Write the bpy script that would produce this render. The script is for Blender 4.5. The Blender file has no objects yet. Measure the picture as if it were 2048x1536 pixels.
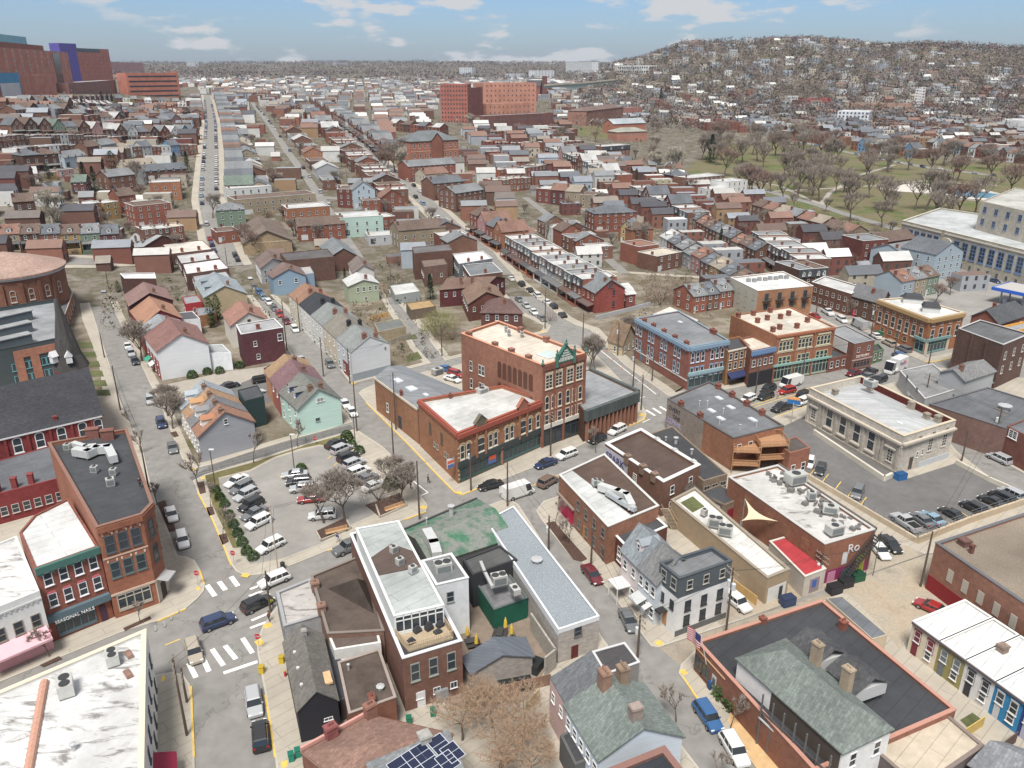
import bpy, math, random
import numpy as np
from mathutils import Vector
R=math.radians; rnd=random.Random(7)
S=bpy.context.scene; COL=S.collection
def DV(n,*a):
 for i in range(0,len(a),2): n.inputs[a[i]].default_value=a[i+1]
# ---------------------------------------------------------------- camera, sky, sun, exposure
F=1600.; PITCH=math.atan(628/1600); H=70.
cp,sp=math.cos(PITCH),math.sin(PITCH)
cam=bpy.data.cameras.new('camera'); cam.sensor_width=36; cam.lens=36*F/2048; cam.clip_start=1; cam.clip_end=20000
co=bpy.data.objects.new('camera',cam); COL.objects.link(co); co.location=(0,0,H); co.rotation_euler=(R(90)-PITCH,0,0); S.camera=co
S.view_settings.view_transform='Standard'; S.view_settings.look='None'; S.view_settings.exposure=.88; S.view_settings.gamma=1
SUN_EL,SUN_AZ=R(60),R(-168)      # azimuth of the sun measured from +Y towards +X
W=bpy.data.worlds.new('World'); S.world=W; W.use_nodes=True
n=W.node_tree.nodes; l=W.node_tree.links; bg=n['Background']; DV(bg,'Strength',.068)
sky=n.new('ShaderNodeTexSky'); sky.sky_type='NISHITA'; sky.sun_disc=False; sky.sun_elevation=SUN_EL; sky.sun_rotation=SUN_AZ; sky.air_density=1.0; sky.dust_density=1.2; sky.ozone_density=1.6
tc=n.new('ShaderNodeTexCoord'); sx=n.new('ShaderNodeSeparateXYZ'); l.new(tc.outputs['Generated'],sx.inputs[0])
def wm(op,a,b=None,c=None):
 m=n.new('ShaderNodeMath'); m.operation=op
 for i,x in enumerate((a,b,c)):
  if x is None: continue
  if isinstance(x,(int,float)): DV(m,i,x)
  else: l.new(x,m.inputs[i])
 return m.outputs[0]
cx_=n.new('ShaderNodeCombineXYZ'); l.new(sx.outputs[0],cx_.inputs[0]); l.new(wm('MULTIPLY',sx.outputs[2],3.2),cx_.inputs[1]); l.new(sx.outputs[1],cx_.inputs[2])
nz=n.new('ShaderNodeTexNoise'); DV(nz,'Scale',11.); DV(nz,'Detail',7); DV(nz,'Roughness',.52); l.new(cx_.outputs[0],nz.inputs['Vector'])
rp=n.new('ShaderNodeMapRange'); l.new(nz.outputs[0],rp.inputs[0]); DV(rp,1,.515,2,.61); rp.interpolation_type='SMOOTHSTEP'
nz2=n.new('ShaderNodeTexNoise'); DV(nz2,'Scale',3.5); DV(nz2,'Detail',3); l.new(cx_.outputs[0],nz2.inputs['Vector'])
rp2=n.new('ShaderNodeMapRange'); l.new(nz2.outputs[0],rp2.inputs[0]); DV(rp2,1,.40,2,.52)
# thin veil near the horizon and overhead, broken cloud between
veil=n.new('ShaderNodeMapRange'); l.new(sx.outputs[2],veil.inputs[0]); DV(veil,1,0); DV(veil,2,.1); DV(veil,3,.3,4,.02)
over=n.new('ShaderNodeMapRange'); l.new(sx.outputs[2],over.inputs[0]); DV(over,1,.15,2,.36); DV(over,3,0,4,.9)
cl=wm('MINIMUM',wm('ADD',wm('ADD',wm('MULTIPLY',wm('MULTIPLY',rp.outputs[0],rp2.outputs[0]),.9),veil.outputs[0]),over.outputs[0]),.96)
mx=n.new('ShaderNodeMix'); mx.data_type='RGBA'; l.new(cl,mx.inputs[0]); tn=n.new('ShaderNodeVectorMath'); tn.operation='MULTIPLY'; l.new(sky.outputs[0],tn.inputs[0]); tn.inputs[1].default_value=(.60,.80,1.12); l.new(tn.outputs[0],mx.inputs[6]); DV(mx,7,(5.2,5.3,5.5,1)); l.new(mx.outputs[2],bg.inputs[0])
sd=bpy.data.lights.new('sun','SUN'); sd.energy=2.9; sd.angle=R(18); sd.color=(1,.96,.9)
so=bpy.data.objects.new('sun',sd); COL.objects.link(so)
sv=Vector((math.sin(SUN_AZ)*math.cos(SUN_EL),math.cos(SUN_AZ)*math.cos(SUN_EL),math.sin(SUN_EL)))
so.rotation_euler=sv.to_track_quat('Z','Y').to_euler(); so.location=sv*300
# ---------------------------------------------------------------- ground height and points on it
BR=np.array([-60,-32.6,-21.3,-8,4.,7.5,12,16.6,25,32.6,60.])   # bearing (deg), right positive
RR=np.array([0,262,310,400,450,550,700,950,1150,1300,1700,2500,3600,5000,7500.])
TT=np.array([
[0,0, 8,22,26,34,40,44,46,48,50,54,70,104,104],
[0,0,10,28,34,44,50,52,54,56,58,60,70,106,106],
[0,0, 3,15,19,26,31,34,35,36,38,45,58,100,100],
[0,0, 1,11,15,21,25,28,29,30,32,40,58,106,106],
[0,0, 0, 5, 8,12,17,20,26,38,40,36,56,102,102],
[0,0, 0, 4, 6, 9,12,15,46,76,80,52,60,100,100],
[0,0, 0, 3, 4, 6,10,22,64,98,102,90,90,100,100],
[0,0, 0, 2, 3, 4, 9,30,72,104,110,110,110,110,110],
[0,0, 0, 2, 3, 4, 8,26,68,100,106,106,106,106,106],
[0,0, 0, 2, 3, 4, 8,24,62,94,98,98,98,98,98],
[0,0, 0, 2, 3, 4, 8,24,60,110,110,110,110,110,110.]])
def hgt(x,y):
 r=math.hypot(x*.6,y)
 if r<263 or y<0: return 0.
 b=max(-59.9,min(59.9,math.degrees(math.atan2(x,y)))); r=min(r,7400)
 i=int(np.searchsorted(BR,b))-1; j=int(np.searchsorted(RR,r))-1
 f=(b-BR[i])/(BR[i+1]-BR[i]); g=(r-RR[j])/(RR[j+1]-RR[j])
 f=f*f*(3-2*f)
 z=(TT[i,j]*(1-g)+TT[i,j+1]*g)*(1-f)+(TT[i+1,j]*(1-g)+TT[i+1,j+1]*g)*f
 if r>800: z+=(math.sin(x*.011+1)*math.sin(y*.009)*4+math.sin(x*.031)*2.)*min(1,(r-800)/400)*(1 if z>20 else .3)
 return z
def at(u,v,z=0.):
 a=(u-1024)/F; b=(768-v)/F; dx,dy,dz=a,cp+b*sp,-sp+b*cp
 t=(z-H)/dz; return Vector((dx*t,dy*t,z))
def G(u,v):
 a=(u-1024)/F; b=(768-v)/F; dx,dy,dz=a,cp+b*sp,-sp+b*cp
 if v>528: return at(u,v)
 t=200.; st=6.
 while t<9000:
  if H+dz*t<hgt(dx*t,dy*t):
   for _ in range(12):
    st*=.5
    t+= -st if H+dz*t<hgt(dx*t,dy*t) else st
   break
  t+=st; st=max(6,t*.012)
 return Vector((dx*t,dy*t,hgt(dx*t,dy*t)))
def pr(p):
 dz=p[2]-H; c=p[1]*cp-dz*sp; up=p[1]*sp+dz*cp
 return 1024+F*p[0]/c,768-F*up/c
def HT(u,v,vt):
 p=at(u,v) if v>528 else G(u,v); lo,hi=0.,90.
 for _ in range(30):
  m=(lo+hi)/2
  if pr((p.x,p.y,p.z+m))[1]>vt: lo=m
  else: hi=m
 return lo
# ---------------------------------------------------------------- materials (all procedural)
MAT={}
def mat(name,col=(.5,.5,.5),rough=.85,metal=0.,ob=False,ns=1.,amt=.25,kind=None,st=(1,1,1),big=0.,spec=.3,attr=None,sat=1.,val=1.):
 if name in MAT: return MAT[name]
 m=bpy.data.materials.new(name); m.use_nodes=True; N=m.node_tree.nodes; L=m.node_tree.links; b=N['Principled BSDF']
 DV(b,'Roughness',rough); DV(b,'Metallic',metal); DV(b,'Specular IOR Level',spec)
 if ob:
  src=N.new('ShaderNodeObjectInfo').outputs['Color']
 elif attr:
  a=N.new('ShaderNodeAttribute'); a.attribute_name=attr; src=a.outputs['Color']
 else:
  r=N.new('ShaderNodeRGB'); r.outputs[0].default_value=(*col,1); src=r.outputs[0]
 t=N.new('ShaderNodeTexCoord'); mp=N.new('ShaderNodeMapping'); DV(mp,'Scale',st); DV(mp,'Rotation',(0,0,R(-42))); L.new(t.outputs['Object'],mp.inputs[0])
 def mul(src,fac,lo,hi):
  mr=N.new('ShaderNodeMapRange'); L.new(fac,mr.inputs[0]); DV(mr,1,.25); DV(mr,2,.75); DV(mr,3,lo); DV(mr,4,hi)
  v=N.new('ShaderNodeVectorMath'); v.operation='SCALE'; L.new(src,v.inputs[0]); L.new(mr.outputs[0],v.inputs['Scale']); return v.outputs[0]
 if amt:
  q=N.new('ShaderNodeTexNoise'); DV(q,'Scale',ns); DV(q,'Detail',6); DV(q,'Roughness',.7); L.new(mp.outputs[0],q.inputs['Vector']); src=mul(src,q.outputs[0],1-amt,1+amt)
  bp=N.new('ShaderNodeBump'); DV(bp,'Strength',.15); DV(bp,'Distance',.05); L.new(q.outputs[0],bp.inputs['Height']); L.new(bp.outputs[0],b.inputs['Normal'])
 if big:
  q=N.new('ShaderNodeTexNoise'); DV(q,'Scale',.12); DV(q,'Detail',4); L.new(t.outputs['Object'],q.inputs['Vector']); src=mul(src,q.outputs[0],1-big,1+big)
 if kind in('brick','seam','shingle','block','rib'):
  k=N.new('ShaderNodeTexBrick');
  P={'brick':(.44,.14,.012,.30),'seam':(9.,1.6,.05,.5),'shingle':(.6,.32,.03,.55),'block':(.5,.25,.02,.5),'rib':(40.,.45,.05,.5)}[kind]
  DV(k,'Brick Width',P[0]); DV(k,'Row Height',P[1]); DV(k,'Mortar Size',P[2]); DV(k,'Scale',1)
  if kind in('brick','block'):
   sp_=N.new('ShaderNodeSeparateXYZ'); L.new(t.outputs['Object'],sp_.inputs[0]); ad=N.new('ShaderNodeVectorMath'); ad.operation='DOT_PRODUCT'; L.new(t.outputs['Object'],ad.inputs[0]); DV(ad,1,(1.2,-.6,0))
   cb=N.new('ShaderNodeCombineXYZ'); L.new(ad.outputs['Value'],cb.inputs[0]); L.new(sp_.outputs[2],cb.inputs[1]); L.new(cb.outputs[0],k.inputs['Vector'])
  else:
   m2=N.new('ShaderNodeMapping'); DV(m2,'Rotation',(0,0,R(-42 if kind!='rib' else 25))); L.new(t.outputs['Object'],m2.inputs[0]); L.new(m2.outputs[0],k.inputs['Vector'])
  DV(k,'Color1',(1,1,1,1)); c2=1-P[3]*.5; DV(k,'Color2',(c2,c2,c2,1) if kind!='seam' else (1,1,1,1))
  mo=1.12 if kind=='brick' else .72; DV(k,'Mortar',(mo,mo,mo,1))
  v=N.new('ShaderNodeVectorMath'); v.operation='MULTIPLY'; L.new(src,v.inputs[0]); L.new(k.outputs['Color'],v.inputs[1]); src=v.outputs[0]
 if kind in('dirty','patchy'):      # worn roof coating: dark tears and dirt over the coat
  q=N.new('ShaderNodeTexNoise'); DV(q,'Scale',.55 if kind=='dirty' else .3); DV(q,'Detail',9); DV(q,'Roughness',.68); DV(q,'Distortion',.6)
  m3=N.new('ShaderNodeMapping'); DV(m3,'Scale',(.5,1.7,1) if kind=='dirty' else (1,1,1)); DV(m3,'Rotation',(0,0,R(-42))); L.new(t.outputs['Object'],m3.inputs[0]); L.new(m3.outputs[0],q.inputs['Vector'])
  mr=N.new('ShaderNodeMapRange'); L.new(q.outputs[0],mr.inputs[0]); DV(mr,1,.53); DV(mr,2,.64); DV(mr,3,0); DV(mr,4,.75)
  x=N.new('ShaderNodeMix'); x.data_type='RGBA'; L.new(mr.outputs[0],x.inputs[0]); L.new(src,x.inputs[6]); DV(x,7,(.10,.085,.075,1)); src=x.outputs[2]
 if sat!=1 or val!=1:
  hs=N.new('ShaderNodeHueSaturation'); DV(hs,'Saturation',sat,'Value',val); L.new(src,hs.inputs['Color']); src=hs.outputs[0]
 L.new(src,b.inputs['Base Color'])
 MAT[name]=m; return m
BRICK=mat('brick_wall_mat',ob=True,ns=1.2,amt=.26,kind='brick',big=.2,sat=.9,val=.69)
SIDE=mat('siding_mat',ob=True,ns=.5,amt=.10,st=(.3,.3,6),big=.08,rough=.7)
STUC=mat('stucco_mat',ob=True,ns=1.1,amt=.13,big=.12)
STONE=mat('stone_mat',ob=True,ns=.8,amt=.2,big=.2,kind='block')
BLOCK=mat('concrete_block_mat',ob=True,ns=.8,amt=.12,big=.12,kind='block')
MEMB=mat('roof_membrane_mat',ob=True,ns=.5,amt=.2,big=.28,kind='seam',rough=.8,sat=.95,val=.84)
DIRT=mat('worn_coating_mat',ob=True,ns=.6,amt=.15,big=.25,kind='dirty',rough=.8,val=.88)
SHIN=mat('shingle_mat',ob=True,ns=2.2,amt=.3,big=.22,kind='shingle',rough=.95,sat=.85,val=.9)
RIB=mat('ribbed_metal_mat',ob=True,ns=.5,amt=.12,kind='rib',rough=.5)
PNT=mat('paint_mat',ob=True,ns=1.5,amt=.10,rough=.6)
MET=mat('galvanised_mat',ob=True,ns=2,amt=.12,rough=.45,metal=.35)
WOOD=mat('weathered_wood_mat',ob=True,ns=1.2,amt=.3,st=(3,3,.4))
GLS=mat('window_glass_mat',(.035,.045,.055),rough=.12,amt=.3,ns=.7,spec=.6)
CARP=mat('car_paint_mat',ob=True,amt=0,rough=.25,spec=.6); CARP.node_tree.nodes['Principled BSDF'].inputs['Coat Weight'].default_value=.5
CGL=mat('car_glass_mat',(.02,.025,.03),rough=.08,amt=0,spec=.7)
TYRE=mat('tyre_mat',(.02,.02,.02),amt=.1); RIM=mat('wheel_rim_mat',(.35,.35,.36),rough=.35,metal=.7,amt=0)
LH=mat('headlight_mat',(.75,.78,.8),rough=.15,amt=0); LT=mat('tail_light_mat',(.35,.015,.015),rough=.2,amt=0)
ASPH=mat('asphalt_mat',(.205,.19,.172),ns=.45,amt=.10,big=.12,rough=.95)
LOTA=mat('lot_asphalt_mat',(.255,.243,.225),ns=.5,amt=.12,big=.15,rough=.95)
DARKA=mat('dark_asphalt_mat',(.135,.13,.128),ns=.6,amt=.15,big=.2,rough=.95)
CONC=mat('concrete_mat',(.37,.335,.28),ns=.6,amt=.10,big=.12,kind='seam')
KERB=mat('kerb_mat',(.42,.39,.34),amt=.1); YEL=mat('yellow_paint_mat',(.62,.42,.10),amt=.3,ns=3); WHT=mat('white_marking_mat',(.72,.70,.66),amt=.25,ns=2)
GRS=mat('grass_mat',(.09,.10,.04),ns=1.5,amt=.35,big=.35); DIRTG=mat('bare_ground_mat',(.17,.13,.09),ns=.8,amt=.35,big=.25)
BARK=mat('bark_mat',(.12,.095,.075),amt=.3,ns=2);
# ---------------------------------------------------------------- mesh builder
class MB:
 def __init__(s): s.v=[]; s.f=[]; s.m=[]
 def add(s,vs,fs,m=0):
  o=len(s.v); s.v+=[tuple(p) for p in vs]; s.f+=[tuple(i+o for i in f) for f in fs]; s.m+=[m]*len(fs); return s
 def prism(s,poly,z0,z1,m=0,top=True,bot=False):   # poly: list of (x,y), CCW
  k=len(poly); vs=[(p[0],p[1],z0) for p in poly]+[(p[0],p[1],z1) for p in poly]
  fs=[(i,(i+1)%k,(i+1)%k+k,i+k) for i in range(k)]
  if top: fs.append(tuple(range(k,2*k)))
  if bot: fs.append(tuple(reversed(range(k))))
  return s.add(vs,fs,m)
 def box(s,c,d,rz=0.,m=0,taper=1.):   # c: centre of the base
  ca,sa=math.cos(rz),math.sin(rz); vs=[]
  for z,k in ((0,1),(d[2],taper)):
   for x,y in((-1,-1),(1,-1),(1,1),(-1,1)):
    X,Y=x*d[0]/2*k,y*d[1]/2*k; vs.append((c[0]+X*ca-Y*sa,c[1]+X*sa+Y*ca,c[2]+z))
  return s.add(vs,[(0,3,2,1),(4,5,6,7),(0,1,5,4),(1,2,6,5),(2,3,7,6),(3,0,4,7)],m)
 def tube(s,a,b,r0,r1=None,k=6,m=0,cap=True):
  a=Vector(a);b=Vector(b); r1=r0 if r1 is None else r1; d=(b-a)
  if d.length<1e-6: return s
  d.normalize(); u=d.cross(Vector((0,0,1)) if abs(d.z)<.95 else Vector((1,0,0))).normalized(); w=d.cross(u)
  vs=[a+(u*math.cos(t)+w*math.sin(t))*r0 for t in [2*math.pi*i/k for i in range(k)]]+[b+(u*math.cos(t)+w*math.sin(t))*r1 for t in [2*math.pi*i/k for i in range(k)]]
  fs=[(i,i+k,(i+1)%k+k,(i+1)%k) for i in range(k)]
  if cap: fs+=[tuple(range(k)),tuple(reversed(range(k,2*k)))]
  return s.add(vs,fs,m)
 def lathe(s,c,prof,k=12,m=0):
  vs=[];fs=[]
  for r,z in prof: vs+=[(c[0]+r*math.cos(2*math.pi*i/k),c[1]+r*math.sin(2*math.pi*i/k),c[2]+z) for i in range(k)]
  for j in range(len(prof)-1): fs+=[(j*k+i,j*k+(i+1)%k,(j+1)*k+(i+1)%k,(j+1)*k+i) for i in range(k)]
  fs.append(tuple(range((len(prof)-1)*k,len(prof)*k))); return s.add(vs,fs,m)
 def build(s,name,mats,parent=None,col=None,smooth=False):
  if not isinstance(mats,(list,tuple)): mats=[mats]
  off=wloc(parent) if parent else (0,0,0)
  me=bpy.data.meshes.new(name); me.from_pydata([(v[0]-off[0],v[1]-off[1],v[2]-off[2]) for v in s.v],[],s.f)
  for x in mats: me.materials.append(x)
  if len(mats)>1: me.polygons.foreach_set('material_index',s.m)
  if smooth: me.polygons.foreach_set('use_smooth',[True]*len(s.f))
  o=bpy.data.objects.new(name,me); COL.objects.link(o)
  if parent: o.parent=parent
  if col: o.color=(*col,1)
  return o
def wloc(o):
 p=Vector((0,0,0))
 while o: p+=Vector(o.location); o=o.parent
 return p
def tag(o,label=None,cat=None,group=None,kind=None):
 if label: o['label']=label
 if cat: o['category']=cat
 if group: o['group']=group
 if kind: o['kind']=kind
 return o
def thing(name,label,cat,loc,group=None,rz=0):
 o=bpy.data.objects.new(name,None); o.empty_display_size=.5; COL.objects.link(o); o.location=loc; o.rotation_euler=(0,0,rz); return tag(o,label,cat,group)
KIDS={}
def ccw(poly):
 a=sum(poly[i][0]*poly[(i+1)%len(poly)][1]-poly[(i+1)%len(poly)][0]*poly[i][1] for i in range(len(poly)))
 return a>0
ORD=['first','second','third','fourth','fifth','sixth','seventh','eighth','ninth','tenth','eleventh','twelfth','thirteenth','fourteenth','fifteenth','sixteenth','seventeenth','eighteenth','nineteenth','twentieth']
def ordn(i):
 if i<20: return ORD[i]
 t={2:'twenty',3:'thirty',4:'forty',5:'fifty',6:'sixty',7:'seventy',8:'eighty',9:'ninety'}[(i+1)//10]; r_=(i+1)%10
 return {2:'twentieth',3:'thirtieth',4:'fortieth',5:'fiftieth',6:'sixtieth',7:'seventieth',8:'eightieth',9:'ninetieth'}[(i+1)//10] if r_==0 else t+'-'+ORD[r_-1]
# ---------------------------------------------------------------- windows: unit meshes, x -0.5..0.5, z 0..1, front towards -y
def unit_win(style):
 f=MB(); p=MB(); t=.09
 def bar(x0,x1,z0,z1,y=-.06,m=0): f.add([(x0,.05,z0),(x1,.05,z0),(x1,.05,z1),(x0,.05,z1),(x0,y,z0),(x1,y,z0),(x1,y,z1),(x0,y,z1)],[(4,5,6,7),(0,4,7,3),(1,2,6,5),(3,7,6,2),(0,1,5,4)],m)
 if style in('dh','arch','big','grid'):
  top=.82 if style=='arch' else 1
  bar(-.5,-.5+t,0,top); bar(.5-t,.5,0,top); bar(-.5+t,.5-t,0,.05); bar(-.56,.56,-.06,0,-.14)
  if style!='big': bar(-.5+t,.5-t,.46,.51)
  if style in('big','grid'): bar(-.03,.03,.05,.95)
  if style=='grid': bar(-.5+t,-.03,.68,.71); bar(.03,.5-t,.68,.71); bar(-.5+t,-.03,.25,.28); bar(.03,.5-t,.25,.28)
  if style=='arch':
   A=[(.5*math.cos(a),.82+.18*math.sin(a)) for a in [math.pi*i/8 for i in range(9)]]; B=[(.41*math.cos(a),.82+.12*math.sin(a)) for a in [math.pi*i/8 for i in range(9)]]
   for i in range(8):
    q=[A[i],A[i+1],B[i+1],B[i]]; f.add([(x,-.06,z) for x,z in q]+[(x,.05,z) for x,z in q],[(0,1,2,3),(0,4,5,1),(3,2,6,7)])
   p.add([(-.42,-.02,.04),(.42,-.02,.04)]+[(x,-.02,z) for x,z in B],[tuple(range(11))])
  else:
   bar(-.5+t,.5-t,.94,1); p.add([(-.42,-.02,.04),(.42,-.02,.04),(.42,-.02,.95),(-.42,-.02,.95)],[(0,1,2,3)])
 return f,p
WIN={}
for s_ in('dh','arch','big','grid'):
 f,p=unit_win(s_); a=f.build('window',PNT); b=p.build('pane',GLS); WIN[s_]=(a.data,b.data)
 j=MB(); j.add(f.v,f.f,0); j.add(p.v,p.f,1); c=j.build('window',[PNT,GLS]); WIN[s_+'1']=(c.data,None)
 for o in(a,b,c): bpy.data.objects.remove(o)
def inst(name,me,parent,loc,rz=0,sc=(1,1,1),col=None):
 o=bpy.data.objects.new(name,me); COL.objects.link(o); o.parent=parent; o.location=loc; o.rotation_euler=(0,0,rz); o.scale=sc
 if col: o.color=(*col,1)
 return o
# palette
RED=(.30,.095,.06); BRN=(.17,.085,.062); ORG=(.40,.155,.07); DRED=(.23,.05,.045); TAN=(.42,.32,.21); WHI=(.66,.66,.64); CRM=(.60,.53,.42); GRY=(.33,.34,.35); DGR=(.085,.09,.095); BLK=(.035,.035,.038)
BLU=(.18,.27,.38); PNK=(.66,.40,.44);
RWHT=(.66,.66,.65); RGRY=(.30,.31,.32); RDRK=(.075,.078,.085); RBRN=(.13,.095,.08); RRED=(.27,.12,.08); RORG=(.38,.20,.12); RSLT=(.17,.19,.21); RGRN=(.17,.22,.19); RCRM=(.62,.56,.46)
def mixmat(name,cols,ns=.25,rough=.95,fine=3.,crack=0):
 m=bpy.data.materials.new(name); m.use_nodes=True; N=m.node_tree.nodes; L=m.node_tree.links; b=N['Principled BSDF']; b.inputs['Roughness'].default_value=rough; b.inputs['Specular IOR Level'].default_value=.15
 t=N.new('ShaderNodeTexCoord'); q=N.new('ShaderNodeTexNoise'); q.inputs['Scale'].default_value=ns; q.inputs['Detail'].default_value=8; q.inputs['Roughness'].default_value=.65; L.new(t.outputs['Object'],q.inputs['Vector'])
 r=N.new('ShaderNodeValToRGB'); L.new(q.outputs[0],r.inputs[0]); e=r.color_ramp.elements; k=len(cols)
 for i,c in enumerate(cols):
  x=.3+.4*i/(k-1)
  el=e[i] if i<2 else e.new(x)
  el.position=x; el.color=(*c,1)
 p=N.new('ShaderNodeTexNoise'); p.inputs['Scale'].default_value=fine; p.inputs['Detail'].default_value=4; L.new(t.outputs['Object'],p.inputs['Vector']); mr=N.new('ShaderNodeMapRange'); L.new(p.outputs[0],mr.inputs[0]); mr.inputs[1].default_value=.25; mr.inputs[2].default_value=.75; mr.inputs[3].default_value=.86; mr.inputs[4].default_value=1.14
 v=N.new('ShaderNodeVectorMath'); v.operation='SCALE'; L.new(r.outputs[0],v.inputs[0]); L.new(mr.outputs[0],v.inputs['Scale']); L.new(v.outputs[0],b.inputs['Base Color'])
 if crack:
  vo=N.new('ShaderNodeTexVoronoi'); vo.feature='DISTANCE_TO_EDGE'; DV(vo,'Scale',crack); sc=N.new('ShaderNodeVectorMath'); sc.operation='MULTIPLY_ADD'; sc.inputs[1].default_value=(5,5,0); L.new(p.outputs['Color'],sc.inputs[0]); L.new(t.outputs['Object'],sc.inputs[2]); L.new(sc.outputs[0],vo.inputs['Vector']); r3=N.new('ShaderNodeMapRange'); L.new(vo.outputs['Distance'],r3.inputs[0]); DV(r3,1,0,2,.009,3,.7,4,1); v2=N.new('ShaderNodeVectorMath'); v2.operation='SCALE'; L.new(v.outputs[0],v2.inputs[0]); L.new(r3.outputs[0],v2.inputs['Scale']); L.new(v2.outputs[0],b.inputs['Base Color'])
 MAT[name]=m; return m
# ---------------------------------------------------------------- buildings
def xy(p): return Vector((p[0],p[1]))
OCC=set()
class B:
 """root Empty + wall, roof and trim parts. pts: roof corners as photo positions at height h (or world points)."""
 def __init__(s,name,label,pts,h,wall=BRICK,wc=RED,roof='flat',rm=MEMB,rc=RGRY,cope=None,par=.5,rise=2.5,axis=0,over=.35,z=0.,cat='building',group=None,world=False,base=None,parent=None,thick=.3,z0=None):
  if isinstance(h,tuple): h=HT(*h)
  P=[xy(p) for p in pts] if world else [xy(at(u,v,h+z)) for u,v in pts]
  if len(P)==3: P.append(P[0]+P[2]-P[1])
  s.P=P; s.h=h; s.z=z; s.sg=1 if ccw(P) else -1; s.wc=wc
  c=sum(P,Vector((0,0)))/len(P); s.c=c
  zb=z if z0 is None else z0
  s.root=parent or thing(name,label,cat,(c.x,c.y,zb),group)
  s.n=len(P)
  Q=P if s.sg>0 else P[::-1]
  s.Q=Q
  for i in range(9):
   for j in range(9):
    p=P[0].lerp(P[1],i/8).lerp(P[-1].lerp(P[2],i/8),j/8); OCC.add((int(p.x//4),int(p.y//4)))
  m=MB(); k=len(Q)
  T=z+h
  if roof=='flat':
   top=T; I=inset(Q,thick)
   vs=[(p.x,p.y,zb-.3) for p in Q]+[(p.x,p.y,top) for p in Q]+[(p.x,p.y,top) for p in I]+[(p.x,p.y,top-par) for p in I]
   fs=[]
   for i in range(k):
    j=(i+1)%k; fs+=[(i,j,j+k,i+k),(i+k,j+k,j+2*k,i+2*k),(i+2*k,j+2*k,j+3*k,i+3*k)]
   m.add(vs,fs); s.wall=m.build('wall',wall,s.root,wc)
   r=MB(); r.prism([(p.x,p.y) for p in I],top-par-.25,top-par-.0,0); s.roof=r.build('roof',rm,s.root,rc)
   if cope:
    r=MB(); O=inset(Q,-.07); I2=inset(Q,thick+.05)
    for i in range(k):
     j=(i+1)%k; r.add([(O[i].x,O[i].y,top+.004),(O[j].x,O[j].y,top+.004),(I2[j].x,I2[j].y,top+.004),(I2[i].x,I2[i].y,top+.004),(O[i].x,O[i].y,top+.12),(O[j].x,O[j].y,top+.12),(I2[j].x,I2[j].y,top+.12),(I2[i].x,I2[i].y,top+.12)],[(4,5,6,7),(0,1,5,4),(2,3,7,6)])
    r.build('coping',PNT,s.root,cope)
   s.rz=top-par
  else:
   # 4 corners, eaves at h; ridge parallel to edge 0-1 (axis 0) or 1-2 (axis 1)
   a,b,c_,d=P if axis==0 else P[1:]+P[:1]
   e0=(b+c_)/2; e1=(d+a)/2     # ridge runs e1 -> e0
   if roof=='hip':
    L=(e0-e1).length; w=(b-c_).length; t=min(.48,w*.5/L); q0=e0+(e1-e0)*t; q1=e1+(e0-e1)*t
   elif roof=='shed': q0,q1=c_,d
   else: q0,q1=e0,e1
   vs=[(p.x,p.y,zb-.3) for p in(a,b,c_,d)]+[(p.x,p.y,T) for p in(a,b,c_,d)]+[(q0.x,q0.y,T+rise),(q1.x,q1.y,T+rise)]
   fs=[(0,1,5,4),(1,2,6,5),(2,3,7,6),(3,0,4,7)]
   if roof=='gable': fs+=[(5,6,8),(7,4,9)]
   if roof=='shed': fs+=[(5,6,8),(7,4,9),(6,7,9,8)]
   if s.sg<0: fs=[tuple(reversed(f)) for f in fs]
   s.wall=m.add(vs,fs).build('wall',wall,s.root,wc)
   r=MB(); th=.18
   un=(e0-e1).normalized(); ov=un*over; hw=(b-c_).length/2
   if roof=='gable':
    for (p,q) in((a,b),(d,c_)):
     n_=((p+q)/2-(e0+e1)/2); k_=1+over/n_.length; dz=rise*over/n_.length
     pe=(e1+(p-e1)*k_)-ov; qe=(e0+(q-e0)*k_)+ov; A=[(e1-ov,T+rise),(pe,T-dz),(qe,T-dz),(e0+ov,T+rise)]
     vv=[(w_.x,w_.y,z_+.02) for w_,z_ in A]+[(w_.x,w_.y,z_+th) for w_,z_ in A]
     ff=[(0,3,2,1),(4,5,6,7),(1,2,6,5),(0,1,5,4),(2,3,7,6)]
     r.add(vv,ff)
   elif roof=='hip':
    E=inset(Q,-over); Eo=E if s.sg>0 else E[::-1]
    if axis: Eo=Eo[1:]+Eo[:1]
    vv=[(p.x,p.y,T-.1) for p in Eo]+[(q0.x,q0.y,T+rise),(q1.x,q1.y,T+rise)]+[(p.x,p.y,T-.28) for p in Eo]
    r.add(vv,[(0,1,4,5),(1,2,4),(2,3,5,4),(3,0,5),(0,1,7,6),(1,2,8,7),(2,3,9,8),(3,0,6,9)])
   elif roof=='shed':
    A=[(a-ov,T-.05),(b+ov,T-.05),(c_+ov,T+rise),(d-ov,T+rise)]
    r.add([(w_.x,w_.y,z_+.02) for w_,z_ in A]+[(w_.x,w_.y,z_+th) for w_,z_ in A],[(0,3,2,1),(4,5,6,7),(0,1,5,4),(1,2,6,5),(2,3,7,6),(3,0,4,7)])
   s.roof=r.build('roof',rm,s.root,rc); s.rz=T
   s.e=(e1,e0); s.rise=rise
 def edge(s,i):
  a,b=s.P[i],s.P[(i+1)%s.n]; d=(b-a); L=d.length; d=d/L; n_=Vector((d.y,-d.x))*s.sg; return a,b,d,L,n_
 def pos(s,i,t,off=.0):
  a,b,d,L,n_=s.edge(i); return a+d*L*t+n_*off
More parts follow.
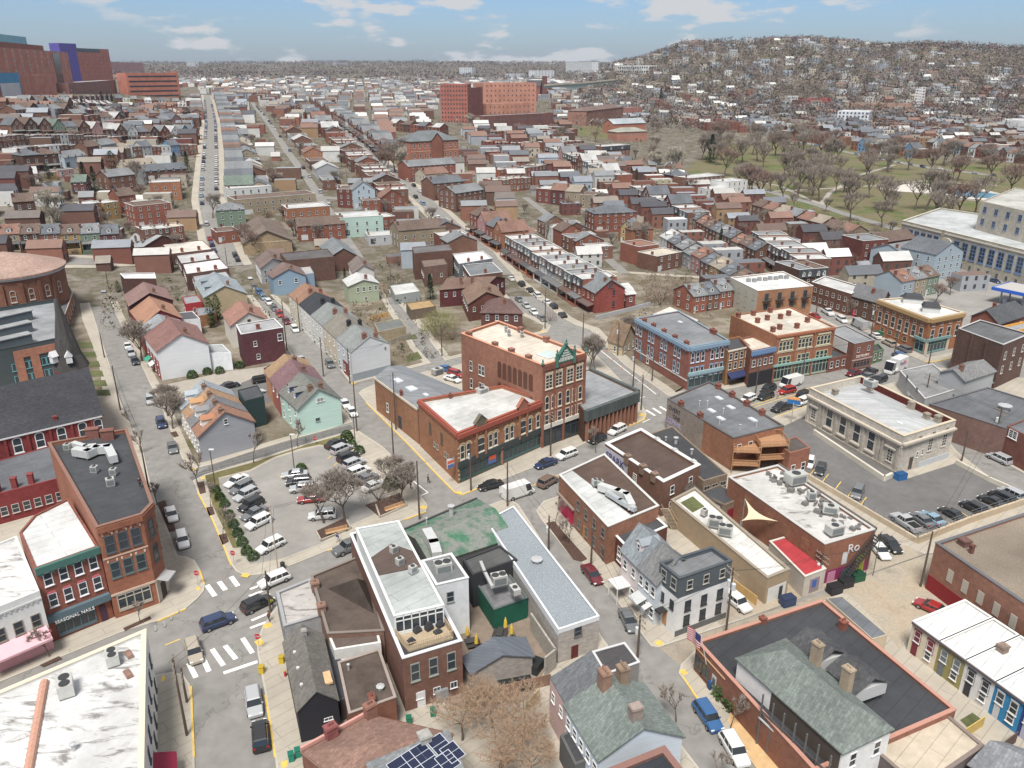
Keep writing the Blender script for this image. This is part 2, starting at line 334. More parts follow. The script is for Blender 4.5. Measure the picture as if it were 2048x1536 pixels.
 def rot(s,i):
  a,b,d,L,n_=s.edge(i); return math.atan2(n_.y,n_.x)+math.pi/2
 def win(s,i,t,z,w,h,st='dh',col=WHI,pane=True,off=.02):
  p=s.pos(i,t,off); g=wloc(s.root); a,b=WIN[st if pane else st+'1']
  o=inst('window',a,s.root,(p.x-g.x,p.y-g.y,s.z+z-g.z),s.rot(i),(w,1,h),col)
  if pane and b: inst('pane',b,o,(0,0,0))
  return o
 def wins(s,i,n,rows,w=1.0,h=1.8,st='dh',col=WHI,a=0.,b=1.,pane=True):
  for z in rows:
   for j in range(n): s.win(i,a+(b-a)*(j+.5)/n,z,w,h,st,col,pane)
 def band(s,i,z0,z1,pr_=.15,name='cornice',col=WHI,m=None,a=0.,b=1.,dent=0):
  A,B_,d,L,n_=s.edge(i); p=A+d*L*a; q=A+d*L*b; mb=MB()
  P=[p+n_*.01,q+n_*.01,q+n_*pr_,p+n_*pr_]
  if not ccw(P): P=P[::-1]
  mb.prism([(x.x,x.y) for x in P],s.z+z0,s.z+z1,0,True,True)
  if dent:
   k=int((b-a)*L/dent)
   for j in range(k):
    c=p+d*(j+.5)*dent+n_*pr_*.45; mb.box((c.x,c.y,s.z+z0-.3),(dent*.4,pr_*.8,.3),math.atan2(d.y,d.x))
  return mb.build(name,m or PNT,s.root,col)
 def panel(s,i,a,b,z0,z1,name='door',col=BLK,m=None,off=.05):
  return s.band(i,z0,z1,off,name,col,m,a,b)
 def store(s,i,a,b,z0,z1,n,col=DGR,name='shopfront'):
  A,B_,d,L,n_=s.edge(i); fr=MB(); p=A+d*L*a; w=(b-a)*L; ang=math.atan2(d.y,d.x)
  for j in range(n+1):
   c=p+d*w*j/n+n_*.06; fr.box((c.x,c.y,s.z+z0),(.13,.14,z1-z0),ang)
  for zz_ in (z0,z0+(z1-z0)*.72,z1-.12):
   c=p+d*w/2+n_*.055; fr.box((c.x,c.y,s.z+zz_),(w,.11,.12 if zz_>z0 else .45),ang)
  o=fr.build(name,PNT,s.root,col)
  g=MB(); q0=p+n_*.03; q1=p+d*w+n_*.03
  g.add([(q0.x,q0.y,s.z+z0),(q1.x,q1.y,s.z+z0),(q1.x,q1.y,s.z+z1),(q0.x,q0.y,s.z+z1)],[(0,1,2,3)]); g.build('pane',GLS,o); return o
 def awning(s,i,a,b,z,dep=1.3,drop=.7,col=DGR,name='awning'):
  A,B_,d,L,n_=s.edge(i); p=A+d*L*a; q=A+d*L*b; m=MB(); P=[(p+n_*.03,z),(q+n_*.03,z),(q+n_*dep,z-drop),(p+n_*dep,z-drop)]
  vs=[(w.x,w.y,s.z+t) for w,t in P]+[(w.x,w.y,s.z+t-.05) for w,t in P]+[(w.x,w.y,s.z+z-drop-.3) for w,t in P[2:]]
  m.add(vs,[(0,1,2,3),(4,7,6,5),(2,3,9,8),(0,3,7,4),(1,2,6,5)]); return m.build(name,PNT,s.root,col)
 def chim(s,u,v,z=None,w=.7,h=1.6,col=RED,d=None,pots=2):    # u,v: 0..1 in the footprint (edge 0 direction, edge 3 direction)
  P=s.P; p=P[0].lerp(P[1],u).lerp(P[3].lerp(P[2],u),v) if s.n==4 else P[0].lerp(P[2],u)
  ang=math.atan2((P[1]-P[0]).y,(P[1]-P[0]).x); z=s.rz if z is None else z
  m=MB(); d=d or w; m.box((p.x,p.y,z-.5),(w,d,h+.5),ang); m.box((p.x,p.y,z+h-.25),(w+.16,d+.16,.15),ang)
  for k in range(pots): m.lathe((p.x+math.cos(ang)*(k-(pots-1)/2)*.34,p.y+math.sin(ang)*(k-(pots-1)/2)*.34,z+h),[(.14,0),(.12,.3)],6)
  return m.build('chimney',BRICK,s.roof,col)
 def at(s,u,v):
  P=s.P; return P[0].lerp(P[1],u).lerp(P[3].lerp(P[2],u),v)
 def text(s,i,t,z,txt,size,col=WHI,name='sign_lettering',th=.03,off=.08,parent=None,shear=0):
  return lettering(txt,size,s.pos(i,t,off),s.z+z,s.rot(i),parent or s.root,col,name,th,shear)
 def vent(s,u,v,r=.1,h=.6,col=(.5,.5,.5)):
  p=s.at(u,v); m=MB(); m.tube((p.x,p.y,s.rz-.1),(p.x,p.y,s.rz+h),r,k=8); m.lathe((p.x,p.y,s.rz+h),[(r*1.7,0),(r*1.7,.08),(r*.3,.16)],8); return m.build('roof_vent',MET,s.roof,col)
 def skyl(s,u,v,w=.9,l=1.4,z=None,tilt=0):
  p=s.at(u,v); ang=math.atan2((s.P[1]-s.P[0]).y,(s.P[1]-s.P[0]).x); z=s.rz if z is None else z
  m=MB(); m.box((p.x,p.y,z-.2),(l,w,.4),ang); o=m.build('skylight',PNT,s.roof,(.55,.57,.58)); g=MB(); g.box((p.x,p.y,z+.21),(l-.2,w-.2,.04),ang); g.build('pane',PNT,o,(.5,.53,.56)); return o
def lettering(txt,size,p,z,rz,parent,col,name,th=.03,shear=0,tilt=90):
 cu=bpy.data.curves.new('lettering','FONT'); cu.body=txt; cu.size=size; cu.extrude=th; cu.align_x='CENTER'; cu.align_y='CENTER'; cu.shear=shear
 o=bpy.data.objects.new('t',cu); COL.objects.link(o); dg=bpy.context.evaluated_depsgraph_get(); me=bpy.data.meshes.new_from_object(o.evaluated_get(dg)); bpy.data.objects.remove(o)
 me.materials.clear(); me.materials.append(PNT)
 t=bpy.data.objects.new(name,me); COL.objects.link(t); t.color=(*col,1); g=wloc(parent) if parent else Vector((0,0,0)); t.parent=parent
 t.location=(p.x-g.x,p.y-g.y,z-g.z); t.rotation_euler=(R(tilt),0,rz); return t
def inset(Q,d):
 k=len(Q); out=[]
 for i in range(k):
  a,b,c=Q[i-1],Q[i],Q[(i+1)%k]; d1=(b-a).normalized(); d2=(c-b).normalized(); n1=Vector((-d1.y,d1.x)); n2=Vector((-d2.y,d2.x)); m=(n1+n2)
  m=m/max(.3,(1+n1.dot(n2))); out.append(b+m*d)
 return out
# dormer as a part of a house: front centre p (2D), outward direction n_, base z, with its own window sub-part
def dormer(bd,p,n_,z,w=1.5,h=1.6,dep=2.2,wall=(.5,.5,.48),roofc=RSLT,g=.6,arch=False,pane=False):
 d=Vector((-n_.y,n_.x)); m=MB(); A=p-d*w/2; C=p+d*w/2; A2=A-n_*dep; C2=C-n_*dep; r1=p; r2=p-n_*dep
 m.add([(A.x,A.y,z),(C.x,C.y,z),(C.x,C.y,z+h),(A.x,A.y,z+h),(r1.x,r1.y,z+h+g),(A2.x,A2.y,z),(C2.x,C2.y,z),(C2.x,C2.y,z+h),(A2.x,A2.y,z+h)],[(0,1,2,4,3),(1,6,7,2),(5,0,3,8)],0)
 for q,q2,s_ in((A,A2,-1),(C,C2,1)):
  o=d*.18*s_; vs=[(r1+n_*.15,z+h+g+.05),(q+o+n_*.15,z+h-.1),(q2+o,z+h-.1),(r2,z+h+g+.05)]
  m.add([(w_.x,w_.y,t) for w_,t in vs]+[(w_.x,w_.y,t-.1) for w_,t in vs],[(0,1,2,3),(4,7,6,5),(0,4,5,1),(1,5,6,2)],1)
 off=wloc(bd.roof)
 o=m.build('dormer',[dormer_mat(wall),dormer_mat(roofc)],bd.roof)
 rz=math.atan2(n_.y,n_.x)+math.pi/2
 inst('window',WIN['dh1'][0],o,(p.x+n_.x*.03-off.x,p.y+n_.y*.03-off.y,z+.3-off.z),rz,(w*.55,1,h*.72),WHI); return o
def dormer_mat(c):
 return mat('dormer_mat_%d'%(hash_c(c)),c,amt=.15,rough=.8)
def hash_c(c): return int(c[0]*97)*10000+int(c[1]*97)*100+int(c[2]*97)
def HB(u,v,vb):      # height whose top shows at (u,v) and whose foot shows at row vb
 lo,hi=0.,60.
 for _ in range(30):
  m=(lo+hi)/2; p=at(u,v,m)
  if pr((p.x,p.y,0))[1]<vb: lo=m
  else: hi=m
 return lo
def off(p,ang,d): return Vector((p[0]+math.cos(R(ang))*d,p[1]+math.sin(R(ang))*d))
BU=42.; CR=-67.5   # bearings of the main street and of the side streets
def vis(b,i):
 a,c,d,L,n_=b.edge(i); m=(a+c)/2; return n_.dot(-m)>0
# ================================================================ NEAR BUILDINGS
# --- bottom left, worn white roof
h=8.5; c1=xy(at(292,1259,h)); p0=off(c1,BU+180,42);
b=B('commercial_building','white two-storey building with worn white roof split by a tile ridge, bottom left corner',[p0,c1,off(c1,CR,34),off(p0,CR,34)],h,STUC,WHI,rm=DIRT,rc=(.58,.58,.57),cope=(.62,.54,.42),world=True,par=.35,thick=.45)
b.wins(1,6,(1.2,4.8),.9,1.7,'dh',DGR,.02,.55)
m=MB(); a=b.at(.745,.04); c=b.at(.745,.96); m.tube((a.x,a.y,b.rz+.15),(c.x,c.y,b.rz+.15),.42,k=8)
for k in range(40):
 q=a.lerp(c,(k+.5)/40);
 m.tube((q.x,q.y,b.rz+.15),(q.x+(c-a).x*.006,q.y+(c-a).y*.006,b.rz+.15),.46,k=8)
m.build('ridge_tile',PNT,b.roof,(.48,.27,.2))
m=MB(); a=b.at(.49,.02); c=b.at(.49,.98); ang=math.atan2((c-a).y,(c-a).x); q=(a+c)/2; m.box((q.x,q.y,b.rz),((c-a).length,.55,.35),ang); m.build('parapet',PNT,b.roof,(.62,.54,.42))
for u,v in((.955,.09),(.955,.19)): b.chim(u,v,w=.5,d=1.3,h=.35,pots=0,col=(.36,.2,.15))
b.vent(.84,.42,.2,.8); b.awning(1,.42,.62,3.2,2.2,.7,(.25,.02,.05))
WB=b
# --- left shops
h=HB(192,1056,1239)
b=B('corner_building','three-storey orange brick corner building with black roof full of ducts, beside the left street',[(96,886),(192,1056),(284,1029),(306,1006),(254,858)],h,BRICK,(.40,.14,.07),rm=MEMB,rc=(.065,.068,.075),par=.5,cope=(.22,.12,.09),thick=.35)
BH=b
b.wins(1,3,(h-4.2,),1.25,2.6,'dh',DGR,.07,.93); b.wins(1,3,(h-8.1,),1.2,2.4,'dh',(.10,.14,.14),.07,.93)
for t in(.19,.5,.81):
 for z,w in((h-1.5,.5),(h-5.6,.5)):
  for s_ in(-.1,.1): b.band(1,z,z+.35,.09,'quoin',(.55,.42,.33),a=t+s_-.02,b=t+s_+.02)
b.store(1,.12,.86,1.0,3.6,4,(.4,.36,.31)); b.band(1,3.7,4.0,.12,'stone_band',(.5,.4,.32))
b.band(1,h-.9,h-.1,.22,'cornice',(.36,.12,.06),BRICK,dent=.9); b.band(2,h-.9,h-.1,.22,'cornice',(.36,.12,.06),BRICK)
b.wins(2,1,(h-4.3,h-8.2),1.3,2.6,'dh',DGR); b.band(2,.3,3.9,.15,'stone_doorway',(.42,.38,.33)); b.panel(2,.3,.7,.3,2.8,'door',(.05,.04,.04),off=.2)
b.awning(2,.1,.9,3.9,1.7,.2,(.32,.32,.32),'entrance_canopy')
b.wins(3,9,(h-4.2,h-8),1.1,2.3,'dh',DGR); b.band(1,h-5,h-4.8,.08,'stone_band',(.5,.36,.28));
for u,v,hh in((.12,.94,1.4),(.05,.98,1.2)):pass
m=MB();
for k,(u,v) in enumerate(((186,870),(216,873))):
 p=at(u,v,h); m.box((p.x,p.y,b.rz-.2),(1.9,1.,1.9),R(15)); m.box((p.x,p.y,b.rz+1.6),(2.1,1.2,.15),R(15))
m.build('chimney',BRICK,b.roof,(.30,.12,.09))
h=HB(198,1095,1239)
b=B('shop_building','red brick building with white roof, green cornice and white window frames over a nail shop',[(38,1065),(68,1137),(197,1092),(137,996),(68,1030)],h,BRICK,(.33,.10,.06),rm=MEMB,rc=(.68,.69,.68),par=.25,thick=.3)
b.wins(1,4,(h-3.1,h-6.3),1.05,2.,'dh',(.72,.70,.72),.04,.98)
for z in(h-3.1,h-6.3):
 for j in range(4):
  t=.04+.94*(j+.5)/4; b.band(1,z+2.02,z+2.25,.1,'lintel',(.50,.12,.16),a=t-.06,b=t+.06)
b.band(1,h-.9,h+.05,.5,'cornice',(.06,.14,.12),dent=1.2);
b.band(1,3.3,4.3,.6,'shop_fascia',(.10,.145,.17)); b.store(1,.12,.72,.5,3.2,5,(.10,.145,.17)); b.panel(1,.80,.9,.2,2.7,'door',(.06,.03,.05),off=.1)
b.text(1,.40,3.15,'SEASONAL NAILS',.62,(.75,.75,.75),off=.66)
NAIL=b
h=HB(78,1180,1297)
b=B('shop_building','white upper-storey shop with pink awning and pink ground floor, left edge',[(33,1071),(-70,1112),(-70,1240),(79,1181)],h,STUC,(.62,.62,.60),rm=DIRT,rc=(.62,.62,.61),par=.3)
b.wins(2,4,(4.2,),1.1,1.9,'dh',(.25,.22,.18),.0,.98); b.band(2,h-1.2,h-.95,.12,'stone_band',(.5,.5,.48),dent=.6)
b.band(2,.2,3.5,.12,'shop_wall',(.62,.34,.38)); b.store(2,.05,.95,.6,3.0,8,(.66,.36,.42)); b.awning(2,.0,.97,4.0,1.9,1.0,PNK); b.text(2,.86,3.55,'cake Café',.55,(.35,.12,.16),off=1.05,shear=.3)
PINK=b
# --- church with gothic windows, its low wing, the spire
nv=B('church','red brick church with dark shingle roof and white gothic windows',[(-120,905),(203,830),(168,742),(-90,800)],9.0,BRICK,(.27,.03,.03),'gable',SHIN,(.055,.056,.065),rise=5.,axis=0,over=.3,cat='church')
for t in [.44,.58,.72,.86,.965]:
 nv.win(0,t,5.5,1.5,3.0,'arch',(.66,.68,.68))
for t in [.37,.51,.65,.79,.925]: nv.band(0,3,8.6,.25,'buttress',(.29,.035,.03),BRICK,a=t-.008,b=t+.008)
nv.band(0,8.7,9.,.35,'gutter',(.6,.6,.6)); nv.chim(.7,.05,h=1.4,w=.6,pots=0,col=(.3,.05,.04))
lw=B('church_wing','low red brick church wing with grey roof and three red chimneys',[(-90,945),(-90,1010),(122,955),(105,890)],5.6,BRICK,(.27,.03,.03),rm=MEMB,rc=(.13,.135,.15),par=.1,cat='church')
lw.wins(1,6,(1.5,),1.1,1.6,'dh',(.45,.42,.40),.35,1);
for u in(.4,.56,.72):
 a,c_,d,L,n_=lw.edge(1); q=a+d*L*u-n_*1; m=MB(); m.box((q.x,q.y,5.),(.8,.8,2.2),R(15)); m.box((q.x,q.y,7.2),(.95,.95,.15),R(15)); m.build('chimney',BRICK,lw.roof,(.3,.045,.04))
p=at(142,735,9); sp_=thing('church_spire','tall dark slate church spire with a small white gothic dormer','spire',(p.x,p.y,0))
m=MB(); m.box((p.x,p.y,-.2),(6.2,6.2,9.4),R(28)); m.build('wall',BRICK,sp_,(.27,.03,.03))
m=MB(); m.lathe((p.x,p.y,9.2),[(3.9,0),(2.7,3.),(.1,16)],8); m.build('roof',SHIN,sp_,(.085,.078,.075))
for a in(-60,-120):
 q=off(p,a,3.3); dm=MB(); dm.box((q.x,q.y,11.2),(1.2,1.2,1.5),R(a)); dm.add([(q.x+x*math.cos(R(a+90))+y*math.cos(R(a)),q.y+x*math.sin(R(a+90))+y*math.sin(R(a)),z) for x,y,z in((-.8,.7,12.6),(.8,.7,12.6),(0,.7,13.8),(-.8,-.8,12.6),(.8,-.8,12.6),(0,-.8,13.8))],[(0,1,2),(0,2,5,3),(1,4,5,2)]); dm.build('dormer',PNT,sp_,(.6,.6,.6))
# --- modern grey and orange housing
b=B('apartment_building','modern charcoal and orange-brick apartment building with grey roof terraces, left edge',[(-60,625),(-60,712),(118,676),(110,598)],HB(118,686,767),STUC,(.06,.075,.08),rm=MEMB,rc=(.27,.28,.29),cope=(.05,.055,.06),par=.9)
for t in(.50,.68,.92): b.band(1,0,9.,.18,'brick_panel',(.48,.20,.12),BRICK,a=t-.05,b=t+.05)
b.band(1,7.4,9.2,.2,'brick_panel',(.48,.20,.12),BRICK,a=.45,b=.98); b.wins(1,6,(1.5,4.5),1.8,1.8,'big',(.12,.3,.33),.4,1)
for k in range(3):
 q0=at(-50,688-k*23,12); q1=at(58,664-k*23,12)
 b2=MB(); d=(xy(q1)-xy(q0)); c=(q0+q1)/2; b2.box((c.x,c.y,b.rz),(d.length,2.6,2.4),math.atan2(d.y,d.x)); o=b2.build('roof_pavilion',STUC,b.root,(.10,.12,.13)); b3=MB(); b3.box((c.x,c.y,b.rz+2.4),(d.length+.4,3.,.2),math.atan2(d.y,d.x)); b3.build('roof',MEMB,o,(.33,.34,.34))
# --- rotunda church
p=at(18,560,12); rt=thing('church','round brick church with shallow terracotta-coloured conical roof','church',(p.x,p.y,0)); rr=(at(113,560,8)-at(18,560,8)).length
m=MB(); m.lathe((p.x,p.y,-.3),[(rr,0),(rr,15.6)],22); m.build('wall',BRICK,rt,(.28,.115,.065))
m=MB(); m.lathe((p.x,p.y,15.3),[(rr+.7,0),(rr+.7,.5),(rr*.5,3.2),(.1,5.2)],32); o=m.build('roof',SHIN,rt,(.42,.27,.21));
m=MB(); m.lathe((p.x,p.y,14.7),[(rr+.3,0),(rr+.6,.9)],32); m.build('cornice',PNT,rt,(.4,.42,.43))
for a in(-102,-84,-66,-48,-30,-12):
 q=off(p,a,rr); m=MB(); m.box((q.x,q.y,0),(.9,.9,13.8),R(a)); m.build('buttress',BRICK,rt,(.26,.105,.06))
 q=off(p,a+9,rr*math.cos(R(4))+.02); inst('window',WIN['arch'][0],rt,(q.x-p.x,q.y-p.y,8.6),R(a+99),(1.5,1,3.4),(.45,.42,.38))
b=B('parish_house','long low brick parish house beside the round church',[(118,612),(123,648),(146,586),(136,566)],5.,BRICK,(.30,.13,.08),rm=MEMB,rc=(.12,.12,.13),par=.3,cope=(.4,.36,.3))
b.wins(1,7,(1.6,),1.,1.8,'dh',(.5,.46,.4)); b.wins(0,1,(1.6,),1,1.8)
# --- central block
h=HB(1172,706,866); T4_=h
b=B('commercial_building','tall four-storey brick building with cream roof and green pediment',[(922,667),(1085,731),(1172,706),(997,642)],h,BRICK,(.38,.16,.095),rm=MEMB,rc=(.60,.53,.44),cope=(.55,.27,.17),par=.5,thick=.4)
TB=b
for t0,t1 in((.04,.48),(.52,.96)):
 for j in range(2):
  t=t0+(t1-t0)*(j+.5)/2; b.win(1,t,h-5.2,1.9,3.,'grid',(.60,.52,.40)); b.band(1,h-2.2,h-1.7,.12,'lintel',(.58,.46,.33),a=t-.09,b=t+.09)
 for j in range(3): b.win(1,t0+(t1-t0)*(j+.5)/3,h-9.6,1.05,3.,'arch',(.58,.50,.38)); b.win(1,t0+(t1-t0)*(j+.5)/3,h-13.1,1.1,2.6,'dh',(.55,.48,.38))
 b.store(1,t0+.02,t1-.02,.3,3.9,3,(.05,.06,.06)); b.band(1,4.0,4.9,.3,'shop_cornice',(.58,.55,.48),a=t0,b=t1)
for t in(.02,.265,.5,.735,.98): b.band(1,0 if t in(.02,.5,.98) else 4.9,h-.6,.22,'pilaster',(.33,.12,.07),BRICK,a=t-.018,b=t+.018)
b.band(1,h-1.2,h-.2,.3,'cornice',(.30,.10,.06),BRICK,dent=.8)
a,c_,d,L,n_=b.edge(1); q0=a+d*L*.30+n_*.35; q1=a+d*L*.70+n_*.35; q2=(q0+q1)/2; z0=h-.5; pd=MB()
for s_ in(0,-.5):
 pd.add([(q.x+n_.x*s_,q.y+n_.y*s_,z) for q,z in((q0,z0),(q1,z0),(q1,z0+1.1),(q2,z0+3.4),(q0,z0+1.1))],[(0,1,2,3,4) if s_==0 else (4,3,2,1,0)])
pd.add([(q.x+n_.x*s_,q.y+n_.y*s_,z) for s_ in(.1,-.6) for q,z in((q0-d*.3,z0+1.),(q2,z0+3.7),(q1+d*.3,z0+1.),(q0-d*.3,z0+.7),(q2,z0+3.4),(q1+d*.3,z0+.7))],[(0,1,7,6),(1,2,8,7),(0,3,4,1),(1,4,5,2)])
pd.box((q0.x,q0.y,z0-.6),(.55,.55,2.4),0,0); pd.box((q1.x,q1.y,z0-.6),(.55,.55,2.4)); o=pd.build('pediment',PNT,b.root,(.05,.13,.10))
fi=MB()
for q in(q0,q1,q2,a+n_*.1,c_+n_*.1):
 zt=h+(1.4 if q in(q0,q1) else .1 if q is not q2 else 3.1); fi.lathe((q.x,q.y,zt),[(.3,0),(.34,.3),(.12,.5),(.2,.8),(.03,1.2)],8)
fi.build('finial',PNT,b.root,(.06,.14,.11))
for r_,nn,ww in((0,11,.0),(1,9,0),(2,7,0),(3,5,0),(4,3,0)):
 mm=MB()
 for k in range(nn if r_ else 10):
  c=q2+d*(k-((nn if r_ else 10)-1)/2)*.34*(1 if r_ else 1.15)+n_*.04; mm.box((c.x,c.y,z0+.35+r_*.48),(.17,.06,.26 if r_ else .45),math.atan2(d.y,d.x))
 mm.build('pediment_inlay',PNT,o,(.68,.68,.62))
# arcaded balconies on the long side
for z,st_ in((h-6.3,3.6),(h-10.2,2.9)):
 for j in range(7):
  t=.50+j*.062; A_,C_,d_,L_,nn_=b.edge(0); q=A_+d_*L_*t; rc=MB(); w=.62
  pts=[(-w,0),(w,0)]+[(w*math.cos(x),st_-w+w*math.sin(x)) for x in [math.pi*i/8 for i in range(9)]]
  rc.add([(q.x+d_.x*x+nn_.x*.03,q.y+d_.y*x+nn_.y*.03,z+y) for x,y in pts],[tuple(range(len(pts)))]); rc.build('arched_opening',PNT,b.root,(.10,.045,.03))
for t,z in((.13,h-7.5),(.25,h-7.5),(.29,h-7.5),(.13,h-11.5),(.25,h-11.5),(.29,h-11.5),(.4,h-11.5),(.13,h-15),(.27,h-15)): b.win(0,t,z,.85,2.2,'dh',(.6,.57,.52))
for u,v in((.08,.06),(.42,.05),(.62,.05),(.82,.05),(.3,.95),(.6,.95)): b.chim(u,v,h=1.3,w=1.1,d=.9,pots=0,col=(.34,.15,.10))
p=b.at(.83,.5); m=MB(); m.box((p.x,p.y,b.rz-.2),(3.6,3.6,.5),R(BU)); o=m.build('skylight',PNT,b.roof,(.55,.56,.54)); m=MB(); m.box((p.x,p.y,b.rz+.3),(3.1,3.1,.9),R(BU),taper=.02); m.build('pane',PNT,o,(.40,.47,.46))
h=HB(914,869,970)
b=B('commercial_building','two-storey corner brick building with white roof, red cornice and arched windows',[(836,800),(914,868),(1087,800),(1005,771)],h,BRICK,(.42,.18,.08),rm=MEMB,rc=(.56,.56,.54),par=.5,cope=(.29,.08,.055),thick=.45)
CB=b
b.band(1,h-1.0,h-.15,.45,'cornice',(.29,.08,.055),dent=.7); b.band(0,h-.7,h-.15,.3,'cornice',(.29,.08,.055))
for t,w in((.05,1.),(.115,1.),(.25,2.3),(.36,1.),(.42,1.),(.55,1.),(.61,1.),(.74,2.1),(.83,1.),(.93,1.)):
 b.win(1,t,4.7,w,2.9,'arch' if w<2 else 'arch',(.60,.56,.46));
 A_,C_,d_,L_,nn_=b.edge(1); q=A_+d_*L_*t; rc=MB(); k=10; r1=w*.5+.12; r2=r1+.32
 for i in range(k):
  a0,a1=math.pi*i/k,math.pi*(i+1)/k; zc=4.7+2.9-w*.36 if w<2 else 4.7+2.35
  zc=4.7+2.9*.82
  ry=2.9*.18+.12; rc.add([(q.x+d_.x*rx*math.cos(aa)+nn_.x*.08,q.y+d_.y*rx*math.cos(aa)+nn_.y*.08,zc+ryy*math.sin(aa)) for rx,ryy,aa in((r1,ry,a0),(r2,ry+.32,a0),(r2,ry+.32,a1),(r1,ry,a1))],[(0,1,2,3)])
 rc.build('arch_lintel',PNT,b.root,(.56,.40,.22))
for t in(.2,.3,.695,.785):
 b.band(1,3.9,h+.9,.35,'pilaster',(.40,.17,.08),BRICK,a=t-.009,b=t+.009)
A_,C_,d_,L_,nn_=b.edge(1)
for tc_ in(.25,.74):
 q=A_+d_*L_*tc_+nn_*.3; m=MB()
 for s_ in(0,-.5): m.add([(q.x+d_.x*x+nn_.x*s_,q.y+d_.y*x+nn_.y*s_,z) for x,z in((-1.3,h-.2),(1.3,h-.2),(1.3,h+.8),(0,h+2.),(-1.3,h+.8))],[(0,1,2,3,4) if s_==0 else (4,3,2,1,0)])
 m.add([(q.x+d_.x*x+nn_.x*s_,q.y+d_.y*x+nn_.y*s_,z) for s_ in(.12,-.6) for x,z in((-1.6,h+.7),(0,h+2.25),(1.6,h+.7),(-1.6,h+.5),(0,h+1.95),(1.6,h+.5))],[(0,1,7,6),(1,2,8,7),(0,3,4,1),(1,4,5,2)]); m.build('gable_ornament',PNT,b.root,(.13,.11,.08) if tc_<.5 else (.3,.12,.08))
b.band(1,3.7,4.5,.25,'shop_cornice',(.05,.06,.06)); b.band(1,3.2,3.7,.3,'shop_fascia',(.04,.05,.05))
b.store(1,.02,.47,.4,3.2,8,(.05,.10,.09)); b.store(1,.5,.97,.4,3.2,8,(.06,.13,.12)); b.band(1,.1,3.8,.3,'pilaster',(.40,.19,.11),BRICK,a=.475,b=.495); b.band(1,.1,3.8,.3,'pilaster',(.40,.19,.11),BRICK,a=.975,b=.995)
b.panel(1,.33,.42,1.4,3.1,'window_poster',(.09,.14,.3),off=.16); b.panel(1,.335,.415,2.2,3.0,'window_poster',(.55,.10,.04),off=.19)
for t,z,hh in((.32,5.3,2.2),(.62,5.3,2.2)): b.win(0,t,z,.9,hh,'dh',(.10,.07,.05))
for t in(.42,.5,.7,.76): b.win(0,t,3.2,.9,1.,'dh',(.35,.3,.25))
for k in range(6):
 for z in(.8+k*.9,): b.band(1,z if k<3 else z+1.6,(z if k<3 else z+1.6)+.3,.06,'quoin',(.56,.40,.22),a=0,b=.02)
b.chim(.05,.35,h=1.,w=.5,pots=1);
# projecting shop sign at the corner
q=b.pos(0,.985,1.3); s_=thing('blade_sign','blue white and orange projecting sign on the brick corner','sign',(q.x,q.y,3.8)); m=MB(); m.box((q.x,q.y,3.6),(.15,1.6,1.8),R(BU+90)); m.build('sign_panel',PNT,s_,(.60,.60,.62)); m=MB(); m.box((q.x,q.y,3.62),(.18,1.5,.7),R(BU+90)); m.build('sign_stripe',PNT,s_,(.10,.15,.35)); m=MB(); m.box((q.x,q.y,4.5),(.18,1.5,.6),R(BU+90)); m.build('sign_stripe',PNT,s_,(.6,.14,.07)); m=MB(); m.tube((q.x,q.y,5.45),(b.pos(0,.985).x,b.pos(0,.985).y,5.45),.04); m.build('bracket',PNT,s_,DGR)
h=HB(835,820,890)
b=B('commercial_building','low brick building with grey standing-seam roof and three skylights behind the corner building',[(749,757),(835,820),(932,786),(806,733)],h,BRICK,(.40,.18,.085),'gable',RIB,(.22,.23,.24),rise=1.3,axis=0,over=.1)
b.skyl(.35,.32,2.2,2.6,b.rz+.9); b.skyl(.62,.30,2.2,2.6,b.rz+.9); b.skyl(.85,.35,1.2,1.6,b.rz+.9)
for t in(.55,): b.panel(0,t,t+.07,.4,3.2,'door',(.04,.05,.06))
b.win(0,.3,2,1,2,'dh'); b.band(0,h-.1,h+.35,.2,'coping',(.55,.47,.38)); b.chim(.62,.03,h=1.4,w=.5,pots=1)
h=HB(1267,786,845)
b=B('bank_building','low modern building with dark ribbed fascia and tall brown fins',[(1168,823),(1274,784),(1177,739),(1120,758)],h,STUC,(.10,.05,.035),rm=MEMB,rc=(.27,.28,.29),par=.1)
b.band(0,h-2.,h+.3,.9,'fascia',(.09,.105,.10),RIB); b.band(1,h-2.,h+.3,.9,'fascia',(.09,.105,.10),RIB)
for i in(0,1):
 for k in range(13 if i==0 else 9): t=(k+.5)/(13 if i==0 else 9); b.band(i,.1,h-2,.8,'fin',(.26,.13,.09),a=t-.012,b=t+.012)
 b.store(i,.01,.99,.3,h-2.1,12,(.06,.04,.03))
def auto(b,floors,w=.95,h=1.6,st='dh',col=WHI,sp=2.6,pane=True,skip=(),a=.04,bb=.96):
 for i in range(b.n):
  if i in skip or not vis(b,i): continue
  L=b.edge(i)[3]; k=max(1,int(L/sp))
  b.wins(i,k,floors,w,h,st,col,a,bb,pane)
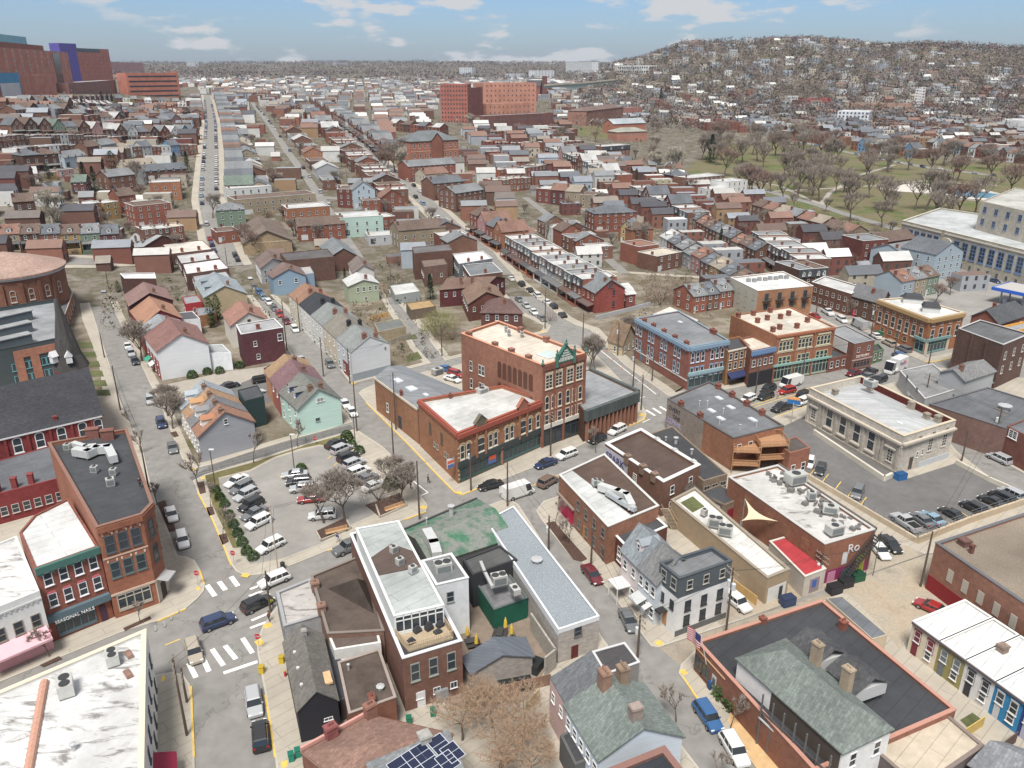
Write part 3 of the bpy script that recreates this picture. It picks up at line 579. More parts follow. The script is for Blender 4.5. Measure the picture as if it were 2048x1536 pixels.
# --- blue-trimmed three-storey and the shops along the far side of the main street
h=HB(1380,696,782)
b=B('commercial_building','three-storey red brick corner building with pale blue window trim and grey roof',[(1272,637),(1380,695),(1458,681),(1357,622)],h,BRICK,(.33,.12,.085),rm=MEMB,rc=(.22,.23,.24),par=.25,cope=(.18,.25,.30),thick=.35)
for z in(h-3.9,h-7.7):
 for t in(.08,.32,.56,.8):
  for dx in(-.035,.035): b.win(0,t+dx,z,1.,2.5,'arch' if z>h-5 else 'dh',(.42,.50,.58)); b.band(0,z+2.45,z+2.7,.14,'lintel',(.20,.30,.42),a=t+dx-.022,b=t+dx+.022)
 for g_ in(.22,.72):
  for dx in(-.13,0,.13): b.win(1,g_+dx,z,.95,2.5,'arch' if z>h-5 else 'dh',(.55,.60,.65)); b.band(1,z+2.45,z+2.7,.14,'lintel',(.22,.32,.45),a=g_+dx-.05,b=g_+dx+.05)
for i in(0,1): b.band(i,h-.9,h-.05,.45,'cornice',(.20,.28,.36),dent=1.1)
b.band(0,h-8.4,h-8.1,.1,'stone_band',(.55,.53,.5)); b.band(1,3.6,4.4,.5,'shop_cornice',(.25,.36,.40),dent=.6); b.store(1,.03,.97,.3,3.5,6,(.12,.18,.19)); b.panel(0,.12,.17,.2,3.2,'door',(.10,.18,.24)); b.win(0,.28,.8,1,2.2)
for k in(.12,.3,.5,.7,.9): b.chim(k,.06,h=1.0,w=.9,pots=1)
b.chim(.75,.95,h=1.2,w=2.,d=.8,pots=3); b.skyl(.3,.7)
def shop(name,label,pts,base,wc,rc,rows,n,edge=0,rm=MEMB,**k):
 h=HB(pts[0][0],pts[0][1],base); b=B(name,label,pts,h,BRICK,wc,rm=rm,rc=rc,**k); b.wins(edge,n,[h*x for x in rows],1,1.7,'dh',(.55,.52,.48),.03,.97); return b,h
b,h=shop('shop_building','two-storey orange brick shop with navy awning beside the blue-trimmed building',[(1456,702),(1502,692),(1479,672),(1432,681)],772,(.40,.19,.07),RDRK,(.72,.45),4)
b.awning(0,.05,.95,3.2,1.6,.9,(.03,.04,.10)); b.store(0,.1,.9,.3,2.3,4,(.1,.08,.06)); b.band(0,h-.3,h+.05,.2,'coping',(.6,.57,.5))
b,h=shop('shop_building','two-storey brick bar with blue cornice and black ground floor',[(1503,702),(1552,692),(1527,666),(1480,676)],775,(.30,.12,.08),RCRM,(.55,),4)
b.band(0,h-1.2,h-.1,.35,'cornice',(.14,.22,.36),dent=.6); b.band(0,.1,3.6,.15,'shop_wall',(.03,.03,.035)); b.store(0,.08,.92,.4,3.1,4,(.03,.03,.03))
h=HB(1671,654,744)
b=B('commercial_building','three-storey orange brick building with cream roof, arched windows and green shopfronts',[(1553,672),(1671,654),(1580,613),(1462,630)],h,BRICK,(.40,.155,.07),rm=MEMB,rc=(.60,.54,.45),par=.3,thick=.4)
for g_ in(.18,.5,.82):
 for dx in(-.09,-.03,.03,.09): b.win(0,g_+dx,h-4,.95,2.4,'arch',(.52,.50,.36));
 for dx in(-.07,0,.07): b.win(0,g_+dx,h-7.8,1.1,2.3,'dh',(.45,.50,.36))
 b.band(0,h-1.35,h-1.,.2,'arch_lintel',(.5,.46,.33),a=g_-.11,b=g_+.11)
b.band(0,h-.5,h,.3,'cornice',(.33,.13,.07),dent=.8); b.band(0,h-4.5,h-4.2,.1,'stone_band',(.5,.38,.28)); b.band(0,3.9,4.4,.4,'shop_cornice',(.22,.36,.32)); b.store(0,.02,.98,.3,3.8,16,(.30,.36,.28))
for t in(.02,.34,.66,.98): b.band(0,.2,h-.4,.18,'pilaster',(.36,.14,.07),BRICK,a=t-.012,b=t+.012)
for u,v in((.1,.2),(.25,.25),(.5,.2),(.8,.35),(.15,.6),(.35,.65),(.55,.62),(.75,.7),(.3,.9),(.6,.92),(.05,.9)): b.chim(u,v,h=1.3,w=.9,pots=0)
b.skyl(.55,.42)
ms=b
h=HB(1749,681,735)
b=B('shop_building','two-storey brick shop with grey roof and white billboard side wall',[(1709,688),(1750,680),(1690,650),(1650,660)],h,BRICK,(.30,.12,.08),rm=MEMB,rc=(.26,.27,.28),par=.2,cope=(.3,.3,.3))
b.wins(0,2,(h-2.4,),.9,1.3,'dh',(.45,.42,.4)); b.band(3,h-3.2,h-.3,.12,'billboard',(.62,.62,.60),a=.05,b=.8); b.band(0,2.6,2.9,.1,'sign_rail',(.4,.3,.28)); b.text(0,.5,3.6,'DISTILLERY',.9,(.75,.7,.66)); b.store(0,.1,.9,.3,2.6,5,(.2,.12,.1))
b,h=shop('shop_building','one-storey brick restaurant front with pale string lights beside the green shop',[(1657,718),(1708,707),(1690,692),(1640,702)],746,(.26,.10,.07),RDRK,(.3,),4)
b,h=shop('shop_building','small one-storey shop with bright green sign front',[(1746,705),(1768,698),(1757,686),(1735,692)],729,(.16,.26,.14),RDRK,(.3,),2)
h=HB(1516,582,640)
b=B('apartment_building','modern orange and grey apartment block with white roof and four balconies',[(1516,582),(1627,572),(1566,543),(1461,555)],h,BRICK,(.44,.21,.10),rm=MEMB,rc=(.68,.68,.66),par=.25,cope=(.6,.58,.54))
b.wins(0,4,(h-3.2,h-6.4),1.4,2.2,'big',(.10,.11,.11),.05,.98); b.wins(3,4,(h-3.2,h-6.4),1.2,1.6,'big',(.3,.3,.28)); b.band(3,0,h-.1,.05,'side_cladding',(.40,.38,.32),SIDE)
for j in range(4):
 t=.05+.93*(j+.5)/4; A_,C_,d_,L_,n_=b.edge(0); q=A_+d_*L_*t+n_*.6; m=MB(); ang=math.atan2(d_.y,d_.x); m.box((q.x,q.y,h-3.4),(2.6,1.1,.12),ang)
 for x in [-1.25+.25*i for i in range(11)]: c=q+d_*x+n_*.5; m.box((c.x,c.y,h-3.3),(.05,.05,1.),ang)
 c=q+n_*.5; m.box((c.x,c.y,h-2.3),(2.6,.07,.07),ang); m.build('balcony',PNT,b.root,(.04,.04,.04))
for j in range(4):
 c=b.at(.2+.2*j,.62); ac_=thing('air_conditioner','small grey rooftop condenser, %s from the left of the four on the white apartment roof'%ordn(j),'air conditioner',(c.x,c.y,b.rz),'condensers on the white apartment roof'); m=MB();
 for k in(-1,1): m.box((c.x+k*.9,c.y,b.rz),(1.2,.9,1.1),.1); m.lathe((c.x+k*.9,c.y,b.rz+1.1),[(.4,0),(.4,.06)],8)
 m.build('casing',MET,ac_,(.3,.3,.3))
b=B('terrace','brown brick two-storey terrace with pale flat roof on the sloping side street',[(1624,564),(1703,588),(1722,573),(1650,552)],7.,BRICK,(.20,.09,.06),rm=MEMB,rc=(.5,.5,.49),cope=(.6,.6,.58),par=.3,cat='row houses'); auto(b,(1.2,4.2),1.,1.4,col=(.5,.45,.42))
b=B('brick_house','dark brown brick house with grey gable roof and red door, on the sloping side street',[(1704,592),(1764,608),(1779,592),(1722,573)],6.2,BRICK,(.15,.08,.055),'gable',SHIN,(.17,.17,.18),rise=2.6,axis=0,cat='house'); auto(b,(1.,3.8),1.,1.4,col=(.4,.35,.3)); b.panel(0,.1,.2,.1,2.3,'door',(.35,.02,.06)); b.chim(.6,.3,h=1.6,z=7.5)
h=HB(1861,638,710)
b=B('commercial_building','two-storey orange brick corner building with white roof, dentil cornice and teal shopfront',[(1757,599),(1861,638),(1929,625),(1822,594)],h,BRICK,(.42,.155,.06),rm=MEMB,rc=(.66,.66,.64),par=.2,thick=.5,cope=(.50,.44,.33))
b.band(0,h-1.,h-.05,.6,'cornice',(.36,.24,.12),dent=.7); b.band(1,h-1.,h-.05,.6,'cornice',(.36,.24,.12),dent=.7)
b.wins(0,7,(h-6.2,),1.5,3.3,'dh',(.50,.44,.38),.02,.95); b.wins(0,7,(h-2.4,),1.,.8,'big',(.55,.5,.42),.02,.95); b.wins(1,4,(h-6.2,),1.5,3.2,'dh',(.50,.46,.42),.02,.98); b.wins(1,4,(h-2.3,),1.1,.7,'big',(.6,.55,.5))
b.wins(0,4,(1.6,),1.6,1.2,'arch',(.4,.3,.2),.1,.7); b.store(1,.04,.66,.3,3.5,6,(.18,.30,.29)); b.band(1,3.6,4.3,.5,'shop_cornice',(.17,.27,.27),a=0,b=.7); b.store(0,.82,.98,.3,3.5,2,(.18,.30,.29)); b.band(0,3.6,4.3,.5,'shop_cornice',(.17,.27,.27),a=.8,b=1)
for t in(.0,.62,.94): b.band(1,.1,3.6,.3,'stone_pier',(.50,.43,.34),a=t,b=t+.06)
for u,v,w in((.25,.65,5.),(.72,.45,4.2)):
 c=b.at(u,v); m=MB(); m.box((c.x,c.y,b.rz-.2),(w,3.,1.6),R(-20)); o=m.build('roof_lantern',PNT,b.roof,(.5,.5,.48)); m=MB(); m.box((c.x,c.y,b.rz+1.4),(w+.4,3.4,1.),R(-20),taper=.75); m.build('roof',RIB,o,(.05,.05,.055))
b=B('commercial_building','tall dark brown brick building, grey roof, right of the orange corner building',[(1917,657),(2007,690),(2060,668),(1960,640)],11.,BRICK,(.155,.085,.065),rm=MEMB,rc=(.14,.145,.15),cope=(.4,.4,.4),par=.3); b.wins(1,3,(7.,3.5),1.,1.9,'dh',(.5,.46,.42))
for t in(.0,.33,.66): b.band(0,0,10.8,.3,'pilaster',(.15,.085,.065),BRICK,a=t,b=t+.03)
b=B('brick_house','red brick gabled terrace with dark shingle roof at the right edge',[(1943,632),(1998,648),(2060,628),(1990,612)],6.5,BRICK,(.32,.11,.07),'gable',SHIN,(.10,.105,.115),rise=2.6,axis=1,cat='house'); auto(b,(3.6,),1,1.5); b.chim(.3,.5,h=1.5,z=8)
b=B('shop_building','yellow-fronted shop at the right edge behind the gabled terrace',[(2005,668),(2080,650),(2060,640),(1990,655)],6,STUC,(.60,.30,.05),rm=MEMB,rc=RGRY)
# --- post office
h=HB(1808,872,950)
b=B('post_office','pale limestone classical building with tall arched windows and ribbed metal roof beside the lot',[(1619,776),(1808,873),(1912,841),(1722,752)],h,STONE,(.51,.47,.41),rm=RIB,rc=(.40,.41,.41),par=1.4,thick=.45,cope=(.50,.43,.32),cat='post office')
PO=b
b.band(0,h-1.75,h-1.35,.6,'cornice',(.48,.43,.36),dent=.5); b.band(1,h-1.75,h-1.35,.6,'cornice',(.48,.43,.36),dent=.5)
for i in(0,1,3): b.band(i,h-2.3,h-2.0,.15,'stone_band',(.46,.42,.36))
for t in(.27,.42,.57,.72):
 b.win(0,t,1.9,1.9,4.3,'arch',(.50,.46,.40)); b.band(0,1.5,1.85,.3,'sill',(.48,.43,.37),a=t-.05,b=t+.05); b.band(0,6.2,6.7,.25,'keystone',(.5,.46,.4),a=t-.008,b=t+.008)
for t in(.09,.91): b.win(0,t,1.9,1.4,2.4,'grid',(.5,.46,.4)); b.band(0,4.6,4.9,.4,'pediment',(.5,.46,.4),a=t-.05,b=t+.05); b.win(0,t,6.,1.3,.8,'big',(.45,.4,.35))
for t in(.02,.165,.2,.345,.49,.64,.80,.835,.98): b.band(0,.8,h-2.3,.22,'pilaster',(.45,.41,.35),STONE,a=t-.011,b=t+.011)
b.band(0,0,.8,.35,'plinth',(.36,.33,.29),STONE); b.wins(1,2,(3.2,),1.3,2.6,'grid',(.5,.46,.4),.42,.98); b.wins(1,3,(6.2,),.9,.9,'big',(.4,.36,.3),.2,.98); b.panel(1,.2,.27,.5,3.,'door',(.08,.07,.06)); b.win(1,.33,2.6,.5,1.2); b.win(1,.43,2.8,.5,1.2)
b.band(1,0,1.3,.1,'painted_base',(.42,.45,.47),a=.4,b=1)
p_=[b.at(u,v) for u,v in((.03,.05),(.97,.05),(.97,.95),(.03,.95))]; e0=b.at(.22,.5); e1=b.at(.78,.5); m=MB()
m.add([(q.x,q.y,b.rz+.05) for q in p_]+[(e0.x,e0.y,b.rz+1.6),(e1.x,e1.y,b.rz+1.6)],[(0,1,5,4),(1,2,5),(2,3,4,5),(3,0,4)] if b.sg>0 else [(4,5,1,0),(5,2,1),(5,4,3,2),(4,0,3)]); m.build('roof_deck',RIB,b.roof,(.44,.45,.45))
for u,v in((.15,.25),(.2,.85),(.62,.9),(.83,.78),(.9,.86)): b.chim(u,v,w=1.,h=1.9,pots=0,col=(.42,.36,.28),z=b.rz)
b.skyl(.8,.35,1.6,1.6,b.rz+.8); b.band(2,h-1.3,h-.1,.2,'red_parapet',(.30,.05,.04),BRICK); m=MB()
A_,C_,d_,L_,n_=b.edge(2); q=[(A_-n_*.47),(C_-n_*.47)]; m.add([(q[0].x,q[0].y,b.rz),(q[1].x,q[1].y,b.rz),(q[1].x,q[1].y,h+.05),(q[0].x,q[0].y,h+.05)],[(0,1,2,3),(3,2,1,0)]); m.build('red_parapet',BRICK,b.root,(.33,.055,.04))
# --- block between main street, side street and the lot
h=HB(1467,877,942)
b=B('commercial_building','brick building with grey roof and graffiti on its worn side wall',[(1335,798),(1467,877),(1568,852),(1419,763)],h,BRICK,(.40,.17,.09),rm=MEMB,rc=(.16,.165,.175),par=.2,cope=(.09,.09,.09))
GB=b
b.band(0,0,h-.1,.06,'worn_wall',(.38,.31,.26),BRICK,a=0,b=.58); b.wins(1,4,(h-3.2,),1.,1.7,'dh',WHI,.02,.9)
for k,(t,z,s_,tx,c_) in enumerate(((.13,h-1.5,1.3,'OVERT',(.03,.03,.05)),(.17,h-2.9,1.2,'ONE',(.03,.03,.05)),(.13,h-4.4,1.7,'ZEPHR',(.35,.33,.48)),(.13,h-6.,1.6,'MAZE',(.30,.30,.42)))): b.text(0,t,z,tx,s_,c_,'graffiti_lettering')
for u,v in((.2,.03),(.5,.03),(.75,.97),(.55,.97),(.35,.97),(.15,.97)): b.chim(u,v,w=.9,h=1.2,pots=2)
for u,v in((.45,.35),(.62,.3),(.5,.7),(.3,.75),(.78,.72)): b.skyl(u,v,1,1.8)
for u,v in((.3,.3),(.35,.4),(.55,.45),(.7,.15),(.88,.3),(.9,.6)): b.vent(u,v,.14,1.1)
h=HB(1327,965,1035)
b=B('commercial_building','two-storey brick building with dark brown roof, thick white parapet and purple graffiti wall',[(1210,887),(1327,965),(1401,930),(1282,857)],h,BRICK,(.24,.12,.08),rm=MEMB,rc=(.10,.068,.055),par=.55,thick=.6,cope=(.62,.61,.59))
b.band(0,h-3.4,h-.5,.05,'painted_wall',(.42,.42,.47),a=0,b=.42); b.text(0,.2,h-1.9,'SPARK',1.9,(.07,.05,.16),'graffiti_lettering',off=.1); b.win(0,.55,h-3.4,1.,1.5,'grid')
b.wins(1,2,(h-3.,h-6.),1,1.6);
for u in(.4,.66,.85): b.chim(u,.02,w=1.,h=1.2,pots=1,col=(.30,.2,.14))
for u in(.3,.6,.9): b.chim(u,.98,w=.8,h=.8,pots=0,col=(.6,.6,.58))
h=HB(1118,950,1020)
b=B('corner_building','two-storey brick corner restaurant, roof half white and half brown with long silver ducts',[(1118,950),(1216,1054),(1318,1012),(1209,908)],h,BRICK,(.38,.165,.095),rm=MEMB,rc=(.105,.068,.052),par=.12,thick=.3,cope=(.5,.5,.48))
RB=b
m=MB(); q=[b.at(u,v) for u,v in((.015,.01),(.985,.01),(.985,.48),(.015,.26))];
if not ccw(q): q=q[::-1]
m.prism([(x.x,x.y) for x in q],b.rz,b.rz+.06); m.build('white_coating',MEMB,b.roof,(.55,.56,.55))
b.wins(0,4,(h-2.6,),.95,1.7,'dh',(.18,.17,.16),.35,1.); b.wins(0,4,(1.,),.95,1.7,'dh',(.18,.17,.16),.38,1.); b.panel(0,.02,.34,.2,3.2,'painted_shopfront',(.36,.015,.06),off=.1); b.store(0,.04,.32,.6,2.9,5,(.38,.02,.08)); b.band(0,3.3,3.6,.4,'shop_cornice',(.25,.2,.17),a=0,b=.36); b.panel(0,.55,.58,.1,2.5,'door',(.40,.19,.05),off=.08); b.panel(0,.92,.95,.1,2.3,'door',(.10,.08,.08),off=.08)
b.store(3,.05,.95,.6,2.9,4,(.38,.02,.08))
h=HB(1248,1091,1143)
b=B('brick_house','dark maroon brick row house with black roof between the corner restaurant and the grey gables',[(1217,1057),(1249,1091),(1335,1053),(1308,1030)],h,BRICK,(.17,.055,.04),rm=MEMB,rc=(.075,.078,.085),par=.2,cope=(.6,.6,.58),cat='house'); b.wins(0,2,(h-2.6,),.9,1.5,'dh',WHI,.05,.95); b.win(0,.75,1,1.3,1.2,'big'); b.panel(0,.15,.35,.1,2.3,'door',(.6,.6,.58))
h=6.8
b=B('gabled_house','white and pink house with light blue-grey shingle roof and dormer, beside the dark maroon house',[(1244,1100),(1277,1133),(1350,1105),(1310,1065)],h,SIDE,(.60,.53,.52),'gable',SHIN,(.24,.27,.29),rise=2.8,axis=0,over=.3,cat='house'); b.wins(0,2,(1,4.4),.9,1.4)
A_,C_,d_,L_,n_=b.edge(0); dormer(b,A_+d_*L_*.55-n_*1.2,n_,h+.6,1.3,1.7,3,(.6,.52,.52),(.24,.27,.29)); q=A_+d_*L_*.35+n_*1.1; m=MB(); ang=math.atan2(d_.y,d_.x)
m.box((q.x,q.y,2.5),(2.6,2.2,.15),ang)
for s1 in(-1.2,1.2):
 for s2 in(-1,1): c=q+d_*s1+n_*s2; m.box((c.x,c.y,0),(.12,.12,2.5),ang)
for s1 in [-1.2+.2*k for k in range(13)]: c=q+d_*s1+n_*1; m.box((c.x,c.y,.3),(.04,.04,.8),ang)
m.build('porch',PNT,b.root,(.62,.62,.60))
b=B('gabled_house','pale grey house with weathered grey shingle roof next to the white and charcoal house',[(1278,1134),(1314,1168),(1392,1132),(1352,1104)],h,SIDE,(.50,.54,.57),'gable',SHIN,(.20,.20,.20),rise=2.8,axis=0,over=.3,cat='house'); b.wins(0,3,(1,4.4),.9,1.5); b.awning(0,.05,.55,3.2,1.6,.5,(.45,.46,.46))
for t in(.2,.75): b.awning(0,t-.1,t+.1,3,1.2,.4,(.5,.5,.5))
ht_=HB(1359,1158,1275); h1=HB(1351,1197,1275)
P=[xy(at(u,v,ht_)) for u,v in((1320,1126),(1359,1158),(1464,1122),(1424,1094))]
b=B('modern_house','white three-storey house with charcoal top floor and flat grey roof on the alley corner',P,h1,STUC,(.64,.64,.63),rm=MEMB,rc=(.2,.2,.2),world=True,par=.1,cat='house')
b.wins(1,3,(1.4,h1-2.5),1.,1.6,'dh',(.04,.04,.04),.05,.98); b.wins(0,2,(h1-2.3,),.8,1.4,'dh',(.04,.04,.04)); b.panel(0,.35,.55,.6,2.9,'door',(.38,.2,.1)); b.awning(0,.3,.6,3.2,1.3,.05,(.03,.03,.03)); b.band(1,0,1.,.08,'base_cladding',(.12,.12,.12))
u_=B('x','',inset(P,-.02) if ccw(P) else inset(P[::-1],-.02)[::-1],ht_-h1,SIDE,(.085,.10,.11),rm=MEMB,rc=(.19,.195,.205),world=True,par=.5,cope=(.07,.08,.09),parent=b.root,z=h1,z0=h1+.3); u_.wins(1,3,(.9,),.95,1.4,'dh',(.4,.38,.33),.05,.98); u_.wins(0,2,(.9,),1.1,1.7,'dh',(.3,.29,.26))
h=HB(1535,1157,1210)
b=B('commercial_building','long low tan building with white roof, artificial turf patch and condensers, behind the alley houses',[(1342,1000),(1535,1157),(1580,1139),(1390,975)],h,STUC,(.33,.255,.17),rm=MEMB,rc=(.60,.59,.56),par=.25,thick=.35,cope=(.28,.24,.19))
LT_=b
m=MB(); q=[b.at(u,v) for u,v in((.06,.2),(.2,.2),(.2,.7),(.06,.7))]; q=q if ccw(q) else q[::-1]; m.prism([(x.x,x.y) for x in q],b.rz,b.rz+.08); m.build('turf_patch',GRS,b.roof)
b.panel(1,.1,.9,.0,2.6,'white_wall',(.6,.6,.58)); b.panel(1,.6,.75,.1,2.2,'door',(.05,.05,.05),off=.1)
b=B('gabled_shed','white shed with dark brown shingle roof on the white roof, beside the turf patch',[(1357,970),(1422,1020),(1441,1011),(1377,961)],HB(1422,1020,1055),STUC,(.60,.60,.58),'gable',SHIN,(.10,.08,.07),rise=.9,axis=0,over=.15,cat='shed'); b.win(1,.5,.8,1.6,1.2,'big',(.1,.1,.1)); b.win(0,.3,1.8,.8,1.3)
h=HB(1650,1089,1172)
b=B('commercial_building','brick building with badly worn white roof and a mural on its end wall',[(1457,954),(1650,1089),(1751,1059),(1556,930)],h,BRICK,(.33,.13,.07),rm=DIRT,rc=(.52,.51,.49),par=.35,thick=.35,cope=(.45,.44,.42))
MUR=b
b.text(1,.60,h-2.1,'Ro',2.1,(.6,.6,.6)); b.panel(1,.05,.95,.1,2.2,'mural',(.22,.03,.10)); b.panel(1,.70,.88,.1,3.4,'mural',(.32,.33,.05),off=.08); b.panel(1,.45,.6,.1,1.6,'mural',(.05,.20,.25),off=.1); b.panel(1,.15,.3,.1,1.9,'mural',(.45,.2,.3),off=.1); b.panel(1,.4,.5,2.6,4.6,'door',(.55,.55,.55))
for t in(.2,.45,.62,.8): b.panel(0,t,t+.07,h-3.,h-1.2,'bricked_window',(.36,.16,.08),m=BRICK,off=.06)
m=MB(); q0=b.pos(1,.95,1.); q1=b.pos(1,.35,1.); ang=math.atan2((q1-q0).y,(q1-q0).x); k=18
fe=thing('fire_escape','black steel fire escape stair crossing the mural wall','fire escape',(q0.x,q0.y,0))
for i in range(k): c=q0.lerp(q1,(i+.5)/k); z=h-.4-(h-1)*(i+.5)/k; m.box((c.x,c.y,z),(.3,1.1,.06),ang)
m.build('treads',PNT,fe,(.03,.03,.03)); m=MB(); n_=b.edge(1)[4]
for s_ in(-.5,.5):
 for dz in(0,.5,1.): m.tube((q0.x+n_.x*s_,q0.y+n_.y*s_,h-.4+dz),(q1.x+n_.x*s_,q1.y+n_.y*s_,.6+dz),.05 if dz else .1,k=5)
for f in(.02,.3,.6,.95): c=q0.lerp(q1,f); m.tube((c.x+n_.x*.5,c.y+n_.y*.5,0),(c.x+n_.x*.5,c.y+n_.y*.5,h-(h-1)*f+.6),.05,k=5)
m.build('rail',PNT,fe,(.03,.03,.03))
m=MB()
for k_ in range(60):
 u,v=rnd.uniform(.05,.95),rnd.uniform(.55,.95); p=b.at(u,v); m.box((p.x,p.y,b.rz),(rnd.uniform(.2,1.2),rnd.uniform(.2,.8),rnd.uniform(.15,.7)),rnd.uniform(0,3))
m.build('roof_clutter',MET,b.roof,(.20,.19,.18))
b.band(2,h-.2,h+.3,.3,'gutter',(.12,.1,.09))
h=HB(1610,1154,1197)
b=B('small_building','small one-storey building with bright red roof against the mural building',[(1539,1083),(1610,1154),(1652,1138),(1584,1070)],h,STUC,(.45,.41,.36),rm=MEMB,rc=(.42,.03,.04),par=.12,thick=.2,cope=(.55,.5,.45)); b.panel(1,.3,.75,.5,2.8,'mural',(.25,.20,.22)); b.panel(1,.4,.6,1.3,2.5,'mural',(.05,.12,.35),off=.08)
b=B('long_building','low black-roofed building running back between the graffiti walls',[(1297,868),(1407,962),(1455,948),(1345,852)],4.6,BRICK,(.30,.22,.15),rm=MEMB,rc=(.055,.056,.06),par=.1); b.vent(.3,.5,.3,1.2); b.vent(.55,.6,.2,1); b.vent(.2,.3,.15,.7); b.wins(1,3,(2.6,),1.4,.8,'big',(.3,.28,.24))
b=B('garage','small dark flat-roofed garage with red door behind the long black-roofed building',[(1398,985),(1450,1010),(1484,996),(1440,968)],3.6,BRICK,(.28,.20,.14),rm=MEMB,rc=(.07,.072,.078),par=.1,cat='garage'); b.panel(1,.2,.8,.1,2.4,'door',(.2,.02,.03))
b=B('brick_house','small brick rear house with dark roof behind the timber decks',[(1555,886),(1580,906),(1621,895),(1592,872)],HB(1580,906,950),BRICK,(.38,.15,.09),rm=MEMB,rc=(.10,.085,.075),par=.1,cat='house'); b.wins(1,2,(h-3.5,),1,1.7)
# timber decks
for nm,pts,hz in(('timber_deck',[(1467,903),(1522,905),(1510,880),(1466,885)],4.6),('timber_deck',[(1520,893),(1578,890),(1560,868),(1508,874)],5.4)):
 q=[xy(at(u,v,hz)) for u,v in pts]; q=q if ccw(q) else q[::-1]; c=sum(q,Vector((0,0)))/4; t=thing(nm,'orange timber balcony deck with white furniture behind the grey-roofed building' if hz<5 else 'higher orange timber balcony deck with black barbecue beside the small brick rear house','deck',(c.x,c.y,0)); m=MB()
 for zz_ in(hz,hz-2.7):
  if zz_<1: continue
  m.prism([(x.x,x.y) for x in q],zz_-.2,zz_,0,True,True)
 m.build('floor',WOOD,t,(.36,.2,.11)); m=MB()
 for i in range(4):
  a,c_=q[i],q[(i+1)%4]; m.tube((a.x,a.y,0),(a.x,a.y,hz+1.),.1,k=4)
  for zz_ in(hz,hz-2.7):
   m.tube((a.x,a.y,zz_+1),(c_.x,c_.y,zz_+1),.06,k=4)
   for k in range(int((c_-a).length/.25)): p=a.lerp(c_,k*.25/(c_-a).length); m.box((p.x,p.y,zz_),(.05,.05,1.),0)
 m.build('railing',WOOD,t,(.36,.2,.11))
# --- bottom right
h=HB(1461,1345,1405)
a0=xy(at(1393,1283,h)); a3=xy(at(1462,1344,h)); a1=xy(at(1644,1200,h)); a2=xy(at(1912,1420,h));
a3b=a0+(a2-a1)
b=B('commercial_building','low brick building with large black roof and an American flag on its street front',[a0,a1,a2,a3b],h,BRICK,(.33,.13,.075),rm=MEMB,rc=(.05,.052,.058),par=.3,thick=.35,cope=(.42,.22,.17),world=True)
FL=b
i=3; L=b.edge(3)[3]; Lw=(a3-a0).length/L
for k,t in enumerate((.15,.4,.68)):
 tt=1-Lw*t
 if k<2: b.win(3,tt,1.,1.6,1.9,'big',(.1,.08,.07))
 else: b.panel(3,tt-.02,tt+.02,.1,2.6,'door',(.45,.48,.48)); b.panel(3,tt-.012,tt+.012,1.2,2.2,'door_glass',(.08,.1,.1),off=.08)
b.band(3,h-.9,h-.75,.1,'brick_band',(.5,.33,.2),a=1-Lw,b=1); b.chim(.93,.25,w=.8,h=1.3); b.chim(.5,.01,w=.7,h=1.,pots=1)
for u,v in((.35,.3),(.55,.5)): b.vent(u,v,.15,.4)
h=7.2
b=B('porch_house','white house with green-grey hip roof, long double veranda and two chimneys, bottom right',[(1476,1316),(1686,1502),(1783,1455),(1572,1278)],h,STUC,(.62,.62,.61),'hip',SHIN,(.19,.22,.20),rise=2.4,axis=0,over=.25,cat='house')
b.wins(3,2,(1.2,4.4),1.1,2.,'arch',(.10,.14,.12)); b.wins(1,2,(4.4,),1,1.8,'dh')
for t0 in(.36,):
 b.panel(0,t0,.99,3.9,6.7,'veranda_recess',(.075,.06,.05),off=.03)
 A_,C_,d_,L_,n_=b.edge(0); m=MB(); q=A_+d_*L_*.68+n_*.75; ang=math.atan2(d_.y,d_.x); m.box((q.x,q.y,3.7),(L_*.64,1.5,.2),ang); m.build('veranda_floor',PNT,b.root,(.5,.5,.5)); m=MB()
 for k in range(7): c=A_+d_*L_*(.37+.62*k/6)+n_*1.4; m.box((c.x,c.y,.1),(.14,.14,7.0),ang)
 m.build('veranda_post',PNT,b.root,(.12,.12,.12)); m=MB()
 for k in range(90): c=A_+d_*L_*(.37+.62*k/89)+n_*1.4; m.box((c.x,c.y,3.9),(.04,.04,1.),ang)
 c=A_+d_*L_*.68+n_*1.4; m.box((c.x,c.y,4.9),(L_*.62,.08,.08),ang); m.build('railing',PNT,b.root,(.08,.08,.08))
b.store(0,.38,.62,.2,3.4,4,(.58,.58,.57)); b.store(0,.66,.97,.2,3.4,6,(.58,.58,.57)); b.panel(0,.39,.46,.2,2.6,'door',(.06,.06,.06),off=.12)
for u in(.33,.62): b.chim(u,.93,z=h+.8,w=1.1,d=.8,h=2.6,col=(.46,.36,.25),pots=2)
for (u,v,k) in((1636,1308,0),(1712,1364,1)):
 c=xy(at(u,v,6.)); m=MB(); m.box((c.x,c.y,5.4),(4.2,4.6,1.6),R(CR)); o=m.build('rear_dormer',SIDE,b.roof,(.45,.45,.45)); ux=Vector((math.cos(R(CR)),math.sin(R(CR)))); nx=Vector((ux.y,-ux.x)); m=MB();
 m.add([(c.x+ux.x*s1*2.3+nx.x*s2,c.y+ux.y*s1*2.3+nx.y*s2,z) for s1 in(-1,1) for s2,z in((-2.5,6.9),(0,8.3),(2.5,6.9))],[(0,1,4,3),(1,2,5,4),(3,4,1,0),(4,5,2,1)]); m.build('roof',SHIN,o,(.20,.205,.215))
b=B('small_building','low building with plain cream roof at the bottom right',[(1739,1492),(1885,1422),(1968,1492),(1840,1580)],3.8,STUC,(.12,.1,.1),rm=MEMB,rc=(.56,.48,.37),par=.08,cope=(.2,.16,.14))
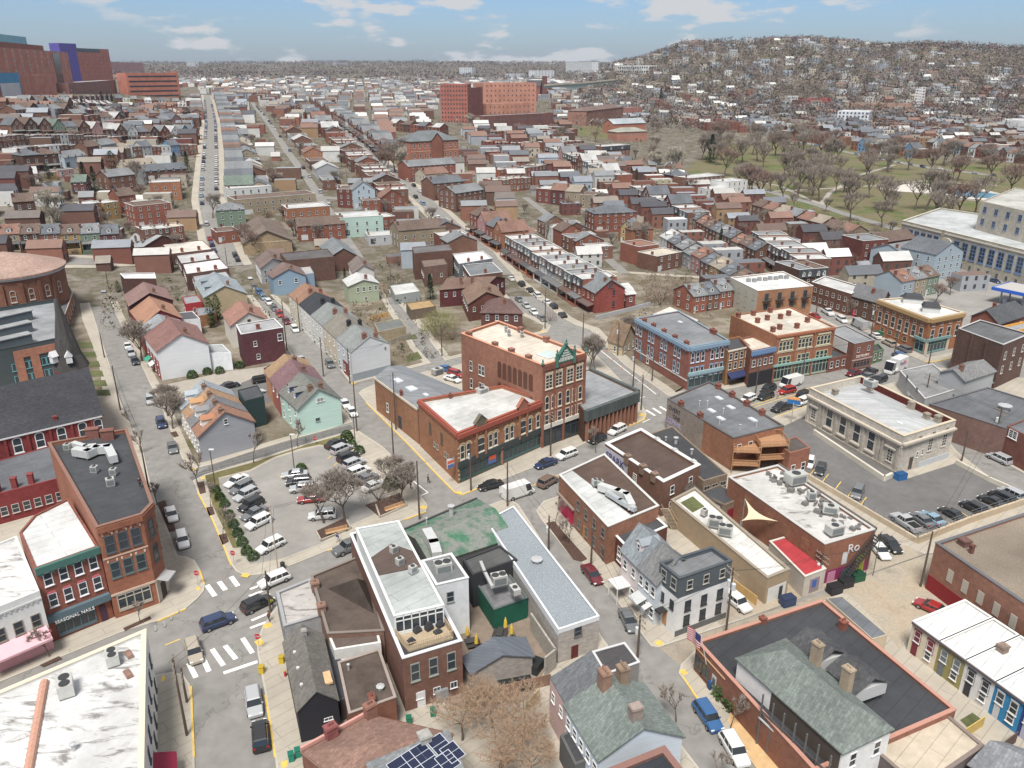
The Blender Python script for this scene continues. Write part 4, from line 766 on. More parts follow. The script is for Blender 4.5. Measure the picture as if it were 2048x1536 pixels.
b=B('small_building','grey shingled gable roof at the bottom right corner',[(1945,1530),(2060,1600),(2130,1530),(2015,1490)],3.5,SIDE,GRY,'gable',SHIN,(.24,.25,.27),rise=1.6,axis=0)
h=HB(1875,1285,1345)
A_=xy(at(1826,1243,h)); E_=xy(at(2048,1404,h)); dv=xy(at(1930,1200,h))-A_; dd=(E_-A_).normalized()
ts=[0]+[(xy(at(u,v,h))-A_).dot(dd) for u,v in((1875,1284),(1931,1321),(1992,1364),(2049,1405),(2110,1448))]
for k,(c_,tc_,nm) in enumerate((((.60,.53,.42),(.16,.03,.04),'cream row house with dark red window surrounds, white roof'),((.27,.24,.10),(.14,.16,.17),'olive green row house between the cream and white ones'),((.62,.62,.61),(.04,.04,.045),'white row house with black window surrounds, between olive and blue'),((.04,.21,.40),(.5,.5,.5),'bright blue row house with pale window frames'),((.035,.06,.20),(.4,.4,.5),'dark navy row house at the right edge'))):
 q0=A_+dd*ts[k]; q1=A_+dd*ts[k+1]; b=B('row_house',nm,[q0,q1,q1+dv,q0+dv],h,STUC,c_,rm=MEMB,rc=(.68,.68,.67),world=True,par=.12,thick=.2,cope=(.64,.64,.63),cat='house',group='painted row houses at the lower right')
 b.wins(0,2,(h-2.4,),.95,1.6,'dh',(.55,.55,.55),.02,.98); b.win(0,.72,.9,.9,1.4); b.panel(0,.14,.34,.1,2.3,'door',tc_,off=.07)
 for t in(.26,.74): b.band(0,h-2.55,h-2.42,.12,'sill',tc_,a=t-.14,b=t+.14); b.band(0,h-.78,h-.6,.12,'lintel',tc_,a=t-.14,b=t+.14); b.band(0,h-2.4,h-.8,.05,'surround',tc_,a=t-.13,b=t+.13) if k<3 else None
 b.band(0,h-.25,h,.2,'gutter',(.1,.08,.08))
 if k==2: b.chim(.2,.55,w=1.,h=1,pots=0,col=(.35,.25,.2))
h=HB(1871,1086,1178)
b=B('warehouse','large brick warehouse with flat gravel roof and blocked windows, red painted base, right edge',[(1871,1086),(2300,1380),(2500,1200),(2160,990)],h,BRICK,(.36,.16,.10),rm=mat('gravel_roof_mat',(.20,.165,.13),ns=6,amt=.4,big=.25),rc=(.2,.2,.2),par=.3,cope=(.12,.12,.13),thick=.4)
for k in range(8): t=.115+.085*k; b.band(0,h-4.2,h-2.3,.07,'blocked_window',(.42,.38,.32),a=t-.016,b=t+.016)
b.band(0,0,h-5.2,.05,'painted_base',(.22,.02,.025),a=0,b=.35); b.chim(.06,.12,w=1.3,h=1.,pots=0,col=(.2,.1,.08)); b.chim(.12,.1,w=.5,h=1.4,pots=0,col=(.2,.08,.06))
b=B('lean_to','long low shed with dark grey felt roof behind the black-roofed building',[(1652,1196),(1745,1278),(1775,1269),(1684,1192)],2.9,STUC,(.45,.38,.28),rm=MEMB,rc=(.15,.16,.175),par=.05,thick=.1,cat='shed')
# --- bottom centre block
h=HB(1117,1259,1328)
b=B('commercial_building','long pale block building with speckled grey shingle roof along the side street',[(1117,1260),(1198,1233),(1027,1013),(972,1042)],h,BLOCK,(.40,.37,.34),rm=mat('grey_shingle_flat_mat',(.225,.25,.27),ns=5,amt=.45,big=.08),rc=RGRY,par=.1,thick=.15,cope=(.6,.62,.64))
b.win(0,.48,h-1.9,1.1,1.4,'dh',(.12,.12,.12)); b.panel(0,.33,.5,.0,2.1,'door',(.10,.02,.02)); b.band(0,h-.55,h+.02,.06,'fascia',(.62,.64,.66)); b.band(3,h-.9,h+.02,.06,'fascia',(.60,.62,.64)); b.vent(.55,.5,.5,.5)
GREENR=mixmat('green_roof_mat',[(.045,.13,.08),(.06,.15,.095),(.20,.20,.185),(.055,.13,.085),(.22,.22,.2)],.16)
b=B('commercial_building','low building with patched green roof facing the main street',[(806,1064),(955,1000),(1030,1075),(862,1130)],4.6,STUC,(.10,.1,.1),'gable',GREENR,RGRY,rise=1.4,axis=0,over=.1)
b.band(0,3.6,5.0,.3,'parapet',(.06,.06,.065)); b.store(0,.05,.95,.3,3.2,9,(.08,.1,.09))
b.vent(.55,.2,.35,2.6); b.vent(.25,.15,.12,1.8)
# brick building with roof terrace
ht_=HB(805,1318,1425); P=[xy(at(805,1318,ht_)),xy(at(924,1282,ht_))]; bk=off((0,0),CR+180,28.5)
ux=(P[1]-P[0]).normalized()
b=B('commercial_building','three-storey brown brick building with timber roof terrace and glazed roof room, bottom centre',[P[0],P[1],P[1]+bk,P[0]+bk],ht_,BRICK,(.23,.11,.075),rm=MEMB,rc=(.05,.05,.055),world=True,par=.12,cope=(.6,.6,.6),thick=.3)
TR=b
b.wins(0,3,(ht_-3.6,),1.1,2.5,'dh',(.25,.27,.24),.04,.96); b.wins(0,3,(ht_-6.4,),.9,.9,'big',(.6,.6,.6),.1,.98); b.panel(0,.2,.34,.1,2.4,'door',(.6,.6,.62)); b.band(0,.1,1.8,.4,'meter_boxes',(.3,.31,.32),MET,a=.5,b=.72)
g0=xy(at(788,1233,ht_+2.8)); g1=xy(at(888,1211,ht_+2.8)); w_=(g1-g0).length; q0=P[0]+(P[1]-P[0])*.03; dlen=(xy(at(715,1057,ht_+2.8))-g0).length
u_=B('x','',[g0,g1,g1+off((0,0),CR+180,dlen),g0+off((0,0),CR+180,dlen)],2.8,SIDE,(.58,.6,.58),rm=MEMB,rc=(.42,.45,.44),world=True,par=.05,thick=.2,cope=(.62,.63,.62),parent=b.root,z=ht_,z0=ht_+.1)
u_.store(0,.02,.98,.1,2.7,6,(.62,.63,.62))
m=MB(); c=[u_.at(u,v) for u,v in((.02,.42),(.98,.42),(.98,.60),(.6,.74),(.02,.62))]; c=c if ccw(c) else c[::-1]; m.prism([(x.x,x.y) for x in c],ht_+2.7,ht_+2.82); m.build('brown_roof_patch',MEMB,u_.roof,(.12,.085,.07))
dk=MB(); I=[P[0]+ux*1.+bk.normalized()*.9,P[1]-ux*.8+bk.normalized()*.9]; I+=[xy(u_.pos(0,1.)),xy(u_.pos(0,0.))]; I=I if ccw(I) else I[::-1]; dk.prism([(x.x,x.y) for x in I],ht_-.1,ht_+.12); tr=thing('roof_terrace','weathered timber roof terrace with railing in front of the glazed roof room','terrace',((I[0]+I[2]).x/2,(I[0]+I[2]).y/2,ht_)); dk.build('deck',WOOD,tr,(.36,.29,.2)); m=MB()
for i in range(4):
 a,c_=I[i],I[(i+1)%4]
 if (a+c_).length/2>(I[0]+I[2]).length/2+1.2 and i>1: continue
 m.tube((a.x,a.y,ht_+1.1),(c_.x,c_.y,ht_+1.1),.06,k=4); k_=int((c_-a).length/.22)
 for k in range(k_): p=a.lerp(c_,k/k_); m.box((p.x,p.y,ht_+.1),(.05,.05,1.))
m.build('railing',WOOD,tr,(.40,.30,.19))
fu=thing('terrace_furniture','dark covered barbecue and chairs on the roof terrace','furniture',(I[0].lerp(I[2],.5).x,I[0].lerp(I[2],.5).y,ht_+.12)); m=MB()
for k,(dx,dy,hh) in enumerate(((.6,1.2,1.1),(-.8,1.4,.8),(2.,1.2,.8),(-2.,-.2,.7),(1.4,.2,.5))):
 m=MB(); c=I[0].lerp(I[2],.5)+ux*dx+bk.normalized()*dy; m.box((c.x,c.y,ht_+.12),(.9,.7,hh*.55),R(BU)); m.box((c.x,c.y,ht_+.12+hh*.55),(.8,.5,hh*.45),R(BU),taper=.6); m.build('barbecue' if k<1 else 'chair',PNT,fu,(.045,.045,.05))
h=HB(936,1156,1265)
b=B('commercial_building','narrow white-walled building with grey roof and large duct units beside the brick terrace building',[(872,1171),(937,1156),(903,1107),(843,1122)],h,STUC,(.60,.62,.63),rm=MEMB,rc=(.17,.175,.18),par=.15,thick=.25,cope=(.6,.6,.6)); b.win(0,.42,h-3.,1.,1.6,'dh',(.25,.27,.26)); DU=b
h=HB(988,1220,1262)
b=B('commercial_building','dark green walled rear building with grey roof and twin-fan unit, courtyard side',[(953,1167),(988,1220),(1055,1196),(1012,1140)],h,STUC,(.012,.085,.055),rm=MEMB,rc=(.20,.20,.205),par=.12,thick=.2,cope=(.1,.12,.12)); GS=b
b=B('commercial_building','black open-fronted rear storey above the courtyard, with lime green chair',[(925,1118),(945,1150),(1035,1118),(1000,1090)],5.6,STUC,(.035,.036,.04),rm=MEMB,rc=(.10,.1,.1),par=.2)
h=HB(568,1253,1300)
b=B('corner_building','low corner building with half-peeled white and brown roof at the crossing, white brick rear wall',[(553,1185),(568,1253),(650,1229),(620,1158)],h,BRICK,(.42,.43,.44),rm=DIRT,rc=(.45,.43,.41),par=.25,cope=(.3,.3,.31))
b.band(0,.2,h-.2,.12,'shop_wall',(.20,.21,.22)); b.store(0,.05,.7,.4,2.8,5,(.15,.15,.16))
b=B('commercial_building','dark brown bitumen-roofed building with fallen hip ridges beside the brick terrace building',[(622,1152),(655,1268),(768,1262),(730,1108)],5.2,BRICK,(.25,.14,.10),rm=mat('old_bitumen_mat',(.085,.066,.055),ns=.35,amt=.5,big=.3),rc=RBRN,par=.2,thick=.25,cope=(.2,.17,.15))
p0,p1,p2=[at(u,v,5.2) for u,v in((655,1175),(735,1160),(748,1225))]; m=MB(); m.add([(p0.x,p0.y,5.),(p1.x,p1.y,5.),(p2.x,p2.y,5.),((p0.x+p1.x+p2.x)/3,(p0.y+p1.y+p2.y)/3+1,6.8)],[(0,3,1),(1,3,2),(2,3,0)]+[(1,3,0),(2,3,1),(0,3,2)]); m.build('hipped_roof',MAT['old_bitumen_mat'],b.roof)
for u,v in((.2,.02),(.6,.02)): b.chim(u,v,w=1,h=1,pots=1,col=(.35,.2,.14))
b=B('small_building','white-walled courtyard annex with worn brown roof',[(655,1268),(668,1300),(762,1285),(755,1258)],4.6,STUC,(.6,.6,.58),rm=MEMB,rc=(.13,.1,.085),par=.1); b.wins(1,2,(2,),1.2,1,'big')
b=B('brick_house','low rear building with dark brown felt roof and pipe along its edge',[(676,1325),(698,1428),(792,1395),(759,1299)],4.4,BRICK,(.30,.12,.07),rm=mat('old_bitumen_mat'),rc=RBRN,par=.1,thick=.2,cope=(.3,.25,.22)); b.vent(.75,.75,.3,.4); b.vent(.2,.2,.12,.8); b.chim(.95,.5,w=1.,d=.6,h=1.2)
h=4.6
b=B('gabled_house','narrow black-walled house with grey shingle gable roof and slot skylights, bottom left street',[(567,1286),(595,1423),(676,1400),(645,1270)],h,SIDE,(.022,.022,.028),'gable',SHIN,(.19,.175,.155),rise=2.,axis=0,over=.15,cat='house')
for t in(.28,.52,.76):
 a=b.at(t,.17); c=b.at(t+.01,.33); m=MB(); d=(c-a);
 m.box(((a+c).x/2,(a+c).y/2,h+.92),(d.length,.35,.2),math.atan2(d.y,d.x)); m.build('skylight',PNT,b.roof,(.5,.5,.48))
b.win(1,.72,2.2,1.,.4,'big',(.6,.6,.6)); p=b.at(.76,.75); m=MB(); m.box((p.x,p.y,h+.85),(2.,1.8,.25),R(CR)); m.build('bare_patch',WOOD,b.roof,(.55,.36,.2)); b.chim(.15,.52,z=h+1.8,w=.5,h=1.0,pots=0,col=(.4,.38,.36))
b=B('outbuilding','strip of black felt lean-to beside the black-walled house',[(650,1278),(680,1400),(700,1392),(668,1270)],3.2,STUC,(.1,.1,.1),rm=MEMB,rc=(.06,.065,.08),par=.05,thick=.1,cat='shed')
# red-brown shingle roof and solar roof at the bottom
h=6.
b=B('brick_house','house with large reddish-brown shingle roof and pink parapet, bottom edge',[(603,1503),(740,1428),(905,1466),(800,1660)],h,BRICK,(.3,.12,.08),'hip',SHIN,(.27,.15,.11),rise=1.3,axis=1,over=.1,cat='house')
b.band(0,h-.3,h+.4,.3,'parapet',(.5,.27,.23));
b.chim(.4,.02,z=h,w=1.2,d=.9,h=1.6,col=(.36,.10,.09)); b.chim(.95,.05,z=h,w=1.2,d=.9,h=1.8,col=(.33,.15,.1))
q=xy(at(735,1540,7)); q1=xy(at(896,1474,7))
b=B('solar_house','house with grey shingle roof carrying dark solar panels, bottom edge',[off(q,CR,9),off(q1,CR,9),q1,q],7,BRICK,(.3,.15,.1),'shed',SHIN,(.22,.23,.24),rise=.8,axis=0,over=.1,world=True,cat='house')
pv=mat('solar_cell_mat',(.012,.017,.045),rough=.2,amt=0,kind='seam',spec=.6)
for k,(u,v,w) in enumerate(((.42,.80,2),(.62,.84,1),(.60,.60,2),(.84,.86,1),(.86,.62,1),(.38,.55,1),(.95,.7,1))):
 c=b.at(u,v); m=MB(); ang=R(BU); zz_=7+.75*v+.15; t=R(5)
 ex=Vector((math.cos(ang),math.sin(ang),0)); ey=Vector((-math.sin(ang)*math.cos(t),math.cos(ang)*math.cos(t),math.sin(t)*1.4)); c3=Vector((c.x,c.y,zz_+.15))
 vs=[c3+ex*sx_+ey*sy for sx_,sy in((-.85*w,-1),(.85*w,-1),(.85*w,1),(-.85*w,1))]; m.add([tuple(x) for x in vs]+[(x.x,x.y,x.z-.08) for x in vs],[(0,1,2,3),(0,4,5,1),(1,5,6,2),(2,6,7,3),(3,7,4,0)])
 o=m.build('solar_panel',pv,b.roof); fr=MB()
 for i in range(4): fr.tube(tuple(vs[i]),tuple(vs[(i+1)%4]),.04,k=4)
 if w==2: fr.tube(tuple((vs[0]+vs[1])/2),tuple((vs[3]+vs[2])/2),.04,k=4)
 fr.tube(tuple((vs[0]+vs[3])/2),tuple((vs[1]+vs[2])/2),.03,k=4); fr.build('panel_frame',PNT,o,(.5,.52,.55))
b.chim(.7,.98,z=7.8,w=1.1,h=1.1,col=(.5,.48,.45),pots=0)
b=B('garage','small block garage with dark ribbed gable roof in the rear courtyard',[(925,1318),(943,1347),(1065,1313),(1050,1278)],HB(943,1347,1385),BLOCK,(.36,.33,.30),'gable',RIB,(.13,.145,.17),rise=1.5,axis=0,over=.25,cat='garage')
h=6.4
zr=h+2.6; a,c_,rb,rf=[xy(p) for p in(at(1132,1412,h),at(1198,1520,h),at(1286,1456,zr),at(1211,1351,zr))]; w2=rb-c_
b=B('gabled_house','large green-grey gable-roofed double house with pale blue end wall and brick chimneys, bottom centre',[a,c_,c_+w2*2,a+w2*2],h,SIDE,(.50,.56,.62),'gable',SHIN,(.20,.235,.215),rise=2.6,axis=0,over=.25,world=True,cat='house')
b.chim(.12,.42,z=h+1.8,w=1.3,d=1.1,h=2.6,col=(.38,.22,.15),pots=4); b.chim(.05,.68,z=h+1.5,w=1.1,d=1.1,h=2.4,col=(.36,.25,.17),pots=4); b.chim(.8,.5,z=h+2.2,w=1.,d=1.2,h=1.9,col=(.42,.33,.28),pots=0)
b.wins(0,5,(4.,),.9,1.3,'dh'); b.band(2,h-.35,h-.15,.35,'gutter',(.32,.03,.03))
a2_,c2_,r1,r2=[xy(p) for p in(at(1100,1357,h),at(1131,1411,h),at(1210,1351,zr),at(1183,1304,zr))]
b=B('gabled_house','dark grey shingled house adjoining the green-roofed double house, with small pink rear wall',[a2_,c2_,r1,r2],h,SIDE,(.5,.36,.34),'shed',SHIN,(.15,.16,.17),rise=2.6,axis=0,over=.05,world=True,cat='house'); b.wins(0,2,(4.,),.8,1.2)
b=B('flat_annex','flat dark-roofed annex with grey wall, street side of the dark shingled house',[(1185,1304),(1212,1349),(1279,1325),(1249,1286)],h,SIDE,(.22,.21,.2),rm=MEMB,rc=(.075,.07,.075),par=.08,thick=.15,cope=(.5,.5,.5),cat='house')
b=B('commercial_building','black-roofed building with broken brick parapet at the very bottom',[(1213,1540),(1329,1493),(1420,1610),(1290,1680)],7.8,BRICK,(.25,.13,.1),rm=MEMB,rc=(.035,.04,.05),par=.3,thick=.6,cope=(.22,.12,.1))
b=B('flat_annex','small black flat roof beside the bare brown thicket',[(1120,1470),(1150,1530),(1200,1510),(1160,1450)],3.6,SIDE,(.1,.1,.1),rm=MEMB,rc=(.06,.06,.065),par=.1,cat='shed')
# --- left middle block: teal house and neighbours
def gh(name,label,pts,h,wc,rc,rise=2.4,axis=1,wall=SIDE,rm=SHIN,floors=(1.,3.8),ch=1,sp=2.8,**k):
 if isinstance(h,tuple): h=HB(*h)
 b=B(name,label,pts,h,wall,wc,'gable',rm,rc,rise=rise,axis=axis,cat='house',**k)
 if floors: auto(b,floors,.85,1.4,sp=sp)
 for c in range(ch): b.chim(.5+.12*(-1)**c,.15 if axis else .2,z=h+rise*.7,w=.8,h=1.6,col=(.30,.16,.11))
 return b
def wing(label,pts,h,wc,rc,wall=BRICK,rm=MEMB,name='house_wing',floors=(),cope=None,cat='house',sp=3.,**k):
 if isinstance(h,tuple): h=HB(*h)
 b=B(name,label,pts,h,wall,wc,rm=rm,rc=rc,par=.15,thick=.2,cope=cope,cat=cat,**k)
 if floors: auto(b,floors,.85,1.3,sp=sp)
 return b
b=gh('gabled_house','mint green gable-ended house with grey roof and dark blue dormers above the parking lot',[(596,818),(681,797),(645,762),(559,784)],(596,818,873),(.47,.64,.58),(.20,.20,.18),3.2,1,floors=(),ch=2); b.win(0,.52,6.6,1.6,.8,'grid'); b.win(0,.42,2.4,1,.8,'big',(.3,.4,.36)); b.wins(3,3,(1,4.),.8,1.5)
A_,C_,d_,L_,n_=b.edge(3);
for t in(.3,.62): dormer(b,A_+d_*L_*t-n_*1.,n_,b.h+.6,1.2,1.7,2.4,(.05,.08,.15),(.18,.18,.17))
b=gh('gabled_house','maroon-roofed gabled house with brown wing roof behind the mint green one',[(558,782),(644,760),(626,736),(541,757)],6.2,(.35,.12,.10),(.23,.12,.13),3.2,1,floors=(4.,));
b=gh('gabled_house','orange-brown gabled roof furthest back of the three above the parking lot',[(541,757),(624,735),(612,720),(530,742)],6.,(.4,.2,.12),(.36,.22,.11),2.6,1,floors=())
L0=xy(at(397,873,5.6)); L1=xy(at(357,805,5.6)); Rw=xy(at(508,843,5.6))-L0
for k,(wc,rc,lb) in enumerate((((.30,.31,.34),(.36,.17,.10),'grey shingle-sided gabled house with orange-brown roof and white dormers, corner above the parking lot'),((.5,.5,.5),(.22,.22,.23),'gabled row house with grey roof behind the grey shingle-sided one'),((.55,.5,.42),(.42,.24,.12),'gabled row house with orange roof between two grey-roofed ones'),((.6,.6,.58),(.33,.37,.40),'white gabled row house with pale blue-grey roof, far end of its short row'))):
 q0=L0.lerp(L1,k/4); q1=L0.lerp(L1,(k+1)/4)
 b=B('gabled_house',lb,[q0,q0+Rw,q1+Rw,q1],5.6,SIDE,wc,'gable',SHIN,rc,rise=3.6,axis=1,world=True,cat='house'); b.wins(3,2,(1,3.4),.8,1.4); b.chim(.45,.15,z=8.4,w=.8,h=1.5,col=(.33,.2,.14))
 A_,C_,d_,L_,n_=b.edge(3); dormer(b,A_+d_*L_*.5-n_*1.2,n_,6.6,1.4,1.5,2.6,(.62,.62,.6),rc)
 if k==0: b.win(0,.5,6.6,.8,1.1,'dh')
wing('dark green flat-topped building between the short row and the mint green house',[(489,802),(528,792),(515,770),(475,780)],(528,792,850),(.025,.045,.045),RDRK,wall=SIDE,name='dark_house')
# above the alley
b=gh('gabled_house','white blank gable wall with grey and maroon roof, above the alley hedges',[(314,703),(416,687),(392,652),(289,671)],(314,703,762),(.60,.62,.64),(.27,.13,.11),3.4,1,floors=()); b.wins(3,4,(1,3.6),.8,1.4); b.awning(3,.1,.3,2.8,1.3,.7,(.05,.3,.2)); b.awning(3,.4,.6,2.8,1.2,.7,(.55,.55,.55)); b.band(3,0,5,.05,'red_front',(.35,.06,.05),BRICK)
wing('white rear wing of the blank gable house',[(414,706),(462,705),(445,688),(398,690)],(462,705,741),(.60,.62,.64),(.36,.37,.38),wall=STUC)
gh('gabled_house','red house with grey gable roof behind the white blank gable',[(289,671),(372,655),(352,634),(275,650)],6.,(.35,.05,.05),(.32,.34,.36),2.6,1,floors=(),wall=BRICK)
b=gh('gabled_house','deep red gabled brick house with orange roof, middle of the left block',[(284,650),(363,636),(342,609),(262,622)],6.4,(.30,.035,.045),(.42,.20,.11),3.2,1,wall=BRICK,floors=()); b.win(0,.5,6.2,.9,1.3)
wing('white rear wing beside the orange-roofed red house',[(364,640),(400,637),(385,622),(350,626)],5,(.56,.58,.6),(.1,.1,.11),wall=STUC,floors=(2.4,))
b=gh('gabled_house','dark maroon gabled brick house with reddish roof and white attic window',[(259,612),(345,600),(330,578),(250,590)],6.4,(.12,.04,.04),(.28,.16,.14),3.,1,wall=BRICK,floors=()); b.win(0,.45,6.2,.9,1.5)
wing('plain dark brown box house with white-edged flat roof on the left block',[(249,557),(312,557),(309,546),(240,547)],(249,557,602),(.12,.055,.045),(.6,.6,.6),cope=(.62,.62,.61),name='box_house')
b=gh('gabled_house','red and dark brick gabled house on the far corner of the left block',[(244,497),(287,493),(362,480),(300,470)],6.8,(.16,.06,.05),(.36,.38,.40),3.,0,wall=BRICK,floors=(1,4.2),ch=2)
for k,(pts,hh,rc,lb) in enumerate((([(340,508),(425,498),(405,480),(325,489)],7.2,(.60,.56,.5),'dark brick flat-roofed row house with cream roof, first behind the corner gable'),([(362,527),(440,516),(428,500),(352,510)],6.4,(.5,.5,.5),'dark brick row house with pale grey roof below the cream-roofed one'),([(372,548),(458,536),(440,518),(365,528)],6.6,(.66,.66,.65),'dark brick row house with bright white roof and red chimneys'),([(392,572),(466,560),(450,540),(385,552)],5.6,(.34,.36,.38),'brick row house with slate-grey roof beside the tan gable'))):
 b=wing(lb,pts,hh,(.15,.075,.06),rc,name='row_house',floors=(3.6,)); [b.chim(u,.1,h=1.4,w=.9,pots=1) for u in(.3,.7)]
b=gh('gabled_house','tan stone gable-ended house with blue-grey roof and dormers beside the tall evergreen hedge',[(409,595),(493,587),(470,560),(390,566)],6.2,(.32,.26,.17),(.30,.35,.38),3.,1,wall=STUC,floors=())
A_,C_,d_,L_,n_=b.edge(3); [dormer(b,A_+d_*L_*t-n_*1.,n_,6.8,1.3,1.4,2.,(.16,.2,.22),(.2,.24,.26)) for t in(.3,.7)]
b=gh('gabled_house','cream gabled house with orange-red roof next to the maroon brick box house',[(461,652),(535,639),(515,615),(446,628)],6.4,(.60,.58,.53),(.36,.17,.12),2.8,1,floors=(),ch=1); b.win(0,.5,6.2,.9,1.2,'dh',(.2,.18,.16))
wing('red annex beside the tan gabled house',[(370,608),(404,603),(395,590),(365,594)],4.4,(.34,.04,.05),(.3,.3,.32),wall=SIDE,floors=(1.5,))
wing('orange brick rear annex with grey roof below the red annex',[(395,632),(432,625),(425,612),(392,616)],3.6,(.42,.18,.08),(.25,.27,.30))
b=wing('maroon brick box house with ribbed grey roof and three small white windows',[(482,669),(566,655),(549,637),(472,650)],(566,655,719),(.14,.045,.055),(.36,.36,.37),name='box_house',cope=(.6,.6,.6)); b.win(0,.3,5.,.9,1.4); b.win(0,.9,5.4,1.2,1.9); b.win(0,.34,1.5,.9,1.4); b.chim(.45,.3,w=.8,h=1.3,pots=0)
# row right of the second street
h=HB(702,706,764); L4=xy(at(702,706,h)); Rw=xy(at(779,688,h))-L4; L0=xy(at(577,590,h))
ts=[0,.2,.41,.60,.80,1.]
for k,(wc,rc,lb,wl) in enumerate((((.55,.52,.42),(.33,.17,.10),'cream row house with orange-brown gable roof, far end of the white row',SIDE),((.62,.62,.60),(.05,.055,.065),'white row house with black gable roof and black chimneys',SIDE),((.60,.60,.58),(.26,.28,.27),'white row house with grey roof between black-roofed and tan-roofed ones',SIDE),((.52,.46,.36),(.25,.23,.19),'cream row house with brownish grey roof and tall black chimneys',SIDE),((.52,.54,.56),(.27,.29,.28),'pale grey gable-ended house with green-grey roof at the near end of the white row',SIDE))):
 q0=L0.lerp(L4,ts[k+1]); q1=L0.lerp(L4,ts[k]); b=B('row_house',lb,[q0,q0+Rw,q1+Rw,q1],h,wl,wc,'gable',SHIN,rc,rise=2.8,axis=1,world=True,over=.1,cat='house',group='row houses right of the second street')
 b.wins(3,3,(1.,h-2.3),.85,1.6); b.panel(3,.1,.2,.1,2.3,'door',(.10,.1,.12)); b.chim(.4,.1,z=h+2,w=.9,h=1.8,col=(.05,.05,.055) if k in(1,3) else (.33,.14,.1)); b.chim(.7,.12,z=h+1.5,w=.8,h=1.7,col=(.05,.05,.055) if k in(1,3) else (.33,.15,.1))
 if k==4: b.band(0,0,2.,.04,'grey_base',(.25,.28,.31)); b.win(0,.88,h-1.,.5,.5,'big',(.3,.3,.3)); b.band(3,0,3.6,.04,'red_front',(.3,.05,.06),BRICK,a=.4,b=.75)
b=gh('gabled_house','slate blue gable-ended house with brown roof on the second street',[(546,556),(611,551),(597,533),(536,547)],(546,556,592),(.20,.28,.36),(.22,.14,.12),2.6,1,floors=()); b.win(0,.2,3.6,1,1.5); b.win(0,.7,4.,1.2,1.5)
wing('slate blue rear box of the blue gabled house',[(611,548),(628,546),(620,532),(600,534)],6.2,(.2,.27,.35),(.45,.42,.4),wall=SIDE)
b=gh('gabled_house','white house with brown roof between the blue house and the long brown wall',[(521,537),(572,524),(556,507),(510,520)],6.4,(.55,.55,.55),(.2,.14,.12),2.2,1,floors=(1,4))
b=B('warehouse','long dark brown brick warehouse wall behind the blue gabled house',[(573,521),(668,513),(655,497),(560,506)],HB(620,517,567),BRICK,(.155,.08,.06),rm=MEMB,rc=(.12,.11,.11),par=.2,cat='warehouse')
b=B('warehouse','dark brown gable-ended brick building adjoining the long warehouse',[(660,514),(716,512),(692,488),(640,492)],6.4,BRICK,(.155,.075,.055),'gable',SHIN,(.22,.24,.25),rise=3.,axis=1,cat='warehouse')
b=B('gabled_building','large tan gable-ended building with brown trim, second street',[(487,486),(583,480),(560,446),(474,458)],HB(583,480,520),BRICK,(.42,.30,.17),'gable',SHIN,(.20,.15,.12),rise=4.2,axis=1,over=.6); b.band(0,b.h-.3,b.h,.06,'trim',(.5,.4,.28))
b=gh('gabled_house','sage green house with white roof and white windows beside the narrow alley',[(697,573),(757,566),(741,551),(686,560)],6.,(.32,.36,.26),(.6,.6,.58),1.6,1,floors=()); b.wins(0,4,(3.8,),.8,1.5,'dh',WHI,.2,1); b.win(0,.55,.9,1,1)
b=gh('gabled_house','small white house with red gable front by the narrow alley',[(707,546),(748,540),(734,521),(697,527)],5.5,(.56,.54,.5),(.22,.17,.15),2.2,1,floors=(2.6,))
wing('tan block garage with green-grey roof in the yards',[(757,664),(812,652),(800,637),(748,646)],3.2,(.38,.31,.21),(.17,.18,.17),wall=BLOCK,name='garage',cat='garage')
wing('white-roofed long shed beside the narrow alley',[(790,590),(840,582),(826,565),(780,571)],3.2,(.28,.30,.30),(.56,.56,.54),wall=SIDE,name='garage',cat='garage')
wing('brown garage with timber deck on its roof, right of the narrow alley',[(822,620),(872,612),(860,600),(812,606)],3.2,(.2,.15,.11),(.42,.28,.13),name='garage',cat='garage')
# between the narrow alley and the third street
b=gh('brick_house','long maroon-walled house with brown roof right of the yellow-green tree',[(879,580),(972,572),(1010,557),(915,556)],5.8,(.15,.035,.04),(.20,.12,.09),1.8,0,wall=BRICK,floors=(3.4,),ch=2)
b=wing('plain dark brick flat-roofed house right of the narrow alley',[(828,507),(905,500),(898,488),(824,494)],(828,507,562),(.17,.085,.06),(.16,.15,.15),name='box_house');
b=wing('lower brick house in front of the plain dark brick one',[(848,534),(895,528),(885,512),(840,516)],(848,534,575),(.22,.12,.09),(.2,.15,.12),name='box_house',floors=(3,))
b=wing('mansard-sided house with bright white roof above the brown roofs',[(918,528),(985,517),(965,502),(905,508)],7.5,(.20,.22,.24),(.68,.68,.67),wall=SHIN,name='box_house',cope=(.5,.5,.5),floors=(4,)); b.chim(.3,.1,h=1.2); b.chim(.7,.1,h=1.2)
b=wing('brown brick house with grey roof in front of the white-roofed mansard',[(940,552),(1005,544),(985,525),(925,530)],6.8,(.19,.1,.07),(.19,.20,.21),name='box_house',cope=(.55,.55,.55),floors=(3.6,)); b.chim(.5,.1,h=1.4)
b=gh('brick_house','brown hip-like gabled brick house with rusty roof beside the third street',[(937,608),(1008,596),(990,572),(925,582)],5.6,(.20,.07,.05),(.24,.15,.10),2.8,1,wall=BRICK,floors=(3,),ch=1)
b=B('brick_house','maroon brick house with hipped brown roof behind the tall building',[(962,624),(1045,626),(1020,598),(975,600)],5.4,BRICK,(.15,.06,.05),'hip',SHIN,(.16,.09,.08),rise=2.6,cat='house'); auto(b,(3,)); b.chim(.6,.3,z=6.5,h=1.6)
